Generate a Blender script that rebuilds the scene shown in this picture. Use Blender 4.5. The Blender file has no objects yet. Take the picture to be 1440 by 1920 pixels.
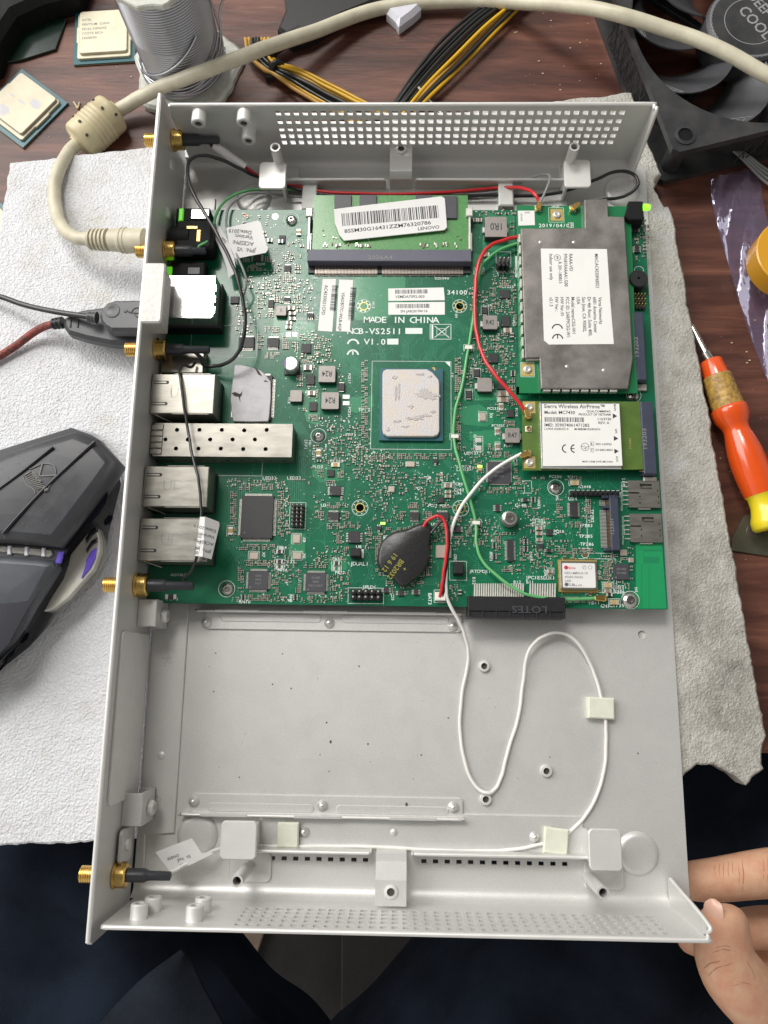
import bpy, bmesh, math, random
from math import sin, cos, pi, radians, sqrt, atan2
from mathutils import Vector, Matrix, Euler
S = 0.001                       # everything below is written in millimetres
random.seed(7)
scn = bpy.context.scene
COL = scn.collection
# ---------------------------------------------------------------- camera, world, lights, exposure
CAM = Vector((105.913, 119.309, 331.501)); ROT = (0.2075, 0.0202, 0.0146); F = 1463.5
cam = bpy.data.objects.new('camera', bpy.data.cameras.new('camera')); COL.objects.link(cam)
cam.location = CAM*S; cam.rotation_euler = ROT
cam.data.sensor_fit = 'VERTICAL'; cam.data.sensor_height = 24.0; cam.data.lens = F*24.0/1920
cam.data.clip_start = 0.01; cam.data.clip_end = 20
scn.camera = cam
w = bpy.data.worlds.new('World'); scn.world = w; w.use_nodes = True
wn = w.node_tree.nodes; wl = w.node_tree.links; bg = wn['Background']   # a plain room: darker ceiling, lighter walls, lightest towards the window side
wt = wn.new('ShaderNodeTexCoord'); ws = wn.new('ShaderNodeSeparateXYZ'); wl.new(wt.outputs['Generated'], ws.inputs[0])
wz = wn.new('ShaderNodeMapRange'); wz.interpolation_type = 'SMOOTHSTEP'; wz.inputs[1].default_value = 0.35; wz.inputs[2].default_value = 0.95; wz.inputs[3].default_value = 0.62; wz.inputs[4].default_value = 0.15; wl.new(ws.outputs['Z'], wz.inputs[0])
wx = wn.new('ShaderNodeMapRange'); wx.inputs[1].default_value = -1; wx.inputs[2].default_value = 1; wx.inputs[3].default_value = 1.35; wx.inputs[4].default_value = 0.65; wl.new(ws.outputs['X'], wx.inputs[0])
wm = wn.new('ShaderNodeMath'); wm.operation = 'MULTIPLY'; wl.new(wz.outputs[0], wm.inputs[0]); wl.new(wx.outputs[0], wm.inputs[1]); wl.new(wm.outputs[0], bg.inputs[1])
bg.inputs[0].default_value = (1.0, 0.965, 0.92, 1)
def area(name, loc, target, sx, sy, power, col):
    l = bpy.data.lights.new(name, 'AREA'); l.shape = 'RECTANGLE'; l.size = sx; l.size_y = sy; l.energy = power; l.color = col
    o = bpy.data.objects.new(name, l); COL.objects.link(o); o.location = Vector(loc)*S
    o.rotation_euler = (Vector(target)-Vector(loc)).to_track_quat('-Z', 'Y').to_euler()
    return o
area('ceiling_panel_light', (-270, 1130, 1500), (90, 220, 0), 0.46, 0.40, 14, (1.0, 0.97, 0.92))
area('window_light', (-1350, 1000, 1250), (100, 200, 0), 1.6, 1.6, 44, (1.0, 0.985, 0.96))
scn.view_settings.view_transform = 'Standard'; scn.view_settings.look = 'None'
scn.view_settings.exposure = 0.0; scn.view_settings.gamma = 1.0; scn.view_settings.use_curve_mapping = False
# ---------------------------------------------------------------- helpers
CR = Euler(ROT, 'XYZ').to_matrix()
def U(px, py, z):
    d = CR @ Vector(((px-720)/F, -(py-960)/F, -1)); t = (z-CAM.z)/d.z
    p = CAM+d*t; return (p.x, p.y)
def V(px, py, z): a = U(px, py, z); return Vector((a[0], a[1], z))
def UY(px, py, y):
    d = CR @ Vector(((px-720)/F, -(py-960)/F, -1)); return CAM+d*((y-CAM.y)/d.y)
def RP(cx, cy, w, h, z):
    a = U(cx-w/2, cy-h/2, z); b = U(cx+w/2, cy+h/2, z); c = U(cx, cy, z)
    hw = (b[0]-a[0])/2; hh = (a[1]-b[1])/2
    return c[0]-hw, c[0]+hw, c[1]-hh, c[1]+hh
def rgb(r, g, b, k=1.0):
    f = lambda c: ((c/255)/12.92 if c/255 <= 0.04045 else ((c/255+0.055)/1.055)**2.4)*k
    return (f(r), f(g), f(b), 1)
MATS = {}
def mat(name, col, rough=0.5, metal=0.0, bump=None, var=None, coat=0.0, emit=None, trans=0.0, alpha=1.0, stretch=(1, 1, 1), spec=0.5, ior=None, rvar=0.0):
    m = bpy.data.materials.new(name); m.use_nodes = True; nt = m.node_tree; N = nt.nodes; L = nt.links
    p = N['Principled BSDF']; p.inputs['Base Color'].default_value = col; p.inputs['Roughness'].default_value = rough
    p.inputs['Metallic'].default_value = metal; p.inputs['Coat Weight'].default_value = coat; p.inputs['Coat Roughness'].default_value = 0.12
    p.inputs['Specular IOR Level'].default_value = spec
    if trans: p.inputs['Transmission Weight'].default_value = trans
    if ior: p.inputs['IOR'].default_value = ior
    if alpha < 1: p.inputs['Alpha'].default_value = alpha
    if emit: p.inputs['Emission Color'].default_value = emit[0]; p.inputs['Emission Strength'].default_value = emit[1]
    tc = N.new('ShaderNodeTexCoord'); mp = N.new('ShaderNodeMapping'); mp.inputs['Scale'].default_value = [1000*s for s in stretch]
    L.new(tc.outputs['Object'], mp.inputs['Vector'])
    if var:      # (size mm, amount, second colour or None)
        n = N.new('ShaderNodeTexNoise'); n.inputs['Scale'].default_value = 1/var[0]; n.inputs['Detail'].default_value = 5; n.inputs['Roughness'].default_value = 0.62
        L.new(mp.outputs['Vector'], n.inputs['Vector'])
        r = N.new('ShaderNodeValToRGB'); c2 = var[2] if len(var) > 2 and var[2] else tuple([c*(1-var[1]) for c in col[:3]])+(1,)
        r.color_ramp.elements[0].position = 0.35; r.color_ramp.elements[1].position = 0.65
        r.color_ramp.elements[0].color = c2; r.color_ramp.elements[1].color = col
        L.new(n.outputs['Fac'], r.inputs['Fac']); L.new(r.outputs['Color'], p.inputs['Base Color'])
        if rvar:
            mr = N.new('ShaderNodeMapRange'); mr.inputs[3].default_value = rough-rvar; mr.inputs[4].default_value = rough+rvar
            L.new(n.outputs['Fac'], mr.inputs[0]); L.new(mr.outputs[0], p.inputs['Roughness'])
    if bump:     # (size mm, height mm)
        n = N.new('ShaderNodeTexNoise'); n.inputs['Scale'].default_value = 1/bump[0]; n.inputs['Detail'].default_value = 3
        L.new(mp.outputs['Vector'], n.inputs['Vector'])
        b = N.new('ShaderNodeBump'); b.inputs['Strength'].default_value = 1.0; b.inputs['Distance'].default_value = bump[1]*S
        L.new(n.outputs['Fac'], b.inputs['Height']); L.new(b.outputs['Normal'], p.inputs['Normal'])
    MATS[name] = m; return m
def inset(poly, b):
    n = len(poly); out = []
    for i in range(n):
        p0, p1, p2 = poly[i-1], poly[i], poly[(i+1) % n]
        e1 = Vector((p1[0]-p0[0], p1[1]-p0[1])); e2 = Vector((p2[0]-p1[0], p2[1]-p1[1]))
        if e1.length < 1e-9 or e2.length < 1e-9: out.append(p1); continue
        e1.normalize(); e2.normalize(); n1 = Vector((-e1.y, e1.x)); n2 = Vector((-e2.y, e2.x))
        m = n1+n2; d = max(0.35, m.dot(m)/2); out.append((p1[0]+m.x*b/d, p1[1]+m.y*b/d))
    return out
def ccw(poly):
    a = sum(poly[i-1][0]*poly[i][1]-poly[i][0]*poly[i-1][1] for i in range(len(poly)))
    return list(poly) if a > 0 else list(poly)[::-1]
def rrect(x0, x1, y0, y1, r, n=5):
    out = []
    for cx, cy, a in ((x1-r, y1-r, 0), (x0+r, y1-r, 90), (x0+r, y0+r, 180), (x1-r, y0+r, 270)):
        for i in range(n+1):
            t = radians(a+90*i/n); out.append((cx+r*cos(t), cy+r*sin(t)))
    return out
def circ(cx, cy, r, n=24): return [(cx+r*cos(2*pi*i/n), cy+r*sin(2*pi*i/n)) for i in range(n)]
def spline(pts, res=6):
    P = [Vector(p) for p in pts]; out = []
    if len(P) < 3: return P
    for i in range(len(P)-1):
        p0 = P[i-1] if i else P[0]*2-P[1]; p1, p2 = P[i], P[i+1]; p3 = P[i+2] if i+2 < len(P) else P[-1]*2-P[-2]
        for k in range(res):
            t = k/res
            out.append(0.5*((2*p1)+(p2-p0)*t+(2*p0-5*p1+4*p2-p3)*t*t+(3*p1-p0-3*p2+p3)*t**3))
    out.append(P[-1]); return out
ORG = {}
class MB:
    def __init__(s): s.v = []; s.f = []; s.m = []; s.s = []; s.mi = 0; s.T = None
    def add(s, vs, fs, smooth=False):
        o = len(s.v)
        s.v += [(s.T @ Vector(v)) if s.T else Vector(v) for v in vs]
        for f in fs: s.f.append([o+i for i in f]); s.m.append(s.mi); s.s.append(smooth)
        return s
    def prism(s, poly, z0, z1, b=0, smooth=False, bottom=True):
        poly = ccw(poly); n = len(poly); vs = [(x, y, z0) for x, y in poly]
        rings = [poly]; zz = [z1-b if b else z1]
        if b: rings += [inset(poly, b)]; zz += [z1]
        for R, z in zip(rings, zz): vs += [(x, y, z) for x, y in R]
        fs = []
        for k in range(len(rings)):
            for i in range(n): j = (i+1) % n; fs.append([k*n+i, k*n+j, (k+1)*n+j, (k+1)*n+i])
        s.add(vs, fs, smooth)
        t = [(x, y, zz[-1]) for x, y in rings[-1]]; s.add(t, [list(range(n))])
        if bottom: s.add([(x, y, z0) for x, y in poly], [list(range(n))[::-1]])
        return s
    def box(s, x0, x1, y0, y1, z0, z1, b=0):
        return s.prism([(x0, y0), (x1, y0), (x1, y1), (x0, y1)], z0, z1, b)
    def flat(s, poly, z): poly = ccw(poly); return s.add([(x, y, z) for x, y in poly], [list(range(len(poly)))])
    def line(s, pts, wd, z):
        P = [Vector((p[0], p[1])) for p in pts]; n = len(P); vs = []
        for i in range(n):
            a = P[max(0, i-1)]; c = P[min(n-1, i+1)]; d = (c-a)
            if d.length < 1e-9: d = Vector((1, 0))
            d.normalize(); q = Vector((-d.y, d.x))*wd/2; vs += [(P[i].x+q.x, P[i].y+q.y, z), (P[i].x-q.x, P[i].y-q.y, z)]
        return s.add(vs, [[2*i, 2*i+1, 2*i+3, 2*i+2] for i in range(n-1)])
    def ring(s, cx, cy, r, wd, z, n=36): return s.line([(cx+r*cos(2*pi*i/n), cy+r*sin(2*pi*i/n)) for i in range(n+1)], wd, z)
    def rectline(s, x0, x1, y0, y1, wd, z):
        for a, b in (((x0-wd/2, y0), (x1+wd/2, y0)), ((x1, y0), (x1, y1)), ((x1+wd/2, y1), (x0-wd/2, y1)), ((x0, y1), (x0, y0))): s.line([a, b], wd, z)
        return s
    def lathe(s, prof, org, ax=(0, 0, 1), n=24, sharp=True, caps=True):
        ax = Vector(ax).normalized(); q = ax.to_track_quat('Z', 'Y').to_matrix(); org = Vector(org)
        def R(r, h): return [org+q @ Vector((r*cos(2*pi*i/n), r*sin(2*pi*i/n), h)) for i in range(n)]
        segs = [(prof[i], prof[i+1]) for i in range(len(prof)-1)]
        if sharp:
            for a, b in segs:
                s.add(R(*a)+R(*b), [[i, (i+1) % n, n+(i+1) % n, n+i] for i in range(n)], True)
        else:
            vs = []; fs = []
            for k, a in enumerate(prof): vs += R(*a)
            for k in range(len(prof)-1): fs += [[k*n+i, k*n+(i+1) % n, (k+1)*n+(i+1) % n, (k+1)*n+i] for i in range(n)]
            s.add(vs, fs, True)
        if caps:
            if prof[0][0] > 1e-6: s.add(R(*prof[0]), [list(range(n))[::-1]])
            if prof[-1][0] > 1e-6: s.add(R(*prof[-1]), [list(range(n))])
        return s
    def rod(s, a, b, r0, r1=None, n=16):
        a = Vector(a); b = Vector(b); return s.lathe([(r0, 0), (r0 if r1 is None else r1, (b-a).length)], a, b-a, n)
    def cyl(s, cx, cy, r, z0, z1, n=24, b=0):
        return s.lathe([(r, 0), (r, z1-z0-b)]+([(r-b, z1-z0)] if b else []), (cx, cy, z0), (0, 0, 1), n)
    def tube(s, pts, r, n=10, res=6, smooth=True, flatz=None):
        P = spline(pts, res); jw = [random.uniform(0, 6.3) for _ in range(4)]
        if not callable(r) and len(P) > 40 and not s.T: P = [p+Vector((sin(i*0.55+jw[0])+0.6*sin(i*1.3+jw[1]), sin(i*0.47+jw[2])+0.6*sin(i*1.2+jw[3]), 0))*min(0.16, r*0.13) for i, p in enumerate(P)]
        rr = r if callable(r) else (lambda t: r)
        T = [(P[min(i+1, len(P)-1)]-P[max(i-1, 0)]).normalized() for i in range(len(P))]
        up = Vector((0, 0, 1)) if abs(T[0].z) < 0.9 else Vector((1, 0, 0)); N0 = T[0].cross(up).normalized(); vs = []; fs = []
        for i, p in enumerate(P):
            N0 = (N0-T[i]*N0.dot(T[i])).normalized(); B = T[i].cross(N0); ra = rr(i/(len(P)-1))
            vs += [p+N0*cos(2*pi*k/n)*ra+B*sin(2*pi*k/n)*ra for k in range(n)]
        for i in range(len(P)-1): fs += [[i*n+k, i*n+(k+1) % n, (i+1)*n+(k+1) % n, (i+1)*n+k] for k in range(n)]
        s.add(vs, fs, smooth); m = len(P)-1
        s.add(vs[:n] if not s.T else [], [list(range(n))[::-1]] if not s.T else []); s.add(vs[m*n:] if not s.T else [], [list(range(n))] if not s.T else [])
        return s
    def text(s, t, x, y, z, h, rot=0, al='L', sx=1.0, wd=None):
        vs, fs, W = glyphs(t); k = h/0.70; kx = k*sx if wd is None else wd/max(W, 1e-6)
        ox = {'L': 0, 'C': -W/2, 'M': -W/2, 'R': -W}[al]; c, q = cos(radians(rot)), sin(radians(rot)); out = []
        for a, b in vs:
            u = (a+ox)*kx; v = b*k-(h/2 if al == 'C' else 0); out.append((x+u*c-v*q, y+u*q+v*c, z))
        return s.add(out, fs)
    def mono(s, t, x, y, z, h, rot=0):
        c, q = cos(radians(rot)), sin(radians(rot))
        for i, ch in enumerate(t):
            if ch != ' ': u = (i+0.45)*0.88*h; s.text(ch, x+u*c, y+u*q, z, h, rot, 'M', sx=1.0 if ch in 'MWNO' else 1.08)
        return s
    def build(s, name, mats, parent=None, label=None):
        if not isinstance(mats, (list, tuple)): mats = [mats]
        me = bpy.data.meshes.new(name); o = bpy.data.objects.new(name, me)
        if parent is not None: org = ORG[parent.name]
        else:
            xs = [v.x for v in s.v]; ys = [v.y for v in s.v]; zs = [v.z for v in s.v]
            org = Vector(((min(xs)+max(xs))/2, (min(ys)+max(ys))/2, min(zs)))
        me.from_pydata([tuple((v-org)*S) for v in s.v], [], s.f)
        for m in mats: me.materials.append(MATS[m])
        me.polygons.foreach_set('material_index', s.m); me.polygons.foreach_set('use_smooth', s.s); me.update()
        COL.objects.link(o); ORG[o.name] = org
        if parent is not None: o.parent = parent
        else: o.location = org*S
        if label: o['label'] = label
        return o
GC = {}
def glyphs(t):
    if t in GC: return GC[t]
    cu = bpy.data.curves.new('t', 'FONT'); cu.body = t; cu.resolution_u = 2; cu.offset = 0.014; ob = bpy.data.objects.new('t', cu)
    me = ob.to_mesh(); vs = [(v.co.x, v.co.y) for v in me.vertices]; fs = [list(p.vertices) for p in me.polygons]
    ob.to_mesh_clear(); bpy.data.objects.remove(ob); bpy.data.curves.remove(cu)
    x0 = min([v[0] for v in vs] or [0]); W = max([v[0] for v in vs] or [1])-x0
    GC[t] = ([(a-x0, b) for a, b in vs], fs, W); return GC[t]
def thing(name, label, cat, loc, group=None):
    o = bpy.data.objects.new(name, None); o.empty_display_size = 0.005; COL.objects.link(o); o.location = Vector(loc)*S; ORG[o.name] = Vector(loc)
    o['label'] = label; o['category'] = cat
    if group: o['group'] = group
    return o
def tag(o, label, cat, group=None):
    o['label'] = label; o['category'] = cat
    if group: o['group'] = group
    return o
def kind(o, k): o['kind'] = k; return o
def gridplate(mb, xs, ys, skip, mp, holes=()):
    """flat plate with square holes (skip(i,j)) and round holes (cx,cy,r); mp(u,v,w): w 0 front, 1 back"""
    xs = sorted(set(round(x, 4) for x in xs)); ys = sorted(set(round(y, 4) for y in ys)); sq = [(a, b, r, r*1.35) for a, b, r in holes]
    xs = sorted(set(xs+[round(a+k, 4) for a, b, r, q in sq for k in (-q, q)])); ys = sorted(set(ys+[round(b+k, 4) for a, b, r, q in sq for k in (-q, q)]))
    def st(i, j):
        if i < 0 or j < 0 or i >= len(xs)-1 or j >= len(ys)-1: return 1
        u, v = (xs[i]+xs[i+1])/2, (ys[j]+ys[j+1])/2
        if skip(u, v): return 1
        for a, b, r, q in sq:
            if abs(u-a) < q and abs(v-b) < q: return 2
        return 0
    for i in range(len(xs)-1):
        for j in range(len(ys)-1):
            if st(i, j): continue
            a, b, c, d = xs[i], xs[i+1], ys[j], ys[j+1]
            f = [(a, c), (b, c), (b, d), (a, d)]
            mb.add([mp(u, v, 0) for u, v in f], [[0, 1, 2, 3]]); mb.add([mp(u, v, 1) for u, v in f], [[3, 2, 1, 0]])
            for di, dj, e in ((-1, 0, ((a, c), (a, d))), (1, 0, ((b, d), (b, c))), (0, -1, ((b, c), (a, c))), (0, 1, ((a, d), (b, d)))):
                if st(i+di, j+dj) == 1:
                    (u0, v0), (u1, v1) = e; mb.add([mp(u0, v0, 0), mp(u1, v1, 0), mp(u1, v1, 1), mp(u0, v0, 1)], [[0, 1, 2, 3]])
    for a, b, r, q in sq:
        n = 32
        def sp(t):
            c, d = cos(t), sin(t); k = q/max(abs(c), abs(d)); return (a+c*k, b+d*k)
        for k in range(n):
            t0, t1 = 2*pi*k/n+pi/4, 2*pi*(k+1)/n+pi/4; i0 = (a+r*cos(t0), b+r*sin(t0)); i1 = (a+r*cos(t1), b+r*sin(t1)); o0, o1 = sp(t0), sp(t1)
            for w_ in (0, 1): mb.add([mp(*i0, w_), mp(*o0, w_), mp(*o1, w_), mp(*i1, w_)], [[0, 1, 2, 3]])
            mb.add([mp(*i0, 0), mp(*i1, 0), mp(*i1, 1), mp(*i0, 1)], [[0, 1, 2, 3]])
# ---------------------------------------------------------------- materials
mat('case_metal', (0.685, 0.68, 0.66, 1), 0.46, 0.50, bump=(0.45, 0.035), var=(0.55, 0.10), rvar=0.05)
mat('case_bright', (0.76, 0.755, 0.73, 1), 0.36, 0.45, bump=(0.5, 0.012), var=(8, 0.06))
mat('shroud_metal', (0.60, 0.59, 0.56, 1), 0.55, 0.3, bump=(0.6, 0.05), var=(2, 0.15))
mat('case_print', (0.30, 0.30, 0.30, 1), 0.6)
mat('plated_steel', (0.50, 0.49, 0.45, 1), 0.28, 0.9, bump=(1.2, 0.012), var=(6, 0.15), rvar=0.08)
mat('cage_steel', (0.38, 0.365, 0.325, 1), 0.34, 0.85, bump=(2, 0.015), var=(3, 0.22), stretch=(0.3, 1, 1), rvar=0.08)
mat('mirror_steel', (0.80, 0.80, 0.79, 1), 0.16, 0.9, var=(6, 0.08))
mat('dull_shield', (0.34, 0.32, 0.30, 1), 0.38, 0.75, bump=(0.8, 0.03), var=(12, 0.38), rvar=0.1)
mat('solder', (0.70, 0.69, 0.63, 1), 0.34, 0.55, var=(1, 0.15))
mat('solder_small', (0.50, 0.50, 0.44, 1), 0.34, 0.5)
mat('solder_dot', (0.62, 0.68, 0.60, 1), 0.4, 0.35)
mat('contact_bronze', (0.30, 0.26, 0.23, 1), 0.35, 0.8)
mat('gold', (0.83, 0.56, 0.18, 1), 0.26, 1.0, bump=(0.4, 0.02), var=(1.5, 0.2))
mat('dull_gold', (0.62, 0.46, 0.17, 1), 0.4, 0.7)
mat('rivet_steel', (0.70, 0.70, 0.68, 1), 0.3, 0.7)
mat('black_matte', (0.010, 0.010, 0.011, 1), 0.65, spec=0.2)
mat('screw_steel', (0.55, 0.53, 0.50, 1), 0.22, 1.0)
mat('pcb_green', (0.005, 0.150, 0.068, 1), 0.36, 0.0, bump=(0.55, 0.05), var=(30, 0.3, (0.003, 0.100, 0.052, 1)), coat=0.3, spec=0.3)
mat('pcb_pour', (0.010, 0.205, 0.085, 1), 0.36, 0.0, bump=(0.6, 0.02), coat=0.3)
mat('pcb_bright', (0.010, 0.27, 0.095, 1), 0.36, 0.0, bump=(0.6, 0.015), coat=0.3)
mat('trace', (0.035, 0.27, 0.150, 1), 0.38, 0.0)
mat('pcb_edge', (0.02, 0.16, 0.07, 1), 0.6)
mat('wifi_pcb', (0.008, 0.19, 0.065, 1), 0.32, 0.0, bump=(0.8, 0.02), coat=0.4)
mat('lte_pcb', (0.095, 0.17, 0.030, 1), 0.36, 0.0, bump=(0.8, 0.02), var=(6, 0.2), coat=0.3)
mat('ram_pcb', (0.045, 0.23, 0.055, 1), 0.38, 0.0, bump=(0.9, 0.10), var=(1.4, 0.25, (0.09, 0.26, 0.07, 1)), coat=0.3)
mat('silk', (0.72, 0.80, 0.76, 1), 0.5)
mat('chip_black', (0.028, 0.028, 0.031, 1), 0.48, bump=(0.25, 0.01), var=(2, 0.2))
mat('chip_grey', (0.055, 0.055, 0.065, 1), 0.42, bump=(0.3, 0.008), var=(3, 0.15))
mat('chip_mark', (0.17, 0.17, 0.17, 1), 0.6)
mat('inductor_top', (0.31, 0.285, 0.265, 1), 0.42, 0.3, bump=(0.5, 0.01), var=(2, 0.12))
mat('inductor_side', (0.045, 0.045, 0.045, 1), 0.5, 0.2)  # sides coloured dark for the shade below the lit tops
mat('cap_tan', (0.26, 0.19, 0.13, 1), 0.42, var=(1, 0.2))
mat('cap_yellow', (0.50, 0.36, 0.13, 1), 0.42, var=(1, 0.2))
mat('res_black', (0.03, 0.03, 0.03, 1), 0.35)
mat('crystal', (0.58, 0.50, 0.42, 1), 0.32, 0.6)
mat('white_ceramic', (0.75, 0.74, 0.66, 1), 0.45)
mat('connector_blue', (0.045, 0.052, 0.085, 1), 0.42, bump=(0.6, 0.01), var=(4, 0.15))
mat('ram_socket', (0.10, 0.10, 0.14, 1), 0.45, bump=(0.6, 0.01), var=(5, 0.12))
mat('black_plastic', (0.014, 0.014, 0.016, 1), 0.42, bump=(0.5, 0.015), var=(3, 0.3))
mat('black_gloss', (0.014, 0.014, 0.016, 1), 0.34, bump=(3.0, 0.12), var=(0.6, 0.6, (0.03, 0.03, 0.03, 1)))
mat('paper', (0.74, 0.73, 0.72, 1), 0.6, bump=(3, 0.02), var=(9, 0.05))
mat('paper_bright', (0.80, 0.80, 0.77, 1), 0.5, var=(9, 0.04))
mat('ink', (0.03, 0.035, 0.04, 1), 0.6)
mat('ink_and_stamp_shade', (0.20, 0.20, 0.20, 1), 0.6)
mat('ink_red', (0.55, 0.03, 0.05, 1), 0.5)
mat('yellow_print', (0.25, 0.24, 0.03, 1), 0.6)
mat('led_green', (0.25, 0.9, 0.05, 1), 0.4, emit=((0.25, 1.0, 0.03, 1), 1.6))
mat('led_lime', (0.6, 0.9, 0.2, 1), 0.4, emit=((0.5, 1.0, 0.12, 1), 1.1))
mat('green_plastic', (0.10, 0.5, 0.03, 1), 0.3, emit=((0.2, 1.0, 0.02, 1), 0.35))
mat('wire_green', (0.11, 0.40, 0.14, 1), 0.35, spec=0.6)
mat('wire_red', (0.56, 0.020, 0.025, 1), 0.32, spec=0.6)
mat('wire_white', (0.76, 0.75, 0.72, 1), 0.35, spec=0.6)
mat('wire_grey', (0.24, 0.25, 0.25, 1), 0.35)
mat('wire_black', (0.014, 0.015, 0.015, 1), 0.3, spec=0.6)
mat('shrink_black', (0.035, 0.038, 0.045, 1), 0.42, bump=(0.8, 0.08))
mat('foam_clip', (0.70, 0.72, 0.60, 1), 0.6, bump=(0.4, 0.04), var=(4, 0.1))
mat('foam_clip_white', (0.66, 0.67, 0.64, 1), 0.6, bump=(0.4, 0.04), var=(4, 0.1))
mat('substrate_teal', (0.010, 0.10, 0.125, 1), 0.35, coat=0.3)
mat('paste_dry', (0.50, 0.48, 0.49, 1), 0.7, bump=(0.5, 0.5), var=(1.2, 0.3, (0.58, 0.52, 0.47, 1)))
mat('spreader', (0.60, 0.535, 0.47, 1), 0.5, 0.2, bump=(0.55, 0.16), var=(5, 0.2, (0.55, 0.54, 0.56, 1)))
mat('ihs_cream', (0.60, 0.56, 0.42, 1), 0.40, 0.3, bump=(2, 0.02), var=(9, 0.12))
mat('ihs_dark', (0.46, 0.42, 0.32, 1), 0.4, 0.3, var=(9, 0.12))
mat('thermal_pad', (0.47, 0.46, 0.48, 1), 0.45, 0.1, bump=(5, 0.2), var=(6, 0.12))
mat('cable_beige', (0.60, 0.565, 0.43, 1), 0.42, bump=(2, 0.03), var=(8, 0.14, (0.50, 0.46, 0.35, 1)))
mat('ferrite_beige', (0.60, 0.53, 0.33, 1), 0.45, bump=(2, 0.03), var=(9, 0.16, (0.50, 0.43, 0.27, 1)))
mat('solder_wire', (0.50, 0.51, 0.54, 1), 0.28, 1.0, var=(25, 0.15))
mat('melted_plastic', (0.60, 0.62, 0.58, 1), 0.4, bump=(5, 0.5), var=(9, 0.25, (0.42, 0.43, 0.36, 1)), spec=0.6)
mat('psu_yellow', (0.66, 0.38, 0.015, 1), 0.35); mat('psu_orange', (0.55, 0.30, 0.06, 1), 0.38)
mat('fan_black', (0.020, 0.021, 0.024, 1), 0.42, bump=(1.5, 0.03), var=(12, 0.5, (0.045, 0.045, 0.045, 1)))
mat('fan_blade', (0.075, 0.077, 0.084, 1), 0.38, bump=(3, 0.02), var=(12, 0.3))
mat('fan_hatch', (0.28, 0.28, 0.29, 1), 0.3)
mat('orange_grip', (0.75, 0.085, 0.008, 1), 0.22, coat=0.4, var=(30, 0.15), spec=0.6)
mat('yellow_grip', (0.75, 0.60, 0.02, 1), 0.25, coat=0.3)
mat('dirty_tape', (0.50, 0.31, 0.06, 1), 0.45, bump=(2, 0.25), var=(2.2, 0.5, (0.22, 0.12, 0.04, 1)))
mat('amber_tape', (0.62, 0.31, 0.02, 1), 0.25, coat=0.5)
mat('olive_plate', (0.10, 0.095, 0.065, 1), 0.45, 0.4, var=(8, 0.25))
mat('mouse_black', (0.050, 0.053, 0.060, 1), 0.38, bump=(0.3, 0.02), var=(9, 0.25, (0.036, 0.038, 0.043, 1)), rvar=0.16)
mat('mouse_grey', (0.075, 0.083, 0.095, 1), 0.42, bump=(0.4, 0.02), var=(14, 0.2))
mat('mouse_dark', (0.010, 0.011, 0.018, 1), 0.25)
mat('mouse_chrome', (0.50, 0.51, 0.52, 1), 0.16, 0.85, var=(14, 0.15))
mat('mouse_vent', (0.22, 0.21, 0.19, 1), 0.4, 0.3, bump=(0.8, 0.1), var=(1.5, 0.4))
mat('mouse_cream', (0.60, 0.58, 0.52, 1), 0.3, 0.3)
mat('mouse_purple', (0.08, 0.05, 0.34, 1), 0.2, emit=((0.25, 0.15, 1.0, 1), 0.12))
mat('mouse_logo', (0.20, 0.195, 0.18, 1), 0.6)
mat('usb_black', (0.062, 0.066, 0.072, 1), 0.36, bump=(1.5, 0.02), var=(6, 0.2))
mat('braid', (0.03, 0.035, 0.035, 1), 0.6, var=(1.1, 0.5, (0.38, 0.05, 0.03, 1)), bump=(0.5, 0.2))
mat('skin', (0.61, 0.375, 0.24, 1), 0.52, bump=(0.38, 0.16), var=(7, 0.2, (0.56, 0.28, 0.18, 1)), spec=0.35, rvar=0.08)
MATS['skin'].node_tree.nodes['Principled BSDF'].inputs['Subsurface Weight'].default_value = 0.12
MATS['skin'].node_tree.nodes['Principled BSDF'].inputs['Subsurface Radius'].default_value = (0.006, 0.002, 0.001)
mat('skin_crease', (0.40, 0.19, 0.12, 1), 0.6)
mat('scuff', (0.42, 0.42, 0.41, 1), 0.5)
mat('nail', (0.62, 0.38, 0.29, 1), 0.3)
mat('navy_cloth', (0.014, 0.020, 0.033, 1), 0.95, bump=(0.8, 0.3), var=(40, 0.5), spec=0.1)
mat('grey_cloth', (0.018, 0.023, 0.032, 1), 0.95, bump=(0.8, 0.3), var=(25, 0.4), spec=0.1)
mat('dark_floor', (0.022, 0.020, 0.019, 1), 0.5, var=(60, 0.5), bump=(4, 0.3))
mat('pale_card', (0.22, 0.16, 0.12, 1), 0.6, var=(30, 0.3))
mat('crumb', (0.55, 0.45, 0.28, 1), 0.6)
mat('translucent_white', (0.62, 0.62, 0.68, 1), 0.3, bump=(4, 0.2))
mat('dark_green_board', (0.006, 0.022, 0.014, 1), 0.2, var=(4, 0.4), coat=0.5)
mat('black_junk', (0.004, 0.005, 0.005, 1), 0.6, bump=(6, 0.5), spec=0.2)
m = mat('purple_film', (0.5, 0.5, 0.6, 1), 0.2); nt = m.node_tree; N = nt.nodes; L = nt.links
tb = N.new('ShaderNodeBsdfTransparent'); tb.inputs[0].default_value = (0.92, 0.89, 0.98, 1); gl = N.new('ShaderNodeBsdfGlossy'); gl.inputs['Roughness'].default_value = 0.12; gl.inputs['Color'].default_value = (0.8, 0.8, 1, 1)
df = N.new('ShaderNodeBsdfDiffuse'); df.inputs[0].default_value = (0.42, 0.38, 0.55, 1); m1 = N.new('ShaderNodeMixShader'); m1.inputs[0].default_value = 0.09; m2 = N.new('ShaderNodeMixShader'); m2.inputs[0].default_value = 0.07
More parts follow.
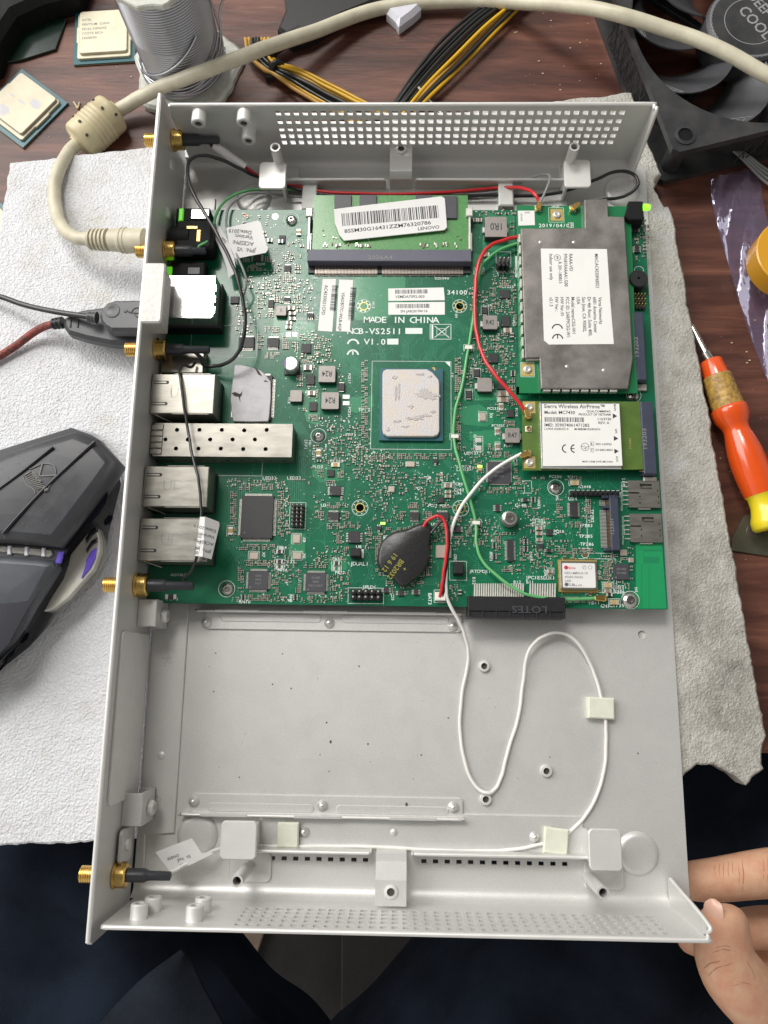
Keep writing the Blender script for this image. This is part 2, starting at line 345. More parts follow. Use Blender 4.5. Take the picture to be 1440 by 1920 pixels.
nz = N.new('ShaderNodeTexNoise'); nz.inputs['Scale'].default_value = 90; tcn = N.new('ShaderNodeTexCoord'); L.new(tcn.outputs['Object'], nz.inputs['Vector']); bp = N.new('ShaderNodeBump'); bp.inputs['Distance'].default_value = 0.0006; L.new(nz.outputs['Fac'], bp.inputs['Height']); L.new(bp.outputs['Normal'], gl.inputs['Normal'])
L.new(tb.outputs[0], m1.inputs[1]); L.new(df.outputs[0], m1.inputs[2]); L.new(m1.outputs[0], m2.inputs[1]); L.new(gl.outputs[0], m2.inputs[2]); L.new(m2.outputs[0], N['Material Output'].inputs['Surface'])
mat('dirt_and_hole_shade', (0.06, 0.05, 0.04, 1), 0.8)  # real dirt, and the shade inside holes and dimples put into colour
mat('pink_plastic', (0.75, 0.62, 0.57, 1), 0.5)
mat('copper_dot', (0.42, 0.13, 0.06, 1), 0.35, 0.6)
mat('cap_can', (0.70, 0.70, 0.70, 1), 0.28, 0.8); mat('purple_ink', (0.30, 0.10, 0.45, 1), 0.5)
# smudges and wear on the case show in its gloss, and a little in its tone
for nm in ('case_metal', 'case_bright'):
    nt = MATS[nm].node_tree; N = nt.nodes; L = nt.links; p = N['Principled BSDF']; mp = [n for n in N if n.type == 'MAPPING'][0]
    n = N.new('ShaderNodeTexNoise'); n.inputs['Scale'].default_value = 1/14; n.inputs['Detail'].default_value = 7; n.inputs['Roughness'].default_value = 0.7; n.inputs['Distortion'].default_value = 0.8; L.new(mp.outputs['Vector'], n.inputs['Vector'])
    mr = N.new('ShaderNodeMapRange'); mr.inputs[1].default_value = 0.3; mr.inputs[2].default_value = 0.7; mr.inputs[3].default_value = 0.44; mr.inputs[4].default_value = 0.50; L.new(n.outputs['Fac'], mr.inputs[0]); L.new(mr.outputs[0], p.inputs['Roughness'])
    src = p.inputs['Base Color'].links[0].from_socket; mx_ = N.new('ShaderNodeMixRGB'); mx_.blend_type = 'MULTIPLY'; mx_.inputs[0].default_value = 1.0; L.new(src, mx_.inputs[1])
    r = N.new('ShaderNodeValToRGB'); r.color_ramp.elements[0].position = 0.38; r.color_ramp.elements[0].color = (0.98, 0.98, 0.985, 1); r.color_ramp.elements[1].position = 0.6; r.color_ramp.elements[1].color = (1, 1, 1, 1); L.new(n.outputs['Fac'], r.inputs['Fac']); L.new(r.outputs['Color'], mx_.inputs[2]); L.new(mx_.outputs[0], p.inputs['Base Color'])
# wood: streaks along x
m = mat('wood', (0.2, 0.08, 0.05, 1), 0.42, bump=None); nt = m.node_tree; N = nt.nodes; L = nt.links; p = N['Principled BSDF']
tc = N.new('ShaderNodeTexCoord'); mp = N.new('ShaderNodeMapping'); mp.inputs['Scale'].default_value = (5, 42, 10); mp.inputs['Rotation'].default_value = (0, 0, -0.03)
n1 = N.new('ShaderNodeTexNoise'); n1.inputs['Scale'].default_value = 1.6; n1.inputs['Detail'].default_value = 9; n1.inputs['Roughness'].default_value = 0.66; n1.inputs['Distortion'].default_value = 0.7
n2 = N.new('ShaderNodeTexNoise'); n2.inputs['Scale'].default_value = 9; n2.inputs['Detail'].default_value = 6; n2.inputs['Roughness'].default_value = 0.7
L.new(tc.outputs['Object'], mp.inputs['Vector']); L.new(mp.outputs['Vector'], n1.inputs['Vector']); L.new(mp.outputs['Vector'], n2.inputs['Vector'])
r = N.new('ShaderNodeValToRGB'); e = r.color_ramp.elements; e[0].position = 0.30; e[0].color = (0.035, 0.012, 0.009, 1); e[1].position = 0.72; e[1].color = (0.215, 0.088, 0.054, 1)
x = e.new(0.46); x.color = (0.078, 0.027, 0.018, 1); x = e.new(0.58); x.color = (0.14, 0.052, 0.033, 1)
mx = N.new('ShaderNodeMath'); mx.operation = 'MULTIPLY_ADD'; mx.inputs[1].default_value = 0.22; L.new(n2.outputs['Fac'], mx.inputs[0])
sb = N.new('ShaderNodeMath'); sb.operation = 'SUBTRACT'; sb.inputs[1].default_value = 0.11; L.new(n1.outputs['Fac'], sb.inputs[0]); L.new(sb.outputs[0], mx.inputs[2])
L.new(mx.outputs[0], r.inputs['Fac']); L.new(r.outputs['Color'], p.inputs['Base Color'])
b = N.new('ShaderNodeBump'); b.inputs['Distance'].default_value = 0.0002; L.new(n2.outputs['Fac'], b.inputs['Height']); L.new(b.outputs['Normal'], p.inputs['Normal'])
# foam: crinkled cells, colour darkened to the right for fading light and grime, dirt spots
m = mat('foam', (0.80, 0.80, 0.80, 1), 0.42); nt = m.node_tree; N = nt.nodes; L = nt.links; p = N['Principled BSDF']
tc = N.new('ShaderNodeTexCoord'); mp = N.new('ShaderNodeMapping'); mp.inputs['Scale'].default_value = (1000, 1000, 1000); L.new(tc.outputs['Object'], mp.inputs['Vector'])
v = N.new('ShaderNodeTexVoronoi'); v.feature = 'SMOOTH_F1'; v.inputs['Scale'].default_value = 1.0; n0 = N.new('ShaderNodeTexNoise'); n0.inputs['Scale'].default_value = 0.8; n0.inputs['Detail'].default_value = 4
mxv = N.new('ShaderNodeMixRGB'); mxv.inputs[0].default_value = 0.3; L.new(mp.outputs['Vector'], mxv.inputs[1]); L.new(n0.outputs['Color'], mxv.inputs[2]); L.new(mp.outputs['Vector'], n0.inputs['Vector'])
mm = N.new('ShaderNodeVectorMath'); mm.operation = 'MULTIPLY_ADD'; mm.inputs[1].default_value = (1.6, 1.6, 1.6); L.new(n0.outputs['Color'], mm.inputs[0]); L.new(mp.outputs['Vector'], mm.inputs[2]); L.new(mm.outputs[0], v.inputs['Vector'])
b = N.new('ShaderNodeBump'); b.inputs['Distance'].default_value = 0.0005; L.new(v.outputs['Distance'], b.inputs['Height'])
b2 = N.new('ShaderNodeBump'); b2.inputs['Distance'].default_value = 0.0008; n3 = N.new('ShaderNodeTexNoise'); n3.inputs['Scale'].default_value = 0.09; n3.inputs['Detail'].default_value = 5; L.new(mp.outputs['Vector'], n3.inputs['Vector'])
L.new(n3.outputs['Fac'], b2.inputs['Height']); L.new(b.outputs['Normal'], b2.inputs['Normal']); L.new(b2.outputs['Normal'], p.inputs['Normal'])
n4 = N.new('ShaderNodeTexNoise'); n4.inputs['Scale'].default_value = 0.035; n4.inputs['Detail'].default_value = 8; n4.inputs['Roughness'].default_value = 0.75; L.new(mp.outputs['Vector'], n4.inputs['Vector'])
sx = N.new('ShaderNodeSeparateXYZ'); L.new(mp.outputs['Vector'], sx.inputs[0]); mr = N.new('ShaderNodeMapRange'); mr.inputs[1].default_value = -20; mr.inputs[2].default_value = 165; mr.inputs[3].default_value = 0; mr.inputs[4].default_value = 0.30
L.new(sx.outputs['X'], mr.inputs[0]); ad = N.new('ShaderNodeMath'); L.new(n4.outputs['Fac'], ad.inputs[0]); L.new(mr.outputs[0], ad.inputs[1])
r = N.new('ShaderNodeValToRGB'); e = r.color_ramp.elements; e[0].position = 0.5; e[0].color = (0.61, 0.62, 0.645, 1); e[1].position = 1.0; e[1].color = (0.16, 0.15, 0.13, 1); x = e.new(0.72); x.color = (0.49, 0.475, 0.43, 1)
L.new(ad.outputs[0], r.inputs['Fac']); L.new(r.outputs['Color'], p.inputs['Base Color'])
# ================================================================ the setting: table top, floor
TZ = -12.0
t = MB(); t.box(-330, 430, 90, 700, TZ-25, TZ, 1.5); kind(t.build('table_top', 'wood'), 'structure')
t = MB(); t.box(-900, 1100, -900, 900, -460, -450); kind(t.build('floor', 'dark_floor'), 'structure')
# ================================================================ foam sheet under the case
def jag(a, b, amp, step=1.6):
    a = Vector(a); b = Vector(b); d = b-a; n = max(1, int(d.length/step)); q = Vector((-d.y, d.x)).normalized(); o = []; off = 0
    for i in range(n):
        off = off*0.7+random.uniform(-amp, amp); o.append(tuple(a+d*i/n+q*(off if i else 0)))
    return o
right = [(1185, 172), (1200, 205), (1216, 269), (1234, 311), (1241, 326), (1228, 337), (1227, 353), (1236, 369), (1246, 386), (1254, 386), (1262, 405), (1271, 461), (1283, 519), (1292, 578), (1297, 601), (1309, 664), (1320, 734), (1334, 799), (1348, 892), (1362, 965), (1376, 1038), (1385, 1094), (1400, 1180), (1420, 1290), (1432, 1340), (1438, 1380), (1430, 1405), (1433, 1442), (1411, 1458), (1400, 1473), (1378, 1453), (1340, 1433), (1308, 1433), (1281, 1457)]
cor = [U(18, 303, -1)]+[U(x, y, -1) for x, y in right]+[U(600, 1540, -1), U(180, 1578, -1), U(0, 1586, -1), (-95, 48)]
poly = []
for i in range(len(cor)): poly += jag(cor[i], cor[(i+1) % len(cor)], 0.35 if i > 0 else 0.3)
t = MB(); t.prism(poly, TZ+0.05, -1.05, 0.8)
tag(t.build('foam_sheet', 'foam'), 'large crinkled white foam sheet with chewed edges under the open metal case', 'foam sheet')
# ================================================================ the open case
W = 219.8; H = 40.0; Y0 = 33.3; Y1 = 359.4
CH = thing('router_case', 'open silver sheet metal case with perforated side walls, lying on white foam', 'case', (110, 190, -1.0))
def P(mb, name, m, label=None, parent=None): return mb.build(name, m, parent or CH, label)
id3 = lambda x, y, w_: (x, y, 0.0 if w_ == 0 else -1.0)
vents = []
a = U(511, 1609, 0); b = U(1059, 1621, 0); vy = a[1]; nv = 26
for i in range(nv): vents.append(a[0]+(b[0]-a[0])*i/(nv-1))
gap = (U(703, 1600, 0)[0], U(776, 1600, 0)[0])
vents = [x for x in vents if not gap[0] < x < gap[1]]
hs = [(*U(1204, 1190, 0), 1.7)]
t = MB(); gridplate(t, [1, W]+[x+k for x in vents for k in (-1.05, 1.05)], [Y0+2, Y1-2, vy-0.75, vy+0.75], lambda u, v: abs(v-vy) < 0.7 and any(abs(u-x) < 1.0 for x in vents), id3, hs)
P(t, 'floor_plate', 'case_metal')
# perforated side walls with a rolled foot
rows = []
for yy in (212, 228, 242, 255, 267): rows.append(UY(840, yy, Y1).z)
xa = UY(521, 212, Y1).x; xb = UY(1166, 212, Y1).x; nc = 39; xs = [xa+(xb-xa)*i/(nc-1) for i in range(nc)]
WX = W-8.5
def wall(y, sgn, name):
    t = MB(); hw = 1.25
    def skip(u, v):
        for r_ in rows:
            if abs(v-r_) < hw*0.9:
                for x in xs:
                    if abs(u-x) < hw*0.95: return True
        return False
    gridplate(t, [3, WX]+[x+k for x in xs for k in (-hw, hw)], [5.0, H-1]+[r_+k for r_ in rows for k in (-hw, hw)], skip, lambda u, v, w_: (u, y+(0 if w_ == 0 else sgn*1.2), v))
    R = 5.0; prof = [(y-sgn*R+sgn*R*sin(radians(a_)), R-R*cos(radians(a_))) for a_ in range(0, 91, 10)]
    vs = []
    for yy, zz in prof: vs += [(1.2, yy, zz+0.02), (WX, yy, zz+0.02)]
    t.add(vs, [[2*i, 2*i+1, 2*i+3, 2*i+2] for i in range(len(prof)-1)], True)
    P(t, name, 'case_metal')
    l = MB(); l.tube([(4, y+sgn*0.6, H-1), (60, y+sgn*0.6, H-1), (150, y+sgn*0.6, H-1), (WX-4, y+sgn*0.6, H-1), (WX+0.5, y+sgn*0.5, H-1.4)], 0.85, 8); P(l, 'rolled_lip', 'case_bright')
    # triangular end flange
    f = MB(); yz = [(0, 1.0), (0, H-5), (-1.5, H-1.5), (-5, H-0.5), (-10.5, 3), (-10.5, 1)]
    vs = [(WX, y+sgn*p_[0], p_[1]) for p_ in yz]; n = len(vs)
    vs2 = [(x_+1.1, y_, z_) for x_, y_, z_ in vs]
    f.add(vs+vs2, [list(range(n)), [n+i for i in range(n)][::-1]]+[[i, (i+1) % n, n+(i+1) % n, n+i] for i in range(n)])
    P(f, 'end_flange', 'case_metal')
    f = MB(); f.tube([(WX+0.5, y+sgn*0.5, 4), (WX+0.5, y+sgn*0.5, H-6), (WX+0.5, y+sgn*0.5, H-1.4), (WX+0.5, y-sgn*1.8, H-1.0), (WX+0.5, y-sgn*5, H-0.6), (WX+0.5, y-sgn*10.4, 3.2)], 0.75, 8); P(f, 'flange_lip', 'case_bright')
wall(Y1, 1, 'perforated_wall'); wall(Y0, -1, 'perforated_wall')
# faceplate along the left
t = MB()
fp = [(Y0-6, 4), (Y0-6.5, H-2), (Y0-4, H), (Y1+4, H), (Y1+6.5, H-2), (Y1+6.5, 4), (Y1+2, 0), (Y0-2, 0)]
n = len(fp); vs = [(-1.6, y, z) for y, z in fp]+[(0, y, z) for y, z in fp]
t.add(vs, [list(range(n)), [n+i for i in range(n)][::-1]]+[[i, (i+1) % n, n+(i+1) % n, n+i] for i in range(n)]); P(t, 'faceplate', 'case_metal')
t = MB(); t.tube([(-0.8, Y0-5.5, H-0.6), (-0.8, 120, H-0.2), (-0.8, 240, H-0.2), (-0.8, Y1+5.5, H-0.6)], 0.95, 8); P(t, 'faceplate_lip', 'case_bright')
# blanking cover of the expansion slot, on the inside of the faceplate
ya = UY(0, 0, 100); y_t = U(270, 1190, 6)[1]; y_b = U(240, 1490, 6)[1]
t = MB(); pl = rrect(y_b, y_t, 3.5, 35, 2.5)
vs = [(0.05, y, z) for y, z in pl]+[(1.0, y, z) for y, z in pl]; n = len(pl)
t.add(vs, [[n+i for i in range(n)]]+[[i, (i+1) % n, n+(i+1) % n, n+i] for i in range(n)]); P(t, 'slot_cover', 'case_bright')
# raised left flange lying on the floor
fx = U(350, 1200, 1)[0]
fl = [(1.2, U(0, 1165, 1)[1]+3), (fx, U(350, 1140, 1)[1]), (fx, U(330, 1562, 1)[1]), (U(272, 1566, 1)[0], U(272, 1566, 1)[1]), (U(270, 1640, 1)[0], U(270, 1640, 1)[1]), (1.2, U(0, 1640, 1)[1])]
fl = [(1.2, 340), (fx, 340)]+[fl[2], fl[3], fl[4], fl[5]]
t = MB(); t.prism(fl, 0.02, 1.2, 0.3, bottom=False); P(t, 'mounting_flange', 'case_metal')
for px, py, r_ in ((313, 1240, 2.3), (292, 1502, 2.3)):
    t = MB(); q = V(px, py, 1.24)
    for k in range(26):
        a_ = random.uniform(0, 2*pi); rr_ = r_*sqrt(random.random()); c = (q.x+rr_*cos(a_), q.y+rr_*sin(a_)); t.line([(c[0]-0.3, c[1]), (c[0]+random.uniform(0.1, 0.5), c[1]+random.uniform(-0.3, 0.3))], 0.13, 1.24)
    P(t, 'weld_mark', 'case_print')
t = MB(); q = V(303, 1417, 1.2); t.lathe([(1.7, 0), (1.4, 0.25), (0.4, 0.35), (0, 0.35)], q, n=24, sharp=False, caps=False); P(t, 'dimple', 'case_metal')
# folded faceplate tabs with screws
def tab(px, py, dy):
    q = V(px, py, 14)
    t = MB(); t.box(1.2, 7.5, q.y-dy/2, q.y+dy/2, 2, 2.9, 0.3); t.box(6.6, 7.6, q.y-dy/2, q.y+dy/2, 2, 17, 0.3); t.box(0, 7.6, q.y-dy/2, q.y+dy/2, 17, 18, 0.3)
    P(t, 'folded_tab', 'case_metal')
    s_ = MB(); s_.lathe([(3.0, 0), (3.0, 1.1), (2.5, 2.1), (1.2, 2.2), (1.2, 1.2), (0, 1.2)], (7.7, q.y-0.5, 9), (1, 0, 0), 20); P(s_, 'case_screw', 'case_bright')
tab(262, 1150, 11); tab(232, 1515, 12)
t = MB(); q = V(225, 1583, 16); t.prism(rrect(q.y-6, q.y+6, 10, 22, 2), 0, 1.2); t.v = [Vector((1.2+(v.z), v.x, v.y)) for v in t.v]; t.f = [f[::-1] for f in t.f]; P(t, 'reinforcing_plate', 'case_metal')
t = MB(); t.lathe([(2.4, 0), (2.2, 0.9), (1.2, 1.1), (0, 1.1)], (2.4, q.y, 16), (1, 0, 0), 16); P(t, 'case_screw', 'case_bright')
# bosses on the side walls
def boss(px, py, y, s_, L_=6.0, z=None):
    q = UY(px, py, y-s_*L_)
    t = MB(); t.lathe([(3.1, 0), (3.1, L_-0.4), (2.7, L_), (1.6, L_), (1.6, L_-2.5)], (q.x, y, q.z), (0, -s_, 0), 24); t.mi = 1; t.lathe([(1.62, L_-0.8), (0, L_-0.8)], (q.x, y, q.z), (0, -s_, 0), 16, caps=False); P(t, 'threaded_boss', ['case_bright', 'dirt_and_hole_shade'])
for px, py in ((372, 233), (457, 232), (466, 265)): boss(px, py, Y1, 1)
for px, py in ((262, 1693), (288, 1681), (366, 1697), (382, 1682)): boss(px, py, Y0, -1, 5)
# screws on the inside of the faceplate
for px, py, z in ((331, 310, 20), (307, 400, 20)):
    q = V(px, py, z); t = MB(); t.lathe([(2.6, 0), (2.4, 0.8), (1.0, 1.2), (0, 1.2)], (0, q.y, z), (1, 0, 0), 16); P(t, 'case_screw', 'case_bright')
# slider rails, one by each side wall
def rail(top):
    s_ = 1 if top else -1
    if top: x0, x1 = U(500, 340, 6)[0], U(1100, 340, 6)[0]; yv = V(700, 337, 7.5).y; tabs = ((487, 535, 303, 353), (1057, 1109, 299, 351)); cen = (728, 776, 249, 335)
    else: x0, x1 = U(440, 1600, 6)[0], U(1140, 1600, 6)[0]; yv = V(700, 1600, 7.5).y; tabs = ((415, 479, 1539, 1613), (1103, 1168, 1554, 1634)); cen = (700, 766, 1604, 1699)
    t = MB(); yb_ = yv-s_*14
    t.box(x0+8, x1-8, min(yb_, yv), max(yb_, yv), 0.02, 1.1, 0.3)
    c0 = U(cen[0], (cen[2]+cen[3])/2, 12)[0]; c1 = U(cen[1], (cen[2]+cen[3])/2, 12)[0]
    for a_, b_ in ((x0+8, c0-1), (c1+1, x1-8)): t.box(a_, b_, yv-0.5, yv+0.5, 0.5, 7.5, 0.2)
    P(t, 'slide_rail', 'case_metal')
    l = MB()
    for a_, b_ in ((x0+8, c0-2), (c1+2, x1-8)): l.tube([(a_, yv, 7.6), (a_+5, yv, 7.6), (b_-5, yv, 7.6), (b_, yv, 7.6)], 0.7, 8)
    P(l, 'rail_lip', 'case_bright')
    for a_, b_, c_, d_ in tabs:
        za = 15.0; xx0, yy1 = U(a_, c_, za); xx1, yy0 = U(b_, d_, za)
        k = MB(); k.prism(rrect(xx0, xx1, yy0, yy1, 1.8), za-1.2, za, 0.35)
        nx = xx0+1 if a_ > 800 else xx1-2.1
        k.box(nx, nx+1.1, yy0+2, yy1-2, 1.2, za-1.0); P(k, 'rail_tab', 'case_bright')
        f_ = MB(); f_.prism(rrect(xx0+1, xx1+4, min(yv+s_*2, yv+s_*13), max(yv+s_*2, yv+s_*13), 2), 0.02, 1.15, 0.3); P(f_, 'rail_foot', 'case_metal')
    # bent centre tab with its hole
    k = MB(); yy = [V(740, (cen[2]+cen[3])/2, 10).y]
    pr = [(yv-s_*0.5, 1.1), (yv, 8), (yv+s_*2, 11), (yv+s_*8.5, 12.2), (yv+s_*17.5, 12.6)]
    vs = []
    for y_, z_ in pr: vs += [(c0+0.8, y_, z_), (c1-0.8, y_, z_)]
    m_ = len(pr); vs += [(x_, y_, z_-1) for x_, y_, z_ in vs]
    fs = [[2*i, 2*i+1, 2*i+3, 2*i+2] for i in range(m_-1)]+[[2*m_+2*i, 2*m_+2*i+2, 2*m_+2*i+3, 2*m_+2*i+1] for i in range(m_-1)]
    fs += [[2*i, 2*i+2, 2*m_+2*i+2, 2*m_+2*i] for i in range(m_-1)]+[[2*i+1, 2*m_+2*i+1, 2*m_+2*i+3, 2*i+3] for i in range(m_-1)]+[[2*m_-2, 2*m_-1, 4*m_-1, 4*m_-2]]
    k.add(vs, fs); P(k, 'centre_tab', 'case_metal')
    k = MB(); k.lathe([(2.6, 0), (2.6, 0.5), (1.5, 0.7), (1.5, -0.6)], ((c0+c1)/2, yv+s_*12.5, 12.4), n=20, caps=False)
    k.mi = 1; k.cyl((c0+c1)/2, yv+s_*12.5, 1.5, 12.2, 12.45, 16); P(k, 'threaded_hole', ['case_bright', 'dirt_and_hole_shade'])
rail(True); rail(False)
# hollow posts
for bx, by, tx, ty, h in ((468, 1625, 444, 1652, 24), (1106, 1644, 1131, 1674, 24), (520, 297, 516, 276, 24), (1071, 296, 1077, 275, 24)):
    q = V(tx, ty, h); t = MB(); t.lathe([(2.25, 0), (2.25, h), (1.55, h), (1.55, h-6)], (q.x, q.y, 0.1), n=20, caps=False); t.mi = 1; t.cyl(q.x, q.y, 1.5, h-6.2, h-6, 16); P(t, 'hollow_post', ['case_metal', 'dirt_and_hole_shade'])
# floor stand-offs
for px, py in ((908, 1249), (1025, 1446), (911, 1499)):
    q = V(px, py, 1.5); t = MB(); t.lathe([(2.4, 0), (2.2, 1.5), (1.3, 1.6), (1.3, -0.2)], (q.x, q.y, 0.02), n=20, caps=False); t.mi = 1; t.cyl(q.x, q.y, 1.3, 0.2, 0.4, 16); P(t, 'floor_standoff', ['case_bright', 'dirt_and_hole_shade'])
# raised foot dimples
for px, py in ((370, 1566), (1196, 1601), (476, 372), (1166, 358)):
    q = V(px, py, 0.5); t = MB(); t.lathe([(8.6, -0.3), (8.3, 0.15), (7.7, 0.9), (6.9, 1.35), (6.0, 1.5), (0, 1.5)], (q.x, q.y, 0), n=40, sharp=False, caps=False); P(t, 'foot_dimple', 'case_metal')
# card guide rails on the floor
def guide(pts, flip):
    (x0, y1), (x1, y0) = U(pts[0], pts[1], 0.5), U(pts[2], pts[3], 0.5); s_ = -1 if flip else 1
    t = MB(); t.prism(rrect(x0+3, x1, y0, y1, 1.6), 0.02, 1.0, 0.25); yv = y1 if s_ > 0 else y0
    n_ = 6; seg = (x1-x0)/n_
    t.box(x0, x1, yv-0.45, yv+0.45, 0.5, 4.0, 0.2)
    for i in range(3): t.box(x0+8+i*seg*2, x0+8+i*seg*2+seg*1.0, yv-0.6, yv+0.6, 4.0, 4.9, 0.2)
    P(t, 'card_guide', 'case_metal')
    l = MB(); l.tube([(x0, yv, 4.1), (x0+9, yv, 4.1), (x1-9, yv, 4.1), (x1, yv, 4.1)], 0.55, 8); P(l, 'guide_lip', 'case_bright')
    for a_, b_ in ((0.09, 0.47), (0.55, 0.95)):
        g = MB(); xa_, xb_ = x0+(x1-x0)*a_, x0+(x1-x0)*b_; ym = (y0+y1)/2+s_*1.2
        po = rrect(xa_, xb_, ym-1.7, ym+1.7, 1.4); g.prism(po, 1.0, 1.35, 0.3, bottom=False); g.prism(rrect(xa_+0.9, xb_-0.9, ym-0.9, ym+0.9, 0.8), 1.36, 1.37); P(g, 'guide_rib', 'case_metal')
guide((372, 1146, 866, 1186), False); guide((345, 1487, 868, 1534), True)
for px, py in ((387, 1167), (617, 1168), (848, 1174), (363, 1503), (604, 1511), (850, 1514), (570, 1560), (1003, 1570)):
    q = V(px, py, 1.5); t = MB(); t.lathe([(2.2, 0), (2.0, 0.7), (1.35, 0.75), (1.2, 1.6), (0.6, 2.0), (0, 2.05)], (q.x, q.y, 1.0), n=16, sharp=False, caps=False); P(t, 'rivet', 'rivet_steel')
t = MB(); q = V(738, 1561, 1.2); t.lathe([(1.5, 0), (1.3, 0.25), (0, 0.3)], q, n=16, sharp=False, caps=False); P(t, 'dimple', 'case_metal')
# light scuffs rubbed into the floor plate
t = MB()
for i in range(34):
    q = V(random.uniform(380, 1230), random.uniform(1200, 1470), 0.02); an = random.gauss(0.3, 0.7); l_ = random.uniform(1, 7)
    t.line([(q.x, q.y), (q.x+l_*0.5*cos(an), q.y+l_*0.5*sin(an)), (q.x+l_*cos(an+0.1), q.y+l_*sin(an+0.1))], 0.07, 0.02)
kind(P(t, 'scuff_marks', 'case_bright'), 'stuff')
# specks of dirt on the floor plate
t = MB()
for i in range(46):
    q = V(random.uniform(370, 1250), random.uniform(1190, 1480), 0.03); r_ = random.choice([0.12, 0.15, 0.2, 0.35]); t.flat([(q.x+r_*random.uniform(0.5, 1.4)*cos(a_), q.y+r_*random.uniform(0.5, 1.4)*sin(a_)) for a_ in (0, 1.2, 2.4, 3.6, 4.9)], 0.03)
for px, py, r_ in ((620, 1391, 0.5), (762, 1508, 0.5), (690, 1395, 0.35)): q = V(px, py, 1.4 if py > 1500 else 0.03); t.flat([(q.x+r_*cos(a_), q.y+1.4*r_*sin(a_)) for a_ in (0, 1, 2, 3, 4, 5)], q.z)
kind(P(t, 'dirt_specks', 'dirt_and_hole_shade'), 'stuff')
# bright lip over the USB port and ear plates
x0, x1, y0, y1 = RP(285, 548, 34, 113, H+0.5); t = MB(); t.prism(rrect(x0, x1, y0, y1, 1.5), H-1.5, H+0.6, 0.6); t.box(x0+1, x1-1.2, y0+1, y1-1, H-12, H-1.5); sh_ = P(t, 'port_shroud', 'shroud_metal')
t = MB()
for i in range(120): u, v = random.gauss((x0+x1)/2, (x1-x0)*0.2), random.uniform(y0+1, y1-1); an = random.uniform(0, 3.1); l_ = random.uniform(0.2, 0.9); t.line([(u, v), (u+l_*cos(an), v+l_*sin(an))], 0.12, H+0.615)
kind(t.build('scuff_marks', 'scuff', sh_), 'stuff')
# grounding bracket behind the second antenna socket
x0, x1, y0, y1 = RP(342, 676, 76, 46, 16); t = MB(); t.box(x0, x1, y0, y1, 15, 16, 0.3); t.box(x1-1, x1, y0, y1, 9.7, 15.5); P(t, 'grounding_bracket', 'cage_steel')
# ================================================================ the circuit board
BT = 9.6
BX0, BX1, BY0, BY1 = 0.6, 214.8, 147.6, 328.6
BD = thing('circuit_board', 'large green circuit board with chips and network jacks, screwed into the silver case', 'circuit board', (108, 238, 8.0))
def B(mb, name, m, label=None): return mb.build(name, m, BD, label)
holes = [(*U(px, py, BT), 1.6) for px, py in ((682, 574), (862, 574), (675, 952), (862, 953))]
t = MB(); gridplate(t, [BX0, BX1], [BY0, BY1], lambda u, v: False, lambda x, y, w_: (x, y, BT if w_ == 0 else 8.0), holes); B(t, 'board_substrate', 'pcb_green')
# stand-offs below the board
for px, py in ((546, 411), (597, 817), (425, 1104), (1182, 1125), (1042, 914), (1188, 741)): q = V(px, py, BT); t = MB(); t.cyl(q.x, q.y, 3, 0.02, 7.98, 16); B(t, 'board_spacer', 'case_bright')
Z1 = BT+0.03; Z2 = BT+0.06; Z3 = BT+0.09; ZS = BT+0.12
pour = MB(); bright = MB()
def pp(mb, pts, z): mb.flat([U(x, y, z) for x, y in pts], z)
for pts in ([(622, 548), (700, 500), (730, 500), (760, 520), (760, 560), (725, 600), (665, 600), (665, 560)], [(655, 745), (700, 742), (700, 762), (668, 775), (655, 770)], [(845, 765), (900, 758), (925, 775), (925, 792), (912, 800), (870, 796)],
            [(880, 810), (925, 806), (938, 818), (938, 838), (915, 838), (900, 826), (880, 826)], [(513, 582), (560, 600), (590, 606), (590, 640), (513, 636)], [(560, 730), (600, 735), (600, 800), (575, 790)],
            [(545, 1000), (572, 1000), (572, 1050), (540, 1050)], [(615, 1046), (650, 1046), (650, 1068), (615, 1068)], [(1000, 740), (968, 740), (968, 700), (1000, 700)], [(870, 470), (900, 478), (900, 515), (870, 515)],
            [(905, 400), (965, 400), (965, 470), (905, 470)], [(920, 860), (968, 860), (968, 870), (920, 880)], [(1005, 972), (1032, 972), (1032, 1012), (1005, 1012)], [(870, 730), (990, 724), (990, 748), (870, 752)], [(585, 870), (645, 870), (645, 900), (600, 905), (585, 890)]):
    pour = MB(); pp(pour, pts, Z1); B(pour, 'copper_pour', 'pcb_pour')
for pts in ([(1192, 1019), (1241, 1018), (1250, 1141), (1192, 1141)], [(1100, 880), (1130, 876), (1130, 883), (1100, 886)]):
    bright = MB(); pp(bright, pts, Z1); B(bright, 'antenna_area', 'pcb_bright')
t = MB()
for pts in ([(1196, 1030), (1207, 1030), (1207, 1060), (1203, 1060), (1203, 1142), (1217, 1142), (1217, 1059), (1221, 1059)],): t.line([U(x, y, Z2) for x, y in pts], 0.25, Z2)
pp(t, [(1208, 1044), (1236, 1044), (1236, 1056), (1208, 1056)], Z2); pp(t, [(1208, 1030), (1240, 1030), (1240, 1034), (1208, 1034)], Z2); B(t, 'printed_antenna', 'pcb_pour')
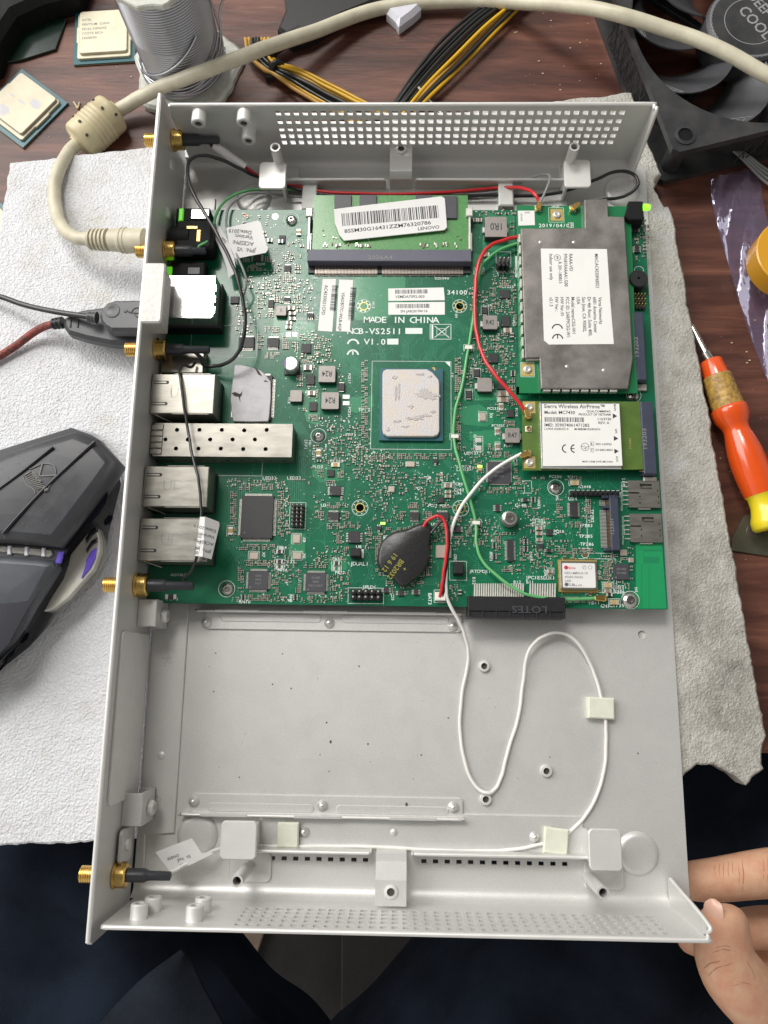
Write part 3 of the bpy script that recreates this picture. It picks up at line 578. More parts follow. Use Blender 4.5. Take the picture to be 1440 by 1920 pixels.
# traces: buses of parallel lines with 45 degree bends, then many short random ones
tr = MB()
def bus(pts, n, pitch, wd=0.13):
    base = [Vector(U(x, y, Z2)) for x, y in pts]
    for k in range(n):
        off = (k-(n-1)/2)*pitch; o = []
        for i, q in enumerate(base):
            a = base[max(0, i-1)]; c = base[min(len(base)-1, i+1)]; d = (c-a).normalized(); m_ = Vector((-d.y, d.x)); o.append(q+m_*off)
        e0 = random.uniform(-1.5, 1.5); o[0] = o[0]+(o[0]-o[1]).normalized()*e0
        tr.line(o, wd, Z2+0.001*k)
for pts, n, pt in (([(700, 700), (672, 690), (650, 660), (640, 600)], 8, 0.55), ([(700, 760), (650, 800), (610, 845), (560, 850)], 6, 0.5), ([(696, 790), (660, 830), (640, 870), (590, 930)], 5, 0.5),
    ([(720, 676), (715, 650), (730, 630), (735, 610)], 5, 0.6), ([(760, 676), (760, 645), (775, 625), (778, 600)], 6, 0.6), ([(800, 676), (815, 650), (840, 630), (842, 600)], 6, 0.6), ([(825, 676), (835, 660), (850, 650)], 4, 0.6),
    ([(697, 740), (660, 750), (650, 770)], 6, 0.5), ([(697, 715), (675, 700), (655, 690)], 7, 0.5), ([(560, 850), (556, 900), (556, 960), (575, 985)], 9, 0.8), ([(740, 842), (740, 880), (715, 905), (710, 930)], 5, 0.6),
    ([(770, 842), (775, 880), (800, 900), (845, 935)], 4, 0.6), ([(820, 845), (850, 880), (880, 905)], 4, 0.6), ([(700, 850), (655, 900), (650, 930), (600, 985)], 4, 0.55), ([(845, 800), (890, 850), (893, 900)], 3, 0.7),
    ([(640, 1040), (650, 1060), (655, 1090), (635, 1105), (615, 1108)], 6, 0.6), ([(690, 1040), (696, 1075), (680, 1100), (675, 1105)], 4, 0.6), ([(480, 780), (500, 800), (560, 800), (590, 850)], 8, 0.6), ([(445, 900), (445, 960), (452, 1020), (470, 1065)], 9, 0.9),
    ([(430, 1010), (450, 1045), (470, 1068)], 6, 0.8), ([(540, 1060), (560, 1075), (572, 1085)], 5, 0.6), ([(510, 1085), (540, 1090), (550, 1100)], 4, 0.8), ([(700, 940), (730, 950), (740, 990)], 4, 0.7), ([(880, 960), (930, 960), (940, 1005), (960, 1008)], 5, 0.7),
    ([(890, 1060), (930, 1062), (940, 1078)], 5, 0.8), ([(1000, 960), (1020, 940), (1060, 938), (1110, 945)], 5, 0.6), ([(1040, 960), (1065, 990), (1075, 1040), (1085, 1048)], 4, 0.8), ([(1010, 1060), (1000, 1080), (970, 1090)], 5, 0.7),
    ([(930, 640), (960, 655), (975, 690)], 4, 0.6), ([(560, 460), (570, 520), (575, 560)], 4, 0.8), ([(575, 500), (600, 545), (630, 560), (640, 600)], 5, 0.9), ([(780, 560), (800, 590), (840, 600), (880, 620)], 4, 0.8), ([(1115, 1060), (1100, 1030), (1110, 990)], 5, 0.6),
    ([(720, 1085), (760, 1090), (820, 1092)], 4, 0.7), ([(600, 600), (640, 660), (645, 700)], 4, 0.8), ([(380, 850), (450, 855), (520, 857)], 7, 0.8), ([(850, 900), (905, 930), (940, 932)], 4, 0.7), ([(430, 700), (425, 760), (430, 840)], 5, 0.8)): bus(pts, n, pt)
def rtrace(x, y, L_):
    d = random.choice([0, 45, 90, 135, 180, 225, 270, 315]); q = Vector((x, y)); o = [q]
    for k in range(random.choice([2, 2, 3])):
        q = q+Vector((cos(radians(d)), sin(radians(d))))*random.uniform(0.3, 1)*L_; o.append(q); d += random.choice([-45, 45])
    tr.line(o, 0.12, Z2+random.uniform(0, 0.01))
for i in range(1500):
    px = random.uniform(430, 1240); py = random.uniform(400, 1130)
    x, y = U(px, py, Z2)
    if BX0+4 < x < BX1-14 and BY0+3 < y < BY1-3: rtrace(x, y, random.uniform(1.5, 7))
kind(B(tr, 'copper_traces', 'trace'), 'stuff')
# ---- silkscreen
sk = MB()
def tx(s, px, py, h, rot=0, al='L', mb=None, z=None):
    z = ZS if z is None else z; x, y = U(px, py, z); (mb or sk).mono(s, x, y, z, h, rot)
tx('MADE IN CHINA', 683, 605, 2.9); tx('NCB-VS2511', 652, 626, 2.75); tx('V1.0', 683, 646, 2.75); tx('34100', 838, 552, 2.1)
pp(sk, [(760, 615), (792, 615), (792, 626), (760, 626)], ZS); pp(sk, [(726, 635), (747, 635), (747, 646), (726, 646)], ZS)
def ce(mb, px, py, r, z, rot=0, wd=0.8):
    x, y = U(px, py, z); c = radians(rot)
    for k in (0, 1):
        ox, oy = x+cos(c)*k*r*2.15, y+sin(c)*k*r*2.15
        mb.line([(ox+r*cos(c+radians(a_)), oy+r*sin(c+radians(a_))) for a_ in range(95, 266, 10)], wd, z)
        if k: mb.line([(ox-r*cos(c), oy-r*sin(c)), (ox-0.1*r*cos(c), oy-0.1*r*sin(c))], wd*0.8, z)
ce(sk, 662, 646, 2.35, ZS, -90)
x0, x1, y0, y1 = RP(826, 622, 39, 28, ZS); sk.rectline(x0, x1, y0, y1, 0.25, ZS); sk.line([(x0+2.0, y0+0.8), (x1-0.8, y1-0.8)], 0.35, ZS); sk.line([(x0+2.0, y1-0.8), (x1-0.8, y0+0.8)], 0.35, ZS)
sk.rectline(x0+3, x1-2.2, y0+2, y1-2, 0.2, ZS); sk.line([(x0+1, y0+0.3), (x0+1, y1-0.3)], 0.8, ZS)
for s_, px, py, h, rot in (('TP72', 672, 771, 1.5, 0), ('TP73', 648, 818, 1.3, 0), ('260', 583, 523, 1.2, 0), ('SODIMM1', 815, 524, 1.1, 0), ('H13', 698, 566, 1.2, -90), ('H14', 858, 595, 1.2, 90), ('U1', 845, 700, 1.2, -90), ('PC233', 914, 768, 1.1, 0), ('PC2955', 922, 800, 1.1, 0),
    ('LED127', 870, 852, 1.2, 0), ('LED126', 856, 877, 1.2, 0), ('LED129', 856, 883, 1.2, 0), ('PL67', 945, 838, 1.1, 0), ('PC250', 1030, 896, 1.2, 0), ('C211', 1066, 897, 1.2, 0), ('R2448', 1085, 915, 1.2, 0), ('U24', 1066, 938, 1.4, 0), ('Q140', 967, 950, 1.3, 0), ('H4', 1042, 930, 1.2, -90),
    ('PC207', 998, 978, 1.3, 0), ('PC208', 998, 983, 1.3, 0), ('PC306', 998, 988, 1.3, 0), ('PQ16', 1038, 999, 1.3, 0), ('TP282', 1107, 955, 1.3, -90), ('TP283', 1086, 988, 1.3, 0), ('TP285', 1086, 1008, 1.3, 0), ('TP286', 1088, 1023, 1.3, 0), ('FM8', 1091, 1033, 1.3, 0), ('JPCIESLOT1', 985, 1086, 1.4, 0),
    ('B12', 963, 1094, 1.2, 0), ('B11', 987, 1094, 1.2, 0), ('B32', 886, 1082, 1.2, -90), ('JRTCMOS1', 879, 1074, 1.3, 0), ('FB11', 1104, 1133, 1.3, 0), ('CN1', 1127, 1139, 1.4, 0), ('C1739', 1143, 1138, 1.4, 0), ('U121', 1155, 1103, 1.3, 0), ('C301', 1152, 1108, 1.2, 0), ('FB88', 1152, 1113, 1.2, 0), ('H1', 1190, 1102, 1.2, -90),
    ('BAT3', 803, 1112, 1.4, -90), ('JPLD1', 678, 1104, 1.4, 0), ('U8 1', 668, 1028, 1.3, 0), ('JDUAL1', 656, 1060, 1.5, 0), ('FB31', 623, 1050, 1.2, 0), ('FB32', 628, 1076, 1.2, 0), ('U12', 617, 912, 1.2, 0), ('U34', 602, 950, 1.3, 0), ('PU20', 586, 878, 1.3, 0), ('PC249', 619, 867, 1.3, 0), ('LED33', 492, 899, 1.4, 0), ('LED32', 538, 899, 1.4, 0),
    ('X8', 568, 1008, 1.2, -90), ('X7', 492, 1036, 1.2, -90), ('X6', 568, 1038, 1.2, -90), ('FB64', 519, 1029, 1.2, 0), ('FB33', 534, 1056, 1.2, 0), ('FB34', 520, 1071, 1.2, 0), ('RN10', 448, 1131, 1.4, 0), ('RN8', 543, 1115, 1.2, -90), ('U19', 452, 1080, 1.2, -90), ('U11', 560, 1085, 1.2, -90), ('U31', 436, 955, 1.4, -90),
    ('FB76', 335, 1105, 1.4, 0), ('FB75', 312, 1126, 1.4, 0), ('PL8', 540, 745, 1.1, -90), ('PC100', 568, 682, 1.1, 0), ('PCE28', 508, 630, 1.3, 0), ('PC141', 557, 577, 1.1, 0), ('PC151', 557, 587, 1.1, 0), ('UT00', 557, 600, 1.1, 0), ('PC158', 556, 608, 1.1, 0), ('PC171', 554, 617, 1.1, 0), ('U76', 592, 590, 1.1, -90), ('U84', 441, 669, 1.3, 0),
    ('PCE17', 653, 700, 1.1, -90), ('PCE26', 653, 763, 1.1, -90), ('PCE27', 888, 815, 1.2, -90), ('C210', 586, 845, 1.2, -90), ('SFP1', 571, 824, 1.3, -90), ('H6', 579, 826, 1.2, -90), ('JSIM_SEL1', 931, 512, 1.2, 0), ('PU1023', 937, 540, 1.2, 0), ('PU9', 961, 600, 1.2, -90), ('PL11', 932, 625, 1.1, -90), ('PU6', 576, 725, 1.1, 0), ('U61', 955, 1060, 1.2, -90),
    ('OSC1', 851, 1040, 1.2, -90), ('U1', 809, 985, 1.1, 0), ('PC17 PO8', 803, 950, 1.1, 0), ('PQ8', 795, 898, 1.2, 0), ('PR33', 825, 885, 1.1, -90), ('C80', 854, 910, 1.2, 0), ('C182', 852, 921, 1.2, 0), ('C96', 852, 927, 1.2, 0), ('PQ7', 778, 918, 1.2, 0), ('QD3', 734, 1113, 1.1, -90), ('GPS1', 1121, 1070, 1.2, -90), ('SIM1', 1166, 985, 1.2, -90), ('SIM2', 1166, 896, 1.2, -90),
    ('C306', 1020, 1062, 1.2, -90), ('RN33', 918, 1035, 1.1, -90), ('RN34', 921, 1016, 1.1, 0), ('RN30', 993, 1035, 1.1, -90), ('RN32', 1008, 937, 1.1, -90), ('X1', 780, 866, 1.2, -90), ('TP74', 668, 832, 1.1, -90), ('X4', 918, 775, 1.2, -90), ('PU18', 966, 765, 1.1, -90), ('PQ40', 480, 497, 1.2, 0), ('ALD1BLD1', 320, 1080, 1.1, 0)):
    tx(s_, px, py, h, rot)
# outlines round the large parts
def outl(cx, cy, w_, h_, wd=0.18): sk.rectline(*RP(cx, cy, w_, h_, ZS), wd, ZS)
for a in ((771, 759, 148, 166), (1030, 1001, 27, 2), (757, 1042, 76, 76), (1123, 981, 50, 112), (944, 486, 28, 28), (686, 1117, 66, 30), (859, 1070, 32, 36), (990, 913, 14, 23), (897, 832, 17, 28), (905, 781, 16, 18), (893, 980, 19, 12), (853, 819, 19, 12), (879, 652, 19, 12), (898, 508, 19, 12), (1115, 925, 96, 12),
          (597, 849, 12, 18), (577, 689, 21, 11), (584, 737, 20, 10), (556, 1010, 17, 20), (476, 1042, 20, 17), (557, 1042, 20, 17), (524, 1034, 18, 9), (524, 1053, 18, 9), (524, 1063, 18, 9), (631, 1056, 18, 9), (631, 1066, 18, 9), (432, 995, 12, 20), (547, 627, 24, 14), (840, 910, 23, 10), (944, 743, 24, 21), (940, 762, 9, 16), (933, 808, 10, 17), (933, 837, 10, 17),
          (1078, 905, 23, 11), (1140, 1097, 22, 11), (1140, 1108, 22, 9), (1152, 1128, 22, 11), (1032, 1071, 14, 12), (894, 699, 15, 17), (879, 739, 14, 19), (909, 582, 14, 17), (1011, 1001, 14, 34), (826, 1118, 24, 24), (558, 967, 28, 50), (420, 640, 120, 60), (385, 845, 210, 94), (1115, 1079, 84, 64)): outl(*a)
sx0 = U(586, 520, ZS)
for i in range(19): a = U(602+15.2*i, 516, ZS); sk.line([a, (a[0], a[1]-1.0)], 0.16, ZS)
pp(sk, [(834, 678), (844, 678), (844, 688)], ZS); pp(sk, [(720, 1006), (733, 1006), (720, 1014)], ZS); pp(sk, [(676, 1030), (682, 1030), (682, 1046), (678, 1046)], ZS); pp(sk, [(966, 480), (972, 480), (972, 520), (966, 520)], ZS)
for px, py, r_ in ((682, 574, 14), (862, 574, 14), (675, 952, 15), (864, 953, 15), (597, 817, 14.5), (425, 1104, 15), (1182, 1125, 16), (1042, 914, 15), (546, 411, 15), (1188, 741, 14), (1097, 1040, 6), (1198, 507, 9)):
    x, y = U(px, py, ZS); sk.ring(x, y, r_/4.45, 0.2, ZS)
for i in range(2):
    for k in range(24): q = U(1166+2*i, 905+i*64+2.5*k*0.9, ZS); sk.rectline(q[0]-0.3, q[0]+0.3, q[1]-0.15, q[1]+0.15, 0.08, ZS)
B(sk, 'silkscreen_print', 'silk')
# gold rings and vias round the holes
for px, py in ((682, 574), (862, 574), (675, 952), (864, 953)):
    t = MB(); x, y = U(px, py, Z3); t.ring(x, y, 1.85, 0.4, Z3); B(t, 'plated_ring', 'dull_gold')
t = MB()
for px, py, r_ in ((682, 574, 2.6), (862, 574, 2.6), (675, 952, 2.7), (864, 953, 2.7)):
    x, y = U(px, py, Z3)
    for k in range(8): t.flat(circ(x+r_*cos(k*pi/4+0.3), y+r_*sin(k*pi/4+0.3), 0.3, 8), Z3)
x, y = U(516, 406, Z3); t.flat(circ(x, y, 1.5, 20), Z3)
B(t, 'solder_pad', 'solder')
# ---- components
OCC = []   # occupied rectangles, so that the small parts keep clear
def occ(cx, cy, w_, h_): OCC.append((cx-w_/2, cx+w_/2, cy-h_/2, cy+h_/2))
for a in ((258, 432, 378, 545), (258, 440, 500, 800), (258, 575, 790, 892), (258, 425, 860, 1090), (575, 890, 385, 522), (592, 665, 520, 626), (725, 838, 536, 594), (645, 850, 592, 672), (968, 1190, 372, 742), (972, 1236, 748, 892), (1116, 1172, 924, 1038), (1172, 1246, 896, 1022), (880, 1050, 1088, 1146), (1188, 1256, 1020, 1146), (697, 847, 676, 842), (528, 562, 392, 430), (508, 524, 398, 414), (655, 719, 1102, 1132),
          (655, 680, 1024, 1050), (846, 874, 1050, 1084), (930, 960, 478, 502), (545, 572, 942, 992), (1180, 1215, 500, 585), (1066, 1164, 918, 932), (812, 840, 1104, 1130), (582, 612, 802, 832), (410, 440, 1088, 1120), (1164, 1200, 1106, 1144), (1026, 1058, 898, 930), (940, 974, 958, 996), (1174, 1202, 726, 756), (668, 697, 560, 588), (848, 877, 560, 588), (660, 690, 937, 967), (849, 879, 938, 968), (428, 516, 680, 794), (0, 2000, 1134, 2000)): OCC.append(a)
def free(px, py, m_=1.5): return not any(a-m_ < px < b+m_ and c-m_ < py < d+m_ for a, b, c, d in OCC)
def pins(t, x0, x1, y0, y1, side, n, L_=0.9, frac=0.86, wd=None):
    for k in range(n):
        f = (k+0.5)/n
        if side in 'LR':
            yy = (y0+y1)/2+(f-0.5)*(y1-y0)*frac; g = (y1-y0)*frac/n*0.27 if wd is None else wd
            a, b = (x0-L_, x0+0.05) if side == 'L' else (x1-0.05, x1+L_); t.box(a, b, yy-g, yy+g, BT+0.02, BT+0.28); t.box(b-0.45 if side == 'L' else a, b if side == 'L' else a+0.45, yy-g, yy+g, BT+0.28, BT+0.75)
        else:
            xx = (x0+x1)/2+(f-0.5)*(x1-x0)*frac; g = (x1-x0)*frac/n*0.27 if wd is None else wd
            a, b = (y0-L_, y0+0.05) if side == 'B' else (y1-0.05, y1+L_); t.box(xx-g, xx+g, a, b, BT+0.02, BT+0.28); t.box(xx-g, xx+g, b-0.45 if side == 'B' else a, b if side == 'B' else a+0.45, BT+0.28, BT+0.75)
def chip(px, py, w_, h_, pn='', hz=1.1, m='chip_black', L_=0.9, dot=True, marks=0, name='chip', label=None):
    x0, x1, y0, y1 = RP(px, py, w_, h_, BT+hz); t = MB(); t.prism([(x0, y0), (x1, y0), (x1, y1), (x0, y1)], BT+0.1, BT+hz, 0.12)
    t.mi = 1
    for tok in pn.split(): pins(t, x0, x1, y0, y1, tok[0], int(tok[1:]), L_)
    t.mi = 2
    if dot: t.flat(circ(x0+0.12*(x1-x0)+0.1, y0+0.12*(y1-y0)+0.1, min(0.35, 0.07*(x1-x0)), 12), BT+hz+0.01)
    for k in range(marks): yy = y1-(k+1.3)*(y1-y0)/(marks+2); t.text(random.choice(['N6 14', '29144B', 'PG1216AT', 'D1609', '74LV', '0845']), (x0+x1)/2, yy, BT+hz+0.012, 0.9, 0, 'C')
    occ(px, py, w_+(8 if any(c in pn for c in 'LR') else 2), h_+(8 if any(c in pn for c in 'TB') else 2))
    return B(t, name, [m, 'solder', 'chip_mark'], label)
for a in ((539, 503, 12, 12, 'T4 B4'), (482, 482, 14, 14, 'L4 R4'), (508, 569, 10, 15, 'T4 B4'), (538, 561, 12, 7, 'T5 B5'), (582, 591, 12, 8, 'T3 B3'), (574, 653, 17, 17, '', 0.9), (512, 642, 21, 18, 'T8 B8'), (462, 642, 28, 21, 'T12 B12'), (440, 562, 15, 13, '', 0.9),
          (582, 712, 15, 18, '', 0.9), (587, 762, 14, 17, '', 0.9), (620, 887, 13, 13, '', 0.9), (629, 920, 21, 18, 'L4 R4'), (625, 967, 21, 14, 'T8 B8'), (777, 967, 18, 14, 'T8 B8'), (829, 967, 24, 14, 'T7 B7'), (826, 937, 12, 12, '', 0.9), (857, 992, 14, 12, 'L4 R4'), (940, 720, 15, 20, '', 0.9),
          (957, 775, 15, 14, '', 0.9), (1030, 998, 13, 12, '', 0.9), (957, 1032, 13, 42, 'L14 R14'), (1076, 955, 16, 30, 'L10 R10'), (664, 1007, 22, 22, 'L4 R4'), (946, 551, 20, 16, '', 0.9), (948, 602, 17, 20, '', 0.9), (925, 671, 18, 18, '', 0.9), (724, 1106, 9, 11, 'L3 R3'), (752, 1112, 11, 10, 'L3 R3'), (780, 1110, 8, 11, 'L3 R3'),
          (529, 448, 11, 14, '', 0.9), (1195, 466, 9, 14, 'L4 R4'), (1192, 428, 10, 12, 'L3 R3'), (1014, 1024, 9, 9, 'T3 B3'), (985, 937, 8, 8, 'L2 R1'), (816, 864, 9, 8, 'T2 B1'), (710, 990, 9, 7, 'T2 B1'), (933, 952, 8, 14, 'L3 R3'), (1029, 1032, 9, 7, 'L3 R3'), (700, 1000, 1, 1, ''), (430, 470, 12, 10, 'T4 B4')): chip(*a)
chip(936, 886, 44, 42, 'L16 R16 T16 B16', 1.0, 'chip_grey', 0.5, marks=3); chip(1165, 1072, 30, 30, '', 0.9, 'chip_grey', marks=2)
chip(484, 1088, 36, 36, 'L16 R16 T16 B16', 1.1, 'chip_grey', 0.9, marks=3); chip(592, 1092, 37, 37, 'L16 R16 T16 B16', 1.1, 'chip_grey', 0.9, marks=3)
chip(482, 969, 56, 80, 'L30 R30 T22 B22', 1.5, 'chip_black', 1.2); chip(474, 745, 66, 84, 'L26 R26 T22 B22', 1.5, 'chip_black', 1.2)
chip(757, 1042, 60, 60, 'L14 R14 T14 B14', 1.2)
# inductors
def inductor(px, py, w_, h_, s_=None, hz=3.0, ends='', rot=0):
    x0, x1, y0, y1 = RP(px, py, w_, h_, BT+hz); t = MB(); t.mi = 1; t.prism(rrect(x0, x1, y0, y1, 0.5, 2), BT+0.1, BT+hz-0.25); t.mi = 0; t.prism(rrect(x0, x1, y0, y1, 0.5, 2), BT+hz-0.25, BT+hz, 0.12)
    t.mi = 2
    if 'L' in ends: t.box(x0-0.9, x0+0.1, (y0+y1)/2-1.3, (y0+y1)/2+1.3, BT+0.05, BT+1.4, 0.1); t.box(x1-0.1, x1+0.9, (y0+y1)/2-1.3, (y0+y1)/2+1.3, BT+0.05, BT+1.4, 0.1)
    t.mi = 3
    if s_: t.text(s_, (x0+x1)/2, (y0+y1)/2, BT+hz+0.012, (y1-y0)*0.34, rot, 'C', sx=0.75)
    occ(px, py+4, w_+8, h_+12); return B(t, 'inductor', ['inductor_top', 'inductor_side', 'solder', 'ink'])
for a in ((613, 701, 31, 31, 'R24', 3, '', 180), (619, 751, 32, 32, 'R24', 3, '', 180), (930, 425, 42, 38, '1R0', 4, 'L', 180), (919, 604, 28, 26, 'R42', 3, 'L', 0), (961, 816, 28, 28, 'R47', 3, 'L', 0), (909, 721, 28, 26, None, 3, 'L', 0), (527, 582, 19, 19, '5', 2.5, '', 0), (555, 742, 22, 22, None, 2.2, '', 0)): inductor(*a)
# two-terminal parts
def passive(t, px, py, w_, h_, hz, body, ends=1):
    x0, x1, y0, y1 = RP(px, py, w_, h_, BT+hz); t.mi = body; e = 0.26
    if w_ > h_:
        k = (x1-x0)*e; t.box(x0+k, x1-k, y0, y1, BT+0.06, BT+hz, 0.04); t.mi = ends; t.box(x0, x0+k, y0-0.02, y1+0.02, BT+0.05, BT+hz+0.02, 0.05); t.box(x1-k, x1, y0-0.02, y1+0.02, BT+0.05, BT+hz+0.02, 0.05)
    else:
        k = (y1-y0)*e; t.box(x0, x1, y0+k, y1-k, BT+0.06, BT+hz, 0.04); t.mi = ends; t.box(x0-0.02, x1+0.02, y0, y0+k, BT+0.05, BT+hz+0.02, 0.05); t.box(x0-0.02, x1+0.02, y1-k, y1, BT+0.05, BT+hz+0.02, 0.05)
for px, py, w_, h_, m_ in ((577, 689, 15, 9, 0), (584, 737, 14, 8, 0), (597, 849, 8, 14, 2), (629, 871, 16, 8, 2), (840, 910, 16, 8, 0), (840, 922, 12, 6, 0), (840, 930, 12, 6, 0), (944, 738, 20, 9, 0), (944, 749, 20, 9, 0), (940, 762, 7, 13, 0), (933, 808, 8, 13, 0), (933, 837, 8, 13, 0), (1078, 905, 17, 9, 2),
                          (1140, 1097, 17, 9, 2), (1140, 1108, 15, 7, 0), (1152, 1129, 18, 9, 2), (1011, 990, 12, 7, 0), (1011, 1000, 12, 7, 0), (1011, 1012, 12, 6, 0), (1032, 1071, 11, 8, 0), (432, 995, 8, 15, 2), (952, 619, 16, 9, 0), (912, 477, 12, 7, 0), (546, 577, 12, 7, 0), (548, 587, 12, 6, 0), (548, 597, 12, 6, 0), (542, 605, 10, 6, 0), (541, 613, 10, 6, 0),
                          (560, 435, 7, 11, 2), (891, 412, 8, 7, 0), (900, 412, 8, 7, 0), (814, 700, 1, 1, 0), (1143, 1115, 12, 6, 1), (960, 628, 7, 8, 1), (524, 1034, 12, 7, 1), (524, 1053, 12, 7, 1), (631, 1056, 12, 7, 1), (331, 1098, 20, 9, 1), (320, 1119, 20, 9, 1), (506, 450, 9, 6, 1), (526, 452, 9, 6, 1), (862, 1110, 7, 9, 1), (838, 1122, 6, 9, 1)):
    if w_ < 3: continue
    t = MB(); passive(t, px, py, w_, h_, 1.0, 0); occ(px, py, w_+2, h_+2); B(t, 'resistor' if m_ == 1 else 'capacitor', [('cap_tan', 'res_black', 'cap_yellow')[m_], 'solder'])
for px, py, w_, h_ in ((894, 699, 11, 14), (879, 739, 11, 14), (909, 582, 10, 13), (891, 626, 12, 13), (640, 725, 12, 14)):
    x0, x1, y0, y1 = RP(px, py, w_, h_, BT+1.4); t = MB(); t.prism([(x0, y0), (x1, y0), (x1, y1), (x0, y1)], BT+0.1, BT+1.5, 0.2); t.mi = 1; t.box(x0+0.3, x1-0.3, y0-0.4, y0+0.1, BT+0.05, BT+1.0); t.box(x0+0.3, x1-0.3, y1-0.1, y1+0.4, BT+0.05, BT+1.0); occ(px, py, w_+3, h_+6); B(t, 'tantalum_capacitor', ['chip_black', 'solder'])
# empty pads
for px, py, w_, h_ in ((897, 825, 12, 9), (897, 840, 12, 9), (541, 627, 9, 9), (553, 627, 9, 9), (649, 744, 13, 8), (649, 756, 13, 8), (519, 1063, 5, 7), (529, 1063, 5, 7), (626, 1066, 5, 7), (636, 1066, 5, 7)):
    x0, x1, y0, y1 = RP(px, py, w_, h_, Z3); t = MB(); t.prism(rrect(x0, x1, y0, y1, 0.25, 2), BT+0.02, BT+0.2, 0.08); occ(px, py, w_+2, h_+2); B(t, 'solder_pad', 'solder')
# crystals and the oscillator can
for px, py, w_, h_ in ((769, 870, 16, 9), (905, 781, 12, 14), (556, 1010, 12, 15), (476, 1042, 15, 12), (557, 1042, 15, 12), (1170, 1036, 12, 10), (1184, 1050, 9, 8), (832, 1034, 28, 23), (734, 917, 10, 10)):
    x0, x1, y0, y1 = RP(px, py, w_, h_, BT+1); t = MB(); t.mi = 1; t.prism(rrect(x0-0.15, x1+0.15, y0-0.15, y1+0.15, 0.3, 2), BT+0.05, BT+0.7); t.mi = 0; t.prism(rrect(x0, x1, y0, y1, 0.35, 2), BT+0.7, BT+1.0, 0.1); occ(px, py, w_+3, h_+3); B(t, 'crystal_can', ['crystal', 'solder'])
# resistor networks
for px, py in ((456, 1120), (554, 1120), (927, 1023), (927, 1043), (986, 1016), (986, 1029), (1000, 937), (962, 700)):
    t = MB()
    for k in range(4): passive(t, px, py-4.2+2.8*k, 9, 1.9, 0.5, 0)
    occ(px, py, 12, 13); B(t, 'resistor_network', ['res_black', 'solder'])
# many tiny parts: dense clusters, the first hundred single, the rest one mass
clus = [(500, 520, 90, 60, 30), (520, 560, 70, 70, 60), (480, 430, 60, 60, 22), (560, 480, 50, 60, 10), (590, 650, 60, 60, 38), (610, 735, 60, 110, 26), (640, 830, 100, 70, 60), (660, 860, 80, 70, 34), (690, 870, 60, 60, 26), (750, 900, 60, 60, 26), (720, 880, 50, 90, 22), (820, 920, 70, 60, 40), (905, 560, 60, 50, 22),
        (950, 530, 45, 60, 34), (940, 575, 55, 40, 26), (930, 650, 70, 70, 50), (900, 700, 90, 60, 30), (960, 740, 60, 60, 28), (960, 790, 40, 40, 16), (910, 860, 80, 50, 26), (940, 912, 90, 16, 34), (968, 890, 18, 60, 22), (990, 885, 60, 20, 16), (1060, 890, 60, 20, 12), (985, 940, 60, 50, 20), (890, 1000, 60, 50, 26), (840, 1000, 50, 50, 18),
        (920, 1000, 60, 40, 18), (1000, 1040, 70, 60, 34), (1050, 1030, 60, 30, 22), (1010, 980, 60, 30, 14), (1110, 950, 30, 60, 14), (1140, 1060, 26, 60, 26), (1175, 1050, 40, 60, 32), (1160, 1095, 60, 30, 12), (620, 1040, 60, 30, 20), (590, 1122, 90, 12, 26), (640, 1095, 30, 50, 16), (490, 1120, 90, 12, 26), (530, 1060, 50, 60, 24), (500, 1058, 90, 10, 16),
        (480, 905, 100, 12, 22), (532, 960, 18, 90, 22), (690, 1010, 50, 40, 14), (720, 960, 60, 40, 14), (700, 930, 60, 30, 12), (840, 1110, 40, 30, 12), (740, 1105, 90, 14, 10), (620, 950, 60, 40, 14), (570, 880, 50, 50, 6), (1196, 440, 30, 90, 20), (440, 600, 60, 60, 26), (400, 600, 30, 60, 8), (800, 1000, 60, 30, 10), (1120, 1112, 50, 14, 8),
        (920, 400, 90, 10, 12), (950, 415, 20, 40, 10), (1070, 980, 50, 40, 6), (520, 860, 80, 30, 4), (640, 1000, 30, 30, 6), (860, 850, 30, 60, 4), (1215, 1010, 10, 4, 1), (575, 560, 40, 50, 14), (555, 540, 50, 40, 16)]
small = []
def rows_round(cx, cy, w_, h_, pr, dens=0.62, rows_=(0, 1)):
    for r_ in rows_:
        for sd in 'LRTB':
            off = 9.5+r_*6.0; n_ = int((h_ if sd in 'LR' else w_)/3.6)+1
            for k in range(-n_//2, n_//2+1):
                if random.random() > dens: continue
                px, py = (cx+(-1 if sd == 'L' else 1)*(w_/2+off), cy+k*3.6) if sd in 'LR' else (cx+k*3.6, cy+(-1 if sd == 'T' else 1)*(h_/2+off)); a, b_ = (4.8, 2.5) if sd in 'LR' else (2.5, 4.8)
                if free(px, py, 1.6): small.append((px, py, a, b_, random.choice([0, 0, 3]))); occ(px, py, a-0.6, b_-0.6)
for a in ((574, 653, 17, 17, 1), (620, 887, 13, 13, 1), (625, 967, 21, 14, 1), (777, 967, 18, 14, 1), (829, 967, 24, 14, 1), (936, 886, 44, 42, 1), (1165, 1072, 30, 30, 1), (484, 1088, 40, 40, 1), (592, 1092, 40, 40, 1), (482, 969, 64, 88, 1), (757, 1042, 70, 70, 1), (946, 551, 20, 16, 1), (925, 671, 18, 18, 1), (957, 775, 15, 14, 1),
          (957, 1032, 22, 44, 1), (1076, 955, 28, 32, 1), (664, 1007, 30, 22, 1), (948, 602, 17, 20, 1), (538, 561, 12, 10, 1), (508, 569, 14, 15, 1), (539, 503, 14, 14, 1), (482, 482, 16, 14, 1), (582, 712, 15, 18, 1), (587, 762, 14, 17, 1), (512, 642, 22, 24, 1), (1085, 1079, 84, 66, 1), (771, 759, 150, 168, 1), (940, 720, 15, 20, 1), (1195, 440, 10, 30, 1), (857, 992, 18, 12, 1)): rows_round(*a)
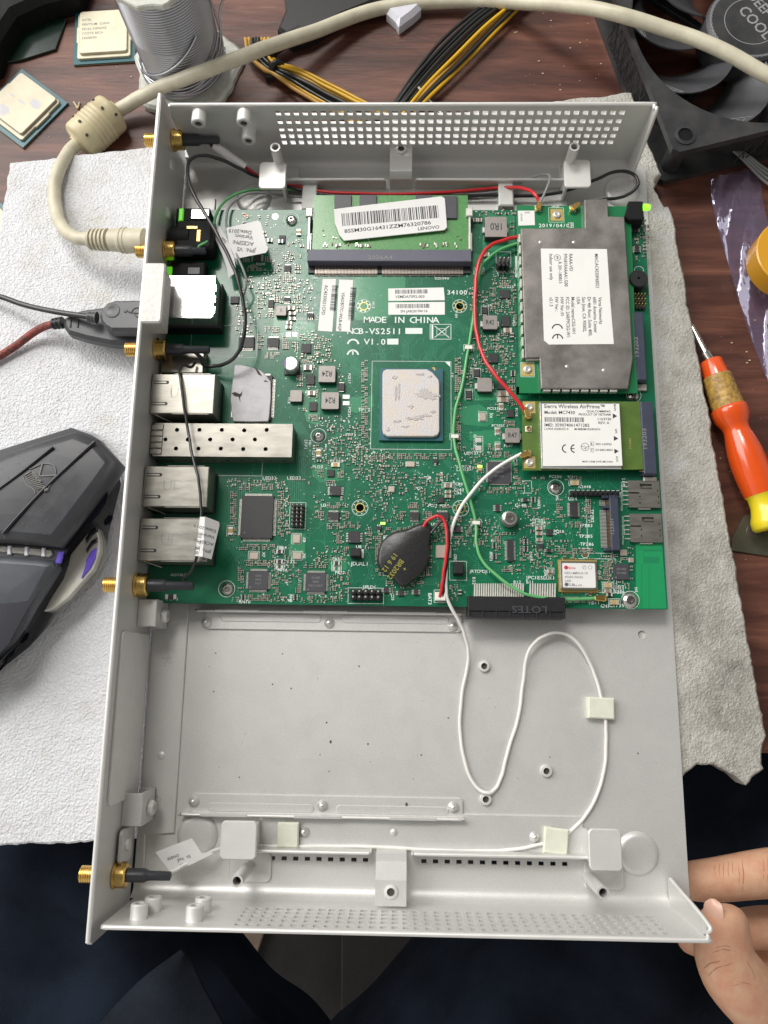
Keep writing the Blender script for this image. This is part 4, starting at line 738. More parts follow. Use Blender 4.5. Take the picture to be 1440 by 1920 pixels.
for cx, cy, w_, h_, n_ in clus:
    for k in range(int(n_*(0.8 if cx < 600 and cy < 620 else 1.0))):
        for tr_ in range(6):
            px = cx+random.uniform(-0.5, 0.5)*w_; py = cy+random.uniform(-0.5, 0.5)*h_; px = round(px/3.2)*3.2; py = round(py/3.2)*3.2
            hor = random.random() < 0.5; a, b_ = (5.0, 2.6) if hor else (2.6, 5.0)
            if random.random() < 0.18: a *= 1.5; b_ *= 1.5
            if free(px, py, 3) and 380 < px: small.append((px, py, a, b_, random.choice([0, 0, 0, 3]))); occ(px, py, a+0.6, b_+0.6); break
small.sort(key=lambda s_: -s_[2]*s_[3])
for a in small[:48]: t = MB(); passive(t, *a[:4], 0.55, a[4]); B(t, 'capacitor' if a[4] == 0 else 'resistor', ['cap_tan', 'solder_small', 'cap_yellow', 'res_black'])
t = MB()
for a in small[48:]: passive(t, *a[:4], 0.5, a[4])
kind(B(t, 'small_capacitors', ['cap_tan', 'solder_small', 'cap_yellow', 'res_black']), 'stuff')
# vias and test points
t = MB()
for cx, cy, w_, h_, n_ in clus:
    for k in range(int(n_*1.5)):
        px = cx+random.uniform(-0.62, 0.62)*w_; py = cy+random.uniform(-0.62, 0.62)*h_
        if free(px, py, 0.5): x, y = U(px, py, Z3); t.flat(circ(x, y, random.choice([0.16, 0.2, 0.26, 0.34]), 6), Z3)
for k in range(900):
    px = random.uniform(440, 1190); py = random.uniform(400, 1130)
    if free(px, py, 1): x, y = U(px, py, Z3); t.flat(circ(x, y, random.choice([0.11, 0.14, 0.22]), 6), Z3)
kind(B(t, 'solder_points', 'solder_dot'), 'stuff')
# processor with its heat spreader
x0, x1, y0, y1 = RP(771, 758, 118, 136, BT+1.2)
t = MB(); t.prism([(x0, y0), (x1, y0), (x1, y1), (x0, y1)], BT+0.4, BT+1.5, 0.05); sub_ = B(t, 'processor_substrate', 'substrate_teal')
hp = [(719+(a_-720)*1.0, b_) for a_, b_ in ((726, 692), (802, 692), (812, 698), (824, 712), (825, 722), (825, 808), (822, 815), (814, 818), (728, 818), (720, 813), (718, 806), (718, 702), (720, 695))]
ph = [U(a_, b_, BT+3.4) for a_, b_ in hp]; t = MB(); t.prism(ph, BT+1.5, BT+3.4, 0.3); pr_ = B(t, 'heat_spreader', 'spreader')
def blob(t, px, py, rx, ry, z, n=26, j=0.3, hz=0.1):
    q = V(px, py, z); pts = []
    for k in range(n):
        a_ = 2*pi*k/n; f_ = 1+random.uniform(-j, j); pts.append((q.x+rx*f_*cos(a_), q.y+ry*f_*sin(a_)))
    t.prism(pts, z, z+hz, 0.04)
t = MB(); Zp = BT+3.41
for a in ((802, 741, 4.2, 1.9), (795, 735, 2.2, 1.3), (742, 738, 0.5, 3.0), (748, 734, 0.4, 3.6), (779, 784, 3.4, 0.7), (771, 762, 1.0, 0.7), (798, 779, 3.0, 0.5), (740, 708, 1.0, 0.8), (788, 702, 1.6, 0.4), (812, 772, 1.0, 0.6), (745, 790, 1.4, 0.5), (727, 805, 0.6, 0.9), (760, 800, 1.4, 0.3), (806, 706, 0.9, 0.5)): blob(t, *a, Zp+random.uniform(0, 0.03), j=0.45, hz=0.16)
t.build('dried_thermal_paste', 'paste_dry', pr_)
t = MB(); pp(t, [(810, 689), (816, 689), (816, 696)], BT+1.52); t.build('corner_mark', 'gold', sub_)
# grey thermal pad on the network chip
ZP = BT+2.2; pad = [(440, 684), (452, 684), (470, 688), (490, 695), (500, 705), (508, 716), (508, 745), (505, 780), (503, 790), (470, 791), (437, 790), (434, 770), (432, 748), (436, 715)]
t = MB(); t.prism([U(a_, b_, ZP) for a_, b_ in pad], BT+1.6, ZP+0.1, 0.25); pad_ = B(t, 'thermal_pad', 'thermal_pad')
t = MB()
for pts in ([(434, 737), (441, 735), (450, 739), (455, 733), (453, 742), (450, 745), (451, 755), (447, 744), (440, 743)], [(478, 690), (484, 694), (492, 706), (484, 702)], [(497, 712), (503, 716), (495, 716)]): pp(t, pts, ZP+0.12)
t.build('tear_marks', 'dirt_and_hole_shade', pad_)
# electrolytic capacitor
q = V(545, 682, BT+5.4); t = MB(); t.lathe([(3.1, 0), (3.1, 4.2), (2.9, 4.4), (3.1, 4.6), (3.1, 5.2), (2.8, 5.5), (0, 5.5)], (q.x, q.y, BT+0.6), n=28, caps=False); t.mi = 1; t.box(q.x-3.3, q.x+3.3, q.y-3.3, q.y+3.3, BT+0.05, BT+0.9, 0.2)
t.mi = 2; t.flat([(q.x-2.8*cos(a_), q.y+2.8*sin(a_)) for a_ in [(-0.9+1.8*k/8) for k in range(9)]], BT+6.12); B(t, 'electrolytic_capacitor', ['cap_can', 'black_plastic', 'purple_ink']); occ(545, 690, 30, 36)
# board screws
for px, py, r_ in ((597, 817, 2.5), (425, 1104, 2.7), (1182, 1125, 3.3), (1042, 914, 2.7), (546, 411, 2.6), (1188, 741, 2.6)):
    q = V(px, py, BT+1.5); t = MB(); t.lathe([(r_, 0), (r_*0.97, 0.6), (r_*0.8, 1.4), (r_*0.5, 1.9)], (q.x, q.y, BT+0.05), n=28, sharp=False, caps=False); t.lathe([(r_*0.5, 0), (r_*0.36, 0.02), (r_*0.36, -1.0), (0, -1.0)], (q.x, q.y, BT+1.95), n=6, caps=False); B(t, 'board_screw', 'screw_steel')
q = V(956, 972, BT+4.5); t = MB(); t.lathe([(3.4, 0), (3.4, 3.2), (2.2, 3.4), (2.2, 4.0), (2.9, 4.1), (2.8, 5.1), (2.2, 5.5), (1.0, 5.5), (0.9, 4.7), (0, 4.7)], (q.x, q.y, BT+0.05), n=24, caps=False); B(t, 'standoff_screw', 'screw_steel', 'screw standing on a raised round spacer')
# small wire holders
for px, py in ((879, 651), (853, 818), (893, 980), (898, 507)):
    x0, x1, y0, y1 = RP(px, py, 14, 7, BT+2.2); t = MB(); t.box(x0, x1, y0, y1, BT+2.0, BT+2.4, 0.1); t.box(x0, x0+0.4, y0, y1, BT+0.05, BT+2.0); t.box(x1-0.4, x1, y0, y1, BT+0.05, BT+2.0); B(t, 'wire_holder', 'white_ceramic')
# light emitting diodes
for px, py, m_ in ((900, 874, 'led_lime'), (900, 880, 'cap_yellow'), (718, 981, 'led_lime')):
    x0, x1, y0, y1 = RP(px, py, 9, 4.5, BT+0.8); t = MB(); t.box(x0, x1, y0, y1, BT+0.05, BT+0.8, 0.15); B(t, 'indicator_light', m_)
for px, py in ((1097, 1040), (459, 403)): x, y = U(px, py, Z3); t = MB(); t.flat(circ(x, y, 0.75, 16), Z3); B(t, 'fiducial_mark', 'copper_dot')
# pin headers
def header(px, py, w_, h_, nx, ny, hz=2.4, name='pin_header', gold=False, cap=False):
    x0, x1, y0, y1 = RP(px, py, w_, h_, BT+hz); t = MB(); dx, dy = (x1-x0)/nx, (y1-y0)/ny
    for i in range(nx):
        for j in range(ny):
            cx, cy = x0+(i+0.5)*dx, y0+(j+0.5)*dy; t.mi = 0; t.prism([(cx+dx*0.5*a_, cy+dy*0.5*b_) for a_, b_ in ((-0.95, -0.5), (-0.5, -0.95), (0.5, -0.95), (0.95, -0.5), (0.95, 0.5), (0.5, 0.95), (-0.5, 0.95), (-0.95, 0.5))], BT+0.05, BT+hz, 0.1)
            t.mi = 1; r_ = min(dx, dy)*0.13; t.box(cx-r_, cx+r_, cy-r_, cy+r_, BT+hz, BT+hz+(1.2 if cap else 3.4), 0.1)
    if cap: t.mi = 0; t.box(x0+dx*0.1, x1-dx*0.1, y0+dy*0.3, y1-dy*0.3, BT+hz, BT+hz+2.8, 0.2)
    occ(px, py, w_+4, h_+4); return B(t, name, ['black_plastic', 'dull_gold' if gold else 'solder'])
header(686, 1115, 58, 22, 5, 2); header(667, 1037, 20, 20, 2, 2, cap=True); header(859, 1066, 20, 26, 2, 3, cap=True); header(944, 490, 24, 18, 3, 1, hz=5); header(558, 967, 22, 44, 3, 6, hz=1.6); header(1197, 566, 26, 28, 4, 3, hz=1.2, gold=True)
x0, x1, y0, y1 = RP(1115, 925, 92, 9, BT+2.2); t = MB(); t.box(x0, x1, y0, y1, BT+0.05, BT+2.2, 0.15)
for k in range(10):
    cx = x0+(k+0.5)*(x1-x0)/10; t.mi = 1; t.rod((cx, (y0+y1)/2, BT+2), (cx+0.2, (y0+y1)/2, BT+7.5), 0.33, n=6)
B(t, 'pin_header', ['black_plastic', 'res_black'])
# battery socket
x0, x1, y0, y1 = RP(826, 1118, 20, 16, BT+3); t = MB(); t.box(x0, x1, y0, y1, BT+0.05, BT+3.2, 0.3); t.mi = 1; t.box(x0+0.8, x1-0.8, y0-0.1, y0+1.2, BT+0.6, BT+2.6); B(t, 'battery_socket', ['white_ceramic', 'pink_plastic']); occ(826, 1117, 24, 24)
# network jacks and cages along the faceplate
def stamp(t, s_, x, y, z, h): t.text(s_, x, y, z, h, 0, 'C')
def jack(x1, y0, y1, zt, s_=None, label=None, m='cage_steel', x0=0.6):
    t = MB(); t.prism([(x0, y0), (x1, y0), (x1, y1), (x0, y1)], BT+0.1, zt, 0.3); t.mi = 1
    for k in (0.24, 0.78):
        yy = y0+(y1-y0)*k; t.prism(rrect(x0+0.3, x0+7, yy-0.75, yy+0.75, 0.7), zt+0.005, zt+0.02)
    t.mi = 0
    for k in (0.24, 0.78):
        yy = y0+(y1-y0)*k; t.prism(rrect(x0+0.3, x0+6.0, yy-0.35, yy+0.35, 0.3), zt+0.02, zt+0.18, 0.06)
    for yy in (y0-0.25, y1+0.05): t.box(x0+9, x1-2, yy, yy+0.2, zt-0.5, zt-0.1)
    t.tube([(x0+0.2, y1-1, zt+0.2), (x0-0.2, y0+3, zt-0.2), (x0+0.6, y0+0.5, zt-0.8), (x0+7, y0-1.5, zt-8)], 0.3, 6)
    t.mi = 2
    if s_:
        stamp(t, s_, (x0+x1)/2+0.5, (y0+y1)/2+0.3, zt+0.01, 4.2)  # grey offset copy paints the edge shade of the stamped letters
        t.mi = 0; vs, fs, W_ = glyphs(s_); stamp(t, s_, (x0+x1)/2+0.62, (y0+y1)/2+0.22, zt+0.018, 4.05)
    o = B(t, 'network_jack', [m, 'black_plastic', 'ink_and_stamp_shade'], label)
    b_ = MB(); b_.box(x0+0.4, x1+0.4, y0-0.1, y1+0.1, BT+0.08, BT+3.0, 0.2); b_.build('jack_base', 'black_plastic', o)
def jy(a, b_, z=23.5): return U(330, b_, z)[1], U(330, a, z)[1]
y0, y1 = jy(701, 775); jack(U(402, 735, 23.5)[0], y0, y1, 23.5, 'UDE', 'network jack with faintly stamped top above the perforated cage')
y0, y1 = jy(874, 950); jack(U(390, 910, 23.5)[0], y0, y1, 23.5, 'UDE', 'network jack with stamped letters just below the perforated cage')
y0, y1 = jy(972, 1052); jack(U(390, 1010, 23.5)[0], y0, y1, 23.5, 'UDE', 'network jack with stamped letters under the folded white cable label')
# perforated cage
zc = BT+9.6; x1 = U(548, 820, zc)[0]; y1 = U(400, 794, zc)[1]; y0 = U(400, 856, zc)[1]; x0 = 1.5
hl = []
for px, py in ((332, 806), (374, 806), (416, 806), (458, 807), (500, 806), (310, 824), (352, 824), (394, 824), (436, 824), (478, 824), (330, 841), (372, 841), (414, 841), (456, 842), (498, 842)): hl.append((*U(px, py, zc), 0.88))
t = MB(); gridplate(t, [x0, x1], [y0, y1], lambda u, v: False, lambda x, y, w_: (x, y, zc if w_ == 0 else zc-0.4), hl)
for yy in (y0, y1-0.4): t.box(x0, x1, yy, yy+0.4, BT+0.1, zc-0.42)
t.box(x1-0.4, x1, y0+0.42, y1-0.42, BT+0.1, zc-0.42)
for k in range(5): yy = y0+0.6+k*(y1-y0-1.2)/5; t.box(x0-1.2, x0+3.8, yy+0.15, yy+(y1-y0-1.2)/5-0.15, zc+0.05, zc+0.5, 0.2)
t.mi = 1
for k in range(9): t.box(x0+6+k*6, x0+6.9+k*6, y0-0.12, y0-0.02, BT+3, BT+3.9)
B(t, 'transceiver_cage', ['cage_steel', 'black_plastic'], 'long metal cage with rows of round holes')
# double USB port, mirror bright top
x0, y1 = U(305, 516, 25.5); x1, y0 = U(400, 594, 25.5); t = MB(); t.prism([(x0-1.5, y0), (x1, y0), (x1, y1), (x0-1.5, y1)], BT+0.1, 25.5, 0.3); t.box(x0+5, x1-1, y0-0.3, y0-0.05, 24.6, 25.2)
for k in range(3): t.box(x1+0.02, x1+0.3, y0+2+5*k, y0+5+5*k, 23, 25.0)
t.mi = 1; t.box(x0-1.5, x1+0.8, y0-0.8, y1+0.8, BT+0.08, BT+7, 0.3); B(t, 'double_usb_port', ['mirror_steel', 'black_plastic'])
# round power jack, side push button and light holder
x0, x1, y0, y1 = RP(362, 436, 66, 54, 21); t = MB(); t.prism(rrect(x0, x1, y0, y1, 2), BT+0.1, 20, 1.0); t.lathe([(6, 0), (6, 8)], (x0-2, (y0+y1)/2, 15), (1, 0, 0), 20)
t.mi = 1; t.box(x0+5, x0+10, y1-5, y1-3.4, 20, 20.6, 0.2); t.box(x1-7, x1-5, y0+3, y0+9, 18, 20.4, 0.3); B(t, 'power_socket', ['black_matte', 'dull_gold'])
x0, x1, y0, y1 = RP(360, 400, 60, 26, 18); t = MB(); t.prism([(x0, y0), (x1, y0), (x1, y1), (x0, y1)], BT+0.1, 17, 0.5); t.mi = 1; t.box(x0+7, x0+15, y0+1, y1-1, 17, 17.6, 0.2); t.mi = 2; t.box(x0+1.5, x0+3.5, y0-0.5, y1-1, 16, 18.4, 0.4); B(t, 'push_button', ['black_matte', 'screw_steel', 'green_plastic'])
x0, x1, y0, y1 = RP(350, 505, 62, 34, 17); t = MB(); t.prism([(x0, y0), (x1, y0), (x1, y1), (x0, y1)], BT+0.1, 16, 0.5); t.mi = 1; t.box(x0+8, x1-2, y0+2.5, y1-3, 16, 16.3, 0.1); t.mi = 2; t.box(x0-1.5, x0+1.0, y0+0.5, y1-3, 12, 17.5, 0.6); B(t, 'light_holder', ['black_matte', 'chip_grey', 'green_plastic'], 'black light holder with a glowing green edge')
x0, x1, y0, y1 = RP(1189, 394, 37, 35, BT+8); t = MB(); t.prism([(x0, y0+2), (x0+2, y0), (x1, y0), (x1, y1), (x0+2, y1), (x0+2, y1-1)], BT+0.1, BT+8, 0.4); B(t, 'corner_light_holder', 'black_matte')
q = V(1215, 389, 12); t = MB(); t.lathe([(1.5, 0), (1.5, 2), (1.1, 2.9), (0, 3.2)], (q.x-2, q.y, 12), (1, 0, 0), 16, caps=False); B(t, 'corner_indicator_light', 'led_green')
# buzzer
q = V(1198, 521, BT+6); t = MB(); t.lathe([(4.1, 0), (4.1, 5.3), (3.8, 5.8), (0.55, 5.8), (0.5, 4.6), (0, 4.6)], (q.x, q.y, BT+0.1), n=32, caps=False); B(t, 'buzzer', 'black_plastic'); occ(1198, 521, 36, 36)
# memory socket
x0, y1 = U(577, 468, 14.6); x1, y0 = U(884, 491, 14.6)
t = MB(); t.box(x0, x1, y0, y1, BT+0.1, 15.0, 0.25); t.mi = 2; t.text('2036A4', (x0+x1)/2-4, (y0+y1)/2-1.0, 15.02, 1.9, 0, 'C', sx=1.3); t.mi = 1
ys0 = U(700, 514, BT+1)[1]; t.mi = 3; t.box(x0, x1, ys0+0.6, y0, BT+0.08, BT+1.1); 
t.mi = 1; n_ = 104
for k in range(n_):
    xx = x0+3.2+k*(x1-x0-6.4)/n_
    if 44 <= k <= 46: continue
    t.box(xx, xx+0.34, ys0, y0-0.02, BT+1.12, BT+1.4); t.box(xx, xx+0.34, ys0-0.5, ys0, BT+0.05, BT+0.6)
ms_ = B(t, 'memory_socket', ['ram_socket', 'contact_bronze', 'ink_and_stamp_shade', 'black_plastic'])
for px in (581, 880):
    a = V(px, 398, 13.5); b_ = V(px, 470, 13.5); t = MB(); t.box(a.x-0.5, a.x+0.5, b_.y, a.y, 10, 14.6, 0.2); t.box(a.x-1.6, a.x+1.4, a.y-3, a.y+1, 13.4, 15.4, 0.3); t.box(a.x-0.8, a.x+1.2, b_.y, b_.y+9, 12, 13.4, 0.2); t.build('socket_latch', 'solder', ms_)
# card connectors on the right edge
def cardcon(px0, px1, py0, py1, s_, zt, teeth):
    x0, y1 = U(px0, py0, zt); x1, y0 = U(px1, py1, zt); t = MB(); t.box(x0, x1, y0, y1, BT+0.1, zt, 0.3); t.mi = 1; n_ = teeth
    for k in range(n_): yy = y0+1.2+k*(y1-y0-2.4)/n_; t.box(x0-1.6, x0+0.1, yy, yy+0.3, zt-1.9, zt-1.6)
    t.mi = 2; t.text(s_, (x0+x1)/2-0.9, (y0+y1)/2-5, zt+0.01, 1.8, 90, 'L', sx=1.25); t.mi = 3; t.box(x0+1, x1+1.2, y0-3, y0-0.3, BT+0.1, BT+1.6, 0.2); B(t, 'card_connector', ['connector_blue', 'gold', 'ink_and_stamp_shade', 'solder'])
cardcon(1189, 1213, 585, 712, '193203', 15.6, 26); cardcon(1201, 1232, 753, 888, '193203', 15.6, 26)
x0, y1 = U(1130, 928, BT+3.5); x1, y0 = U(1163, 1032, BT+3.5); t = MB(); xm = x0+(x1-x0)*0.42
t.box(xm, x1, y0, y1, BT+0.1, BT+4.2, 0.3); t.box(x0, xm, y0, y0+1.2, BT+0.1, BT+3.2, 0.3); t.box(x0, xm, y1-1.2, y1, BT+0.1, BT+3.2, 0.3); t.box(x0, xm, y0+1.2, y1-1.2, BT+0.1, BT+0.9); t.box(x0+0.3, xm, y1-5.4, y1-4.4, BT+0.9, BT+3.0)
for k in range(34):
    yy = y0+1.6+k*(y1-y0-3.2)/34
    if k in (27, 28, 29): continue
    t.mi = 1; t.box(x0-1.0, x0+1.6, yy, yy+0.28, BT+0.9, BT+1.15); t.mi = 2; t.box(x0+1.9, xm-0.05, yy, yy+0.32, BT+1.2, BT+1.6)
t.mi = 3; t.text('123301', (xm+x1)/2-0.6, (y0+y1)/2-5, BT+4.21, 1.4, 90, 'L', sx=1.2); B(t, 'short_card_socket', ['connector_blue', 'solder', 'gold', 'ink_and_stamp_shade'])
# sim card trays
def tray(px0, px1, py0, py1):
    zt = BT+1.7; x0, y1 = U(px0, py0, zt); x1, y0 = U(px1, py1, zt); t = MB()
    hl_ = [(*U(px0+a_, py0+b_, zt), 0.32) for a_, b_ in ((23, 30), (23, 42), (56, 19), (58, 31), (58, 42))]
    gridplate(t, [x0, x1, x1-8.2, x1-3.2, x0+4.6], [y0, y1, y1-1.4, y1-3.6, y1-5.6, y1-5.0], lambda u, v: (x1-8.2 < u < x1-3.2 and y1-3.6 < v < y1-1.4) or (u < x0+4.6 and y1-5.6 < v < y1-5.0), lambda x, y, w_: (x, y, zt if w_ == 0 else zt-0.25), hl_)
    t.box(x1-7, x1-3.2, y1-2.9, y1-2.3, zt-0.2, zt-0.02); t.box(x0, x0+0.25, y0, y1, BT+0.1, zt-0.26); t.box(x0, x1, y0, y0+0.25, BT+0.1, zt-0.26); t.box(x0+1, x1-1, y0+1, y1-1, BT+0.05, BT+0.3)
    t.mi = 1
    for k in range(6): yy = y0+1.4+k*1.9; t.box(x0-2.0, x0-0.02, yy, yy+0.45, BT+0.05, BT+0.4)
    t.box(x0+4, x1-4, y0-0.6, y0-0.1, BT+0.1, BT+1.0); B(t, 'sim_tray', ['cage_steel', 'solder'])
tray(1177, 1239, 901, 952); tray(1180, 1243, 963, 1017)
# satellite positioning module
x0, y1 = U(1050, 1052, BT+2.2); x1, y0 = U(1121, 1106, BT+2.2); t = MB(); t.mi = 1; t.box(x0-0.6, x1+0.4, y0-0.8, y1+0.8, BT+0.05, BT+0.8)
for k in range(13):
    xx = x0+0.5+k*(x1-x0-0.5)/13
    if k in (7, 8): continue
    t.mi = 2; t.box(xx, xx+0.6, y1+0.8, y1+1.5, BT+0.05, BT+0.5); t.box(xx, xx+0.6, y0-1.5, y0-0.8, BT+0.05, BT+0.5)
t.mi = 2; t.box(x0-0.9, x0-0.5, y0+1, y0+5, BT+0.3, BT+0.82); t.box(x0-0.9, x0-0.5, y1-5, y1-1, BT+0.3, BT+0.82)
t.mi = 0; t.prism(rrect(x0, x1, y0, y1, 0.6), BT+0.8, BT+2.3, 0.25); pm_ = B(t, 'positioning_module', ['cage_steel', 'dull_gold', 'gold']); occ(1085, 1079, 82, 66)
x0 += 0.8; x1 -= 0.8; y0 += 0.8; y1 -= 0.8; zt = BT+2.34
t = MB(); t.prism(rrect(x0, x1, y0, y1, 0.5), BT+2.31, zt); t.mi = 2; t.flat(circ(x0+1.6, y1-1.9, 0.85, 16), zt+0.02); t.mi = 2; t.text('blox', x0+2.6, y1-2.5, zt+0.02, 1.15)
t.mi = 1; t.text('NEO-M8N-0-10', x0+0.9, y1-4.6, zt+0.02, 1.0); t.text('69205106262', x0+0.9, y1-6.2, zt+0.02, 0.95); t.text('2305', x0+0.9, y1-7.8, zt+0.02, 0.9); t.text('1822 36', x0+0.9, y1-9.2, zt+0.02, 0.9); t.text('u-blox AG', x0+3.0, y0+0.6, zt+0.02, 0.8); t.flat(circ(x0+1.5, y0+1.2, 0.8, 16), zt+0.02)
t.ring(x1-4.4, y1-1.7, 0.75, 0.14, zt+0.02, 16); t.line([(x1-4.9, y1-2.1), (x1-4.0, y1-1.2)], 0.14, zt+0.02); t.ring(x1-2.0, y1-1.7, 0.75, 0.14, zt+0.02, 16); t.build('module_sticker', ['paper', 'ink_and_stamp_shade', 'ink_red'], pm_)
# card slot at the lower edge
x0, y1 = U(877, 1118, 14); x1, y0 = U(1060, 1160, 14); t = MB(); t.box(x0, x1, y0+2.6, y1, 5, 15.2, 0.3); t.box(x0, x1, y0, y0+2.6, 5, 14.6, 0.3)
for k in range(8): xx = x0+0.6+k*(x1-x0-1.2)/7; t.box(xx-0.3, xx+0.3, y0+0.02, y0+2.9, 14.62, 15.0, 0.1)
t.mi = 1; t.text('LOTES', (x0+x1)/2+5, y1-5.2, 15.22, 2.8, 180, 'C', sx=1.25)
es_ = B(t, 'expansion_slot', ['black_plastic', 'chip_grey'])
t = MB()
for a_, b_, n_ in ((888, 983, 22), (992, 1043, 11)):
    for k in range(n_):
        px = a_+(k+0.5)*(b_-a_)/n_; p0 = V(px, 1094, BT+0.1); p1 = V(px, 1119, 13); t.add([(p0.x-0.3, p0.y, BT+0.2), (p0.x+0.3, p0.y, BT+0.2), (p1.x+0.3, p1.y, 12.6), (p1.x-0.3, p1.y, 12.6)], [[3, 2, 1, 0]]); t.add([(p0.x-0.3, p0.y-0.6, BT+0.0), (p0.x+0.3, p0.y-0.6, BT+0.0), (p1.x+0.3, p1.y, 11.6), (p1.x-0.3, p1.y, 11.6)], [[0, 1, 2, 3]])
t.build('slot_contacts', 'solder', es_)
# printed stickers on the board
def barcode(t, x0, y0, L_, h, z, rot=0, n=46):
    c, s_ = cos(radians(rot)), sin(radians(rot)); u = 0
    while u < L_:
        wd = random.choice([0.2, 0.2, 0.35, 0.55])*L_/28*46/n; R_ = lambda a_, b_: (x0+a_*c-b_*s_, y0+a_*s_+b_*c, z); t.add([R_(u, 0), R_(min(L_, u+wd), 0), R_(min(L_, u+wd), h), R_(u, h)], [[0, 1, 2, 3]]); u += wd+random.choice([0.2, 0.3, 0.5])*L_/28*46/n
def sticker(parent, pts, z, name='printed_sticker', m='paper', r=0.0, label=None, hz=0.1):
    t = MB(); t.prism([U(a_, b_, z) for a_, b_ in pts], z-hz, z); return t
zt = BT+0.16
t = sticker(BD, [(605, 523), (630, 523), (623, 622), (596, 620)], zt); t.mi = 1; q = U(614, 535, zt); barcode(t, U(628, 536, 0)[0]-0.3, q[1], 12.5, 2.6, zt+0.02, -93.5, 30); t.text('AC4330021CFD', *U(609, 534, zt), zt+0.02, 1.5, -94); B(t, 'printed_sticker', ['paper_bright', 'ink'], 'left of the two upright barcode stickers')
t = sticker(BD, [(636, 524), (662, 525), (656, 622), (630, 621)], zt); t.mi = 1; q = U(650, 539, zt); barcode(t, q[0]+1.8, q[1], 15.8, 2.6, zt+0.02, -93.5, 34); t.text('VSADB77C-WLB-4GP', *U(641, 548, zt), zt+0.02, 1.4, -94); B(t, 'printed_sticker', ['paper_bright', 'ink'], 'right of the two upright barcode stickers')
t = sticker(BD, [(728, 541), (832, 539), (834, 563), (728, 564)], zt); t.mi = 1; barcode(t, *U(741, 551, zt), 14.5, 2.0, zt+0.02, 1, 40); t.text('VSMDA7092-003', *U(741, 559, zt), zt+0.02, 1.3, 1); B(t, 'printed_sticker', ['paper_bright', 'ink'], 'upper of the two level barcode stickers')
t = sticker(BD, [(728, 567), (834, 566), (834, 590), (728, 590)], zt); t.mi = 1; barcode(t, *U(742, 578, zt), 15.0, 2.0, zt+0.02, 1, 40); t.text('SN JAR20194116', *U(751, 586, zt), zt+0.02, 1.2, 1); B(t, 'printed_sticker', ['paper_bright', 'ink'], 'lower of the two level barcode stickers')
# ================================================================ plug-in modules
RM = thing('memory_module', 'green memory module with a tilted white barcode sticker, clipped into the grey socket', 'memory module', (100, 315, 13.2))
x0, y1 = U(589, 366, 14); x1, y0 = U(878, 472, 14)
t = MB(); t.prism([(x0, y0), (x1, y0), (x1, y1), (x0, y1)], 13.0, 14.0); 
t.build('module_board', 'ram_pcb', RM)
for px, py, w_, h_ in ((643, 378, 31, 26), (690, 378, 31, 26), (795, 378, 31, 26), (843, 388, 28, 42)):
    a = RP(px, py, w_, h_, 15); t = MB(); t.box(*a, 14.02, 15.0, 0.15); t.build('memory_chip', 'chip_grey', RM)
t = MB()
for i in range(60):
    px = random.choice([random.uniform(600, 640), random.uniform(650, 700), random.uniform(785, 860)]) if i < 34 else random.uniform(600, 865); py = random.uniform(456, 462) if i < 34 else random.uniform(430, 450)
    a = RP(px, py, 2.4, 5 if i < 34 else 2, 14.5); t.mi = random.choice([0, 1, 1]); t.box(*a, 14.02, 14.5, 0.05)
kind(t.build('tiny_components', ['cap_tan', 'solder'], RM), 'stuff')
zt = 15.6; t = MB(); t.prism([U(a_, b_, zt) for a_, b_ in ((626, 392), (700, 383), (828, 368), (834, 372), (838, 426), (833, 431), (645, 451), (636, 440), (628, 418))], zt-0.5, zt); t.mi = 1
barcode(t, *U(642, 424, zt), 43.5, 6.3, zt+0.02, 5.6, 64); t.text('8SSM30G16431ZZM76320786', *U(646, 437, zt), zt+0.02, 1.8, 6.6, wd=39); t.text('LENOVO', *U(784, 432, zt), zt+0.02, 1.6, 6, wd=9.6)
t.build('printed_sticker', ['paper', 'ink'], RM)
# wireless card under its shield
WM = thing('wireless_card', 'green wireless card under a large dull metal shield with a white address label', 'wireless card', (180, 280, 13))
zb = 14.2; zs = 17.6
wp = [(969, 385), (1096, 385), (1180, 410), (1195, 560), (1190, 737), (974, 737)]; t = MB(); t.prism([U(a_, b_, zb) for a_, b_ in ((969, 385), (1182, 387), (1196, 737), (974, 737))], zb-1, zb); t.build('card_board', 'wifi_pcb', WM)
sp_ = [(977, 428), (1097, 427), (1096, 374), (1139, 372), (1141, 405), (1171, 406), (1187, 672), (1178, 728), (1015, 728), (1012, 670), (985, 671)]
t = MB(); t.prism([U(a_, b_, zs) for a_, b_ in sp_], zb+0.6, zs, 0.35); t.mi = 1
x_, y_ = U(977, 430, zs); xe, ye = U(984, 668, zs)
for k in range(11): yy = y_+(ye-y_)*(k+0.3)/11; t.box(x_-0.9+(xe-x_)*k/11, x_-0.1+(xe-x_)*k/11, yy-4.0, yy, zb, zs-0.9, 0.1)
q0 = U(1018, 733, zb+1); q1 = U(1160, 733, zb+1)
for k in range(8): xx = q0[0]+(q1[0]-q0[0])*k/8; t.box(xx, xx+3.0, q0[1]-0.6, q0[1]+0.4, zb+0.05, zb+2.4, 0.1)
t.box(U(985, 671, zb)[0], U(1012, 671, zb)[0], U(985, 678, zb)[1], U(985, 672, zb)[1]+1, zb+0.05, zb+2.0, 0.2)
t.mi = 1
for px, py in ((1013, 454), (1076, 454), (1063, 687), (1132, 694)): q = V(px, py, zs); t.lathe([(0.75, 0), (0.6, 0.12), (0, 0.14)], (q.x, q.y, zs), n=14, sharp=False, caps=False)
wsh = t.build('metal_shield', ['dull_shield', 'solder'], WM)
zl = zs+0.14; t = MB(); t.prism([U(a_, b_, zl) for a_, b_ in ((1014, 466), (1138, 467), (1144, 560), (1151, 645), (1029, 646), (1020, 638))], zl-0.12, zl); t.mi = 1
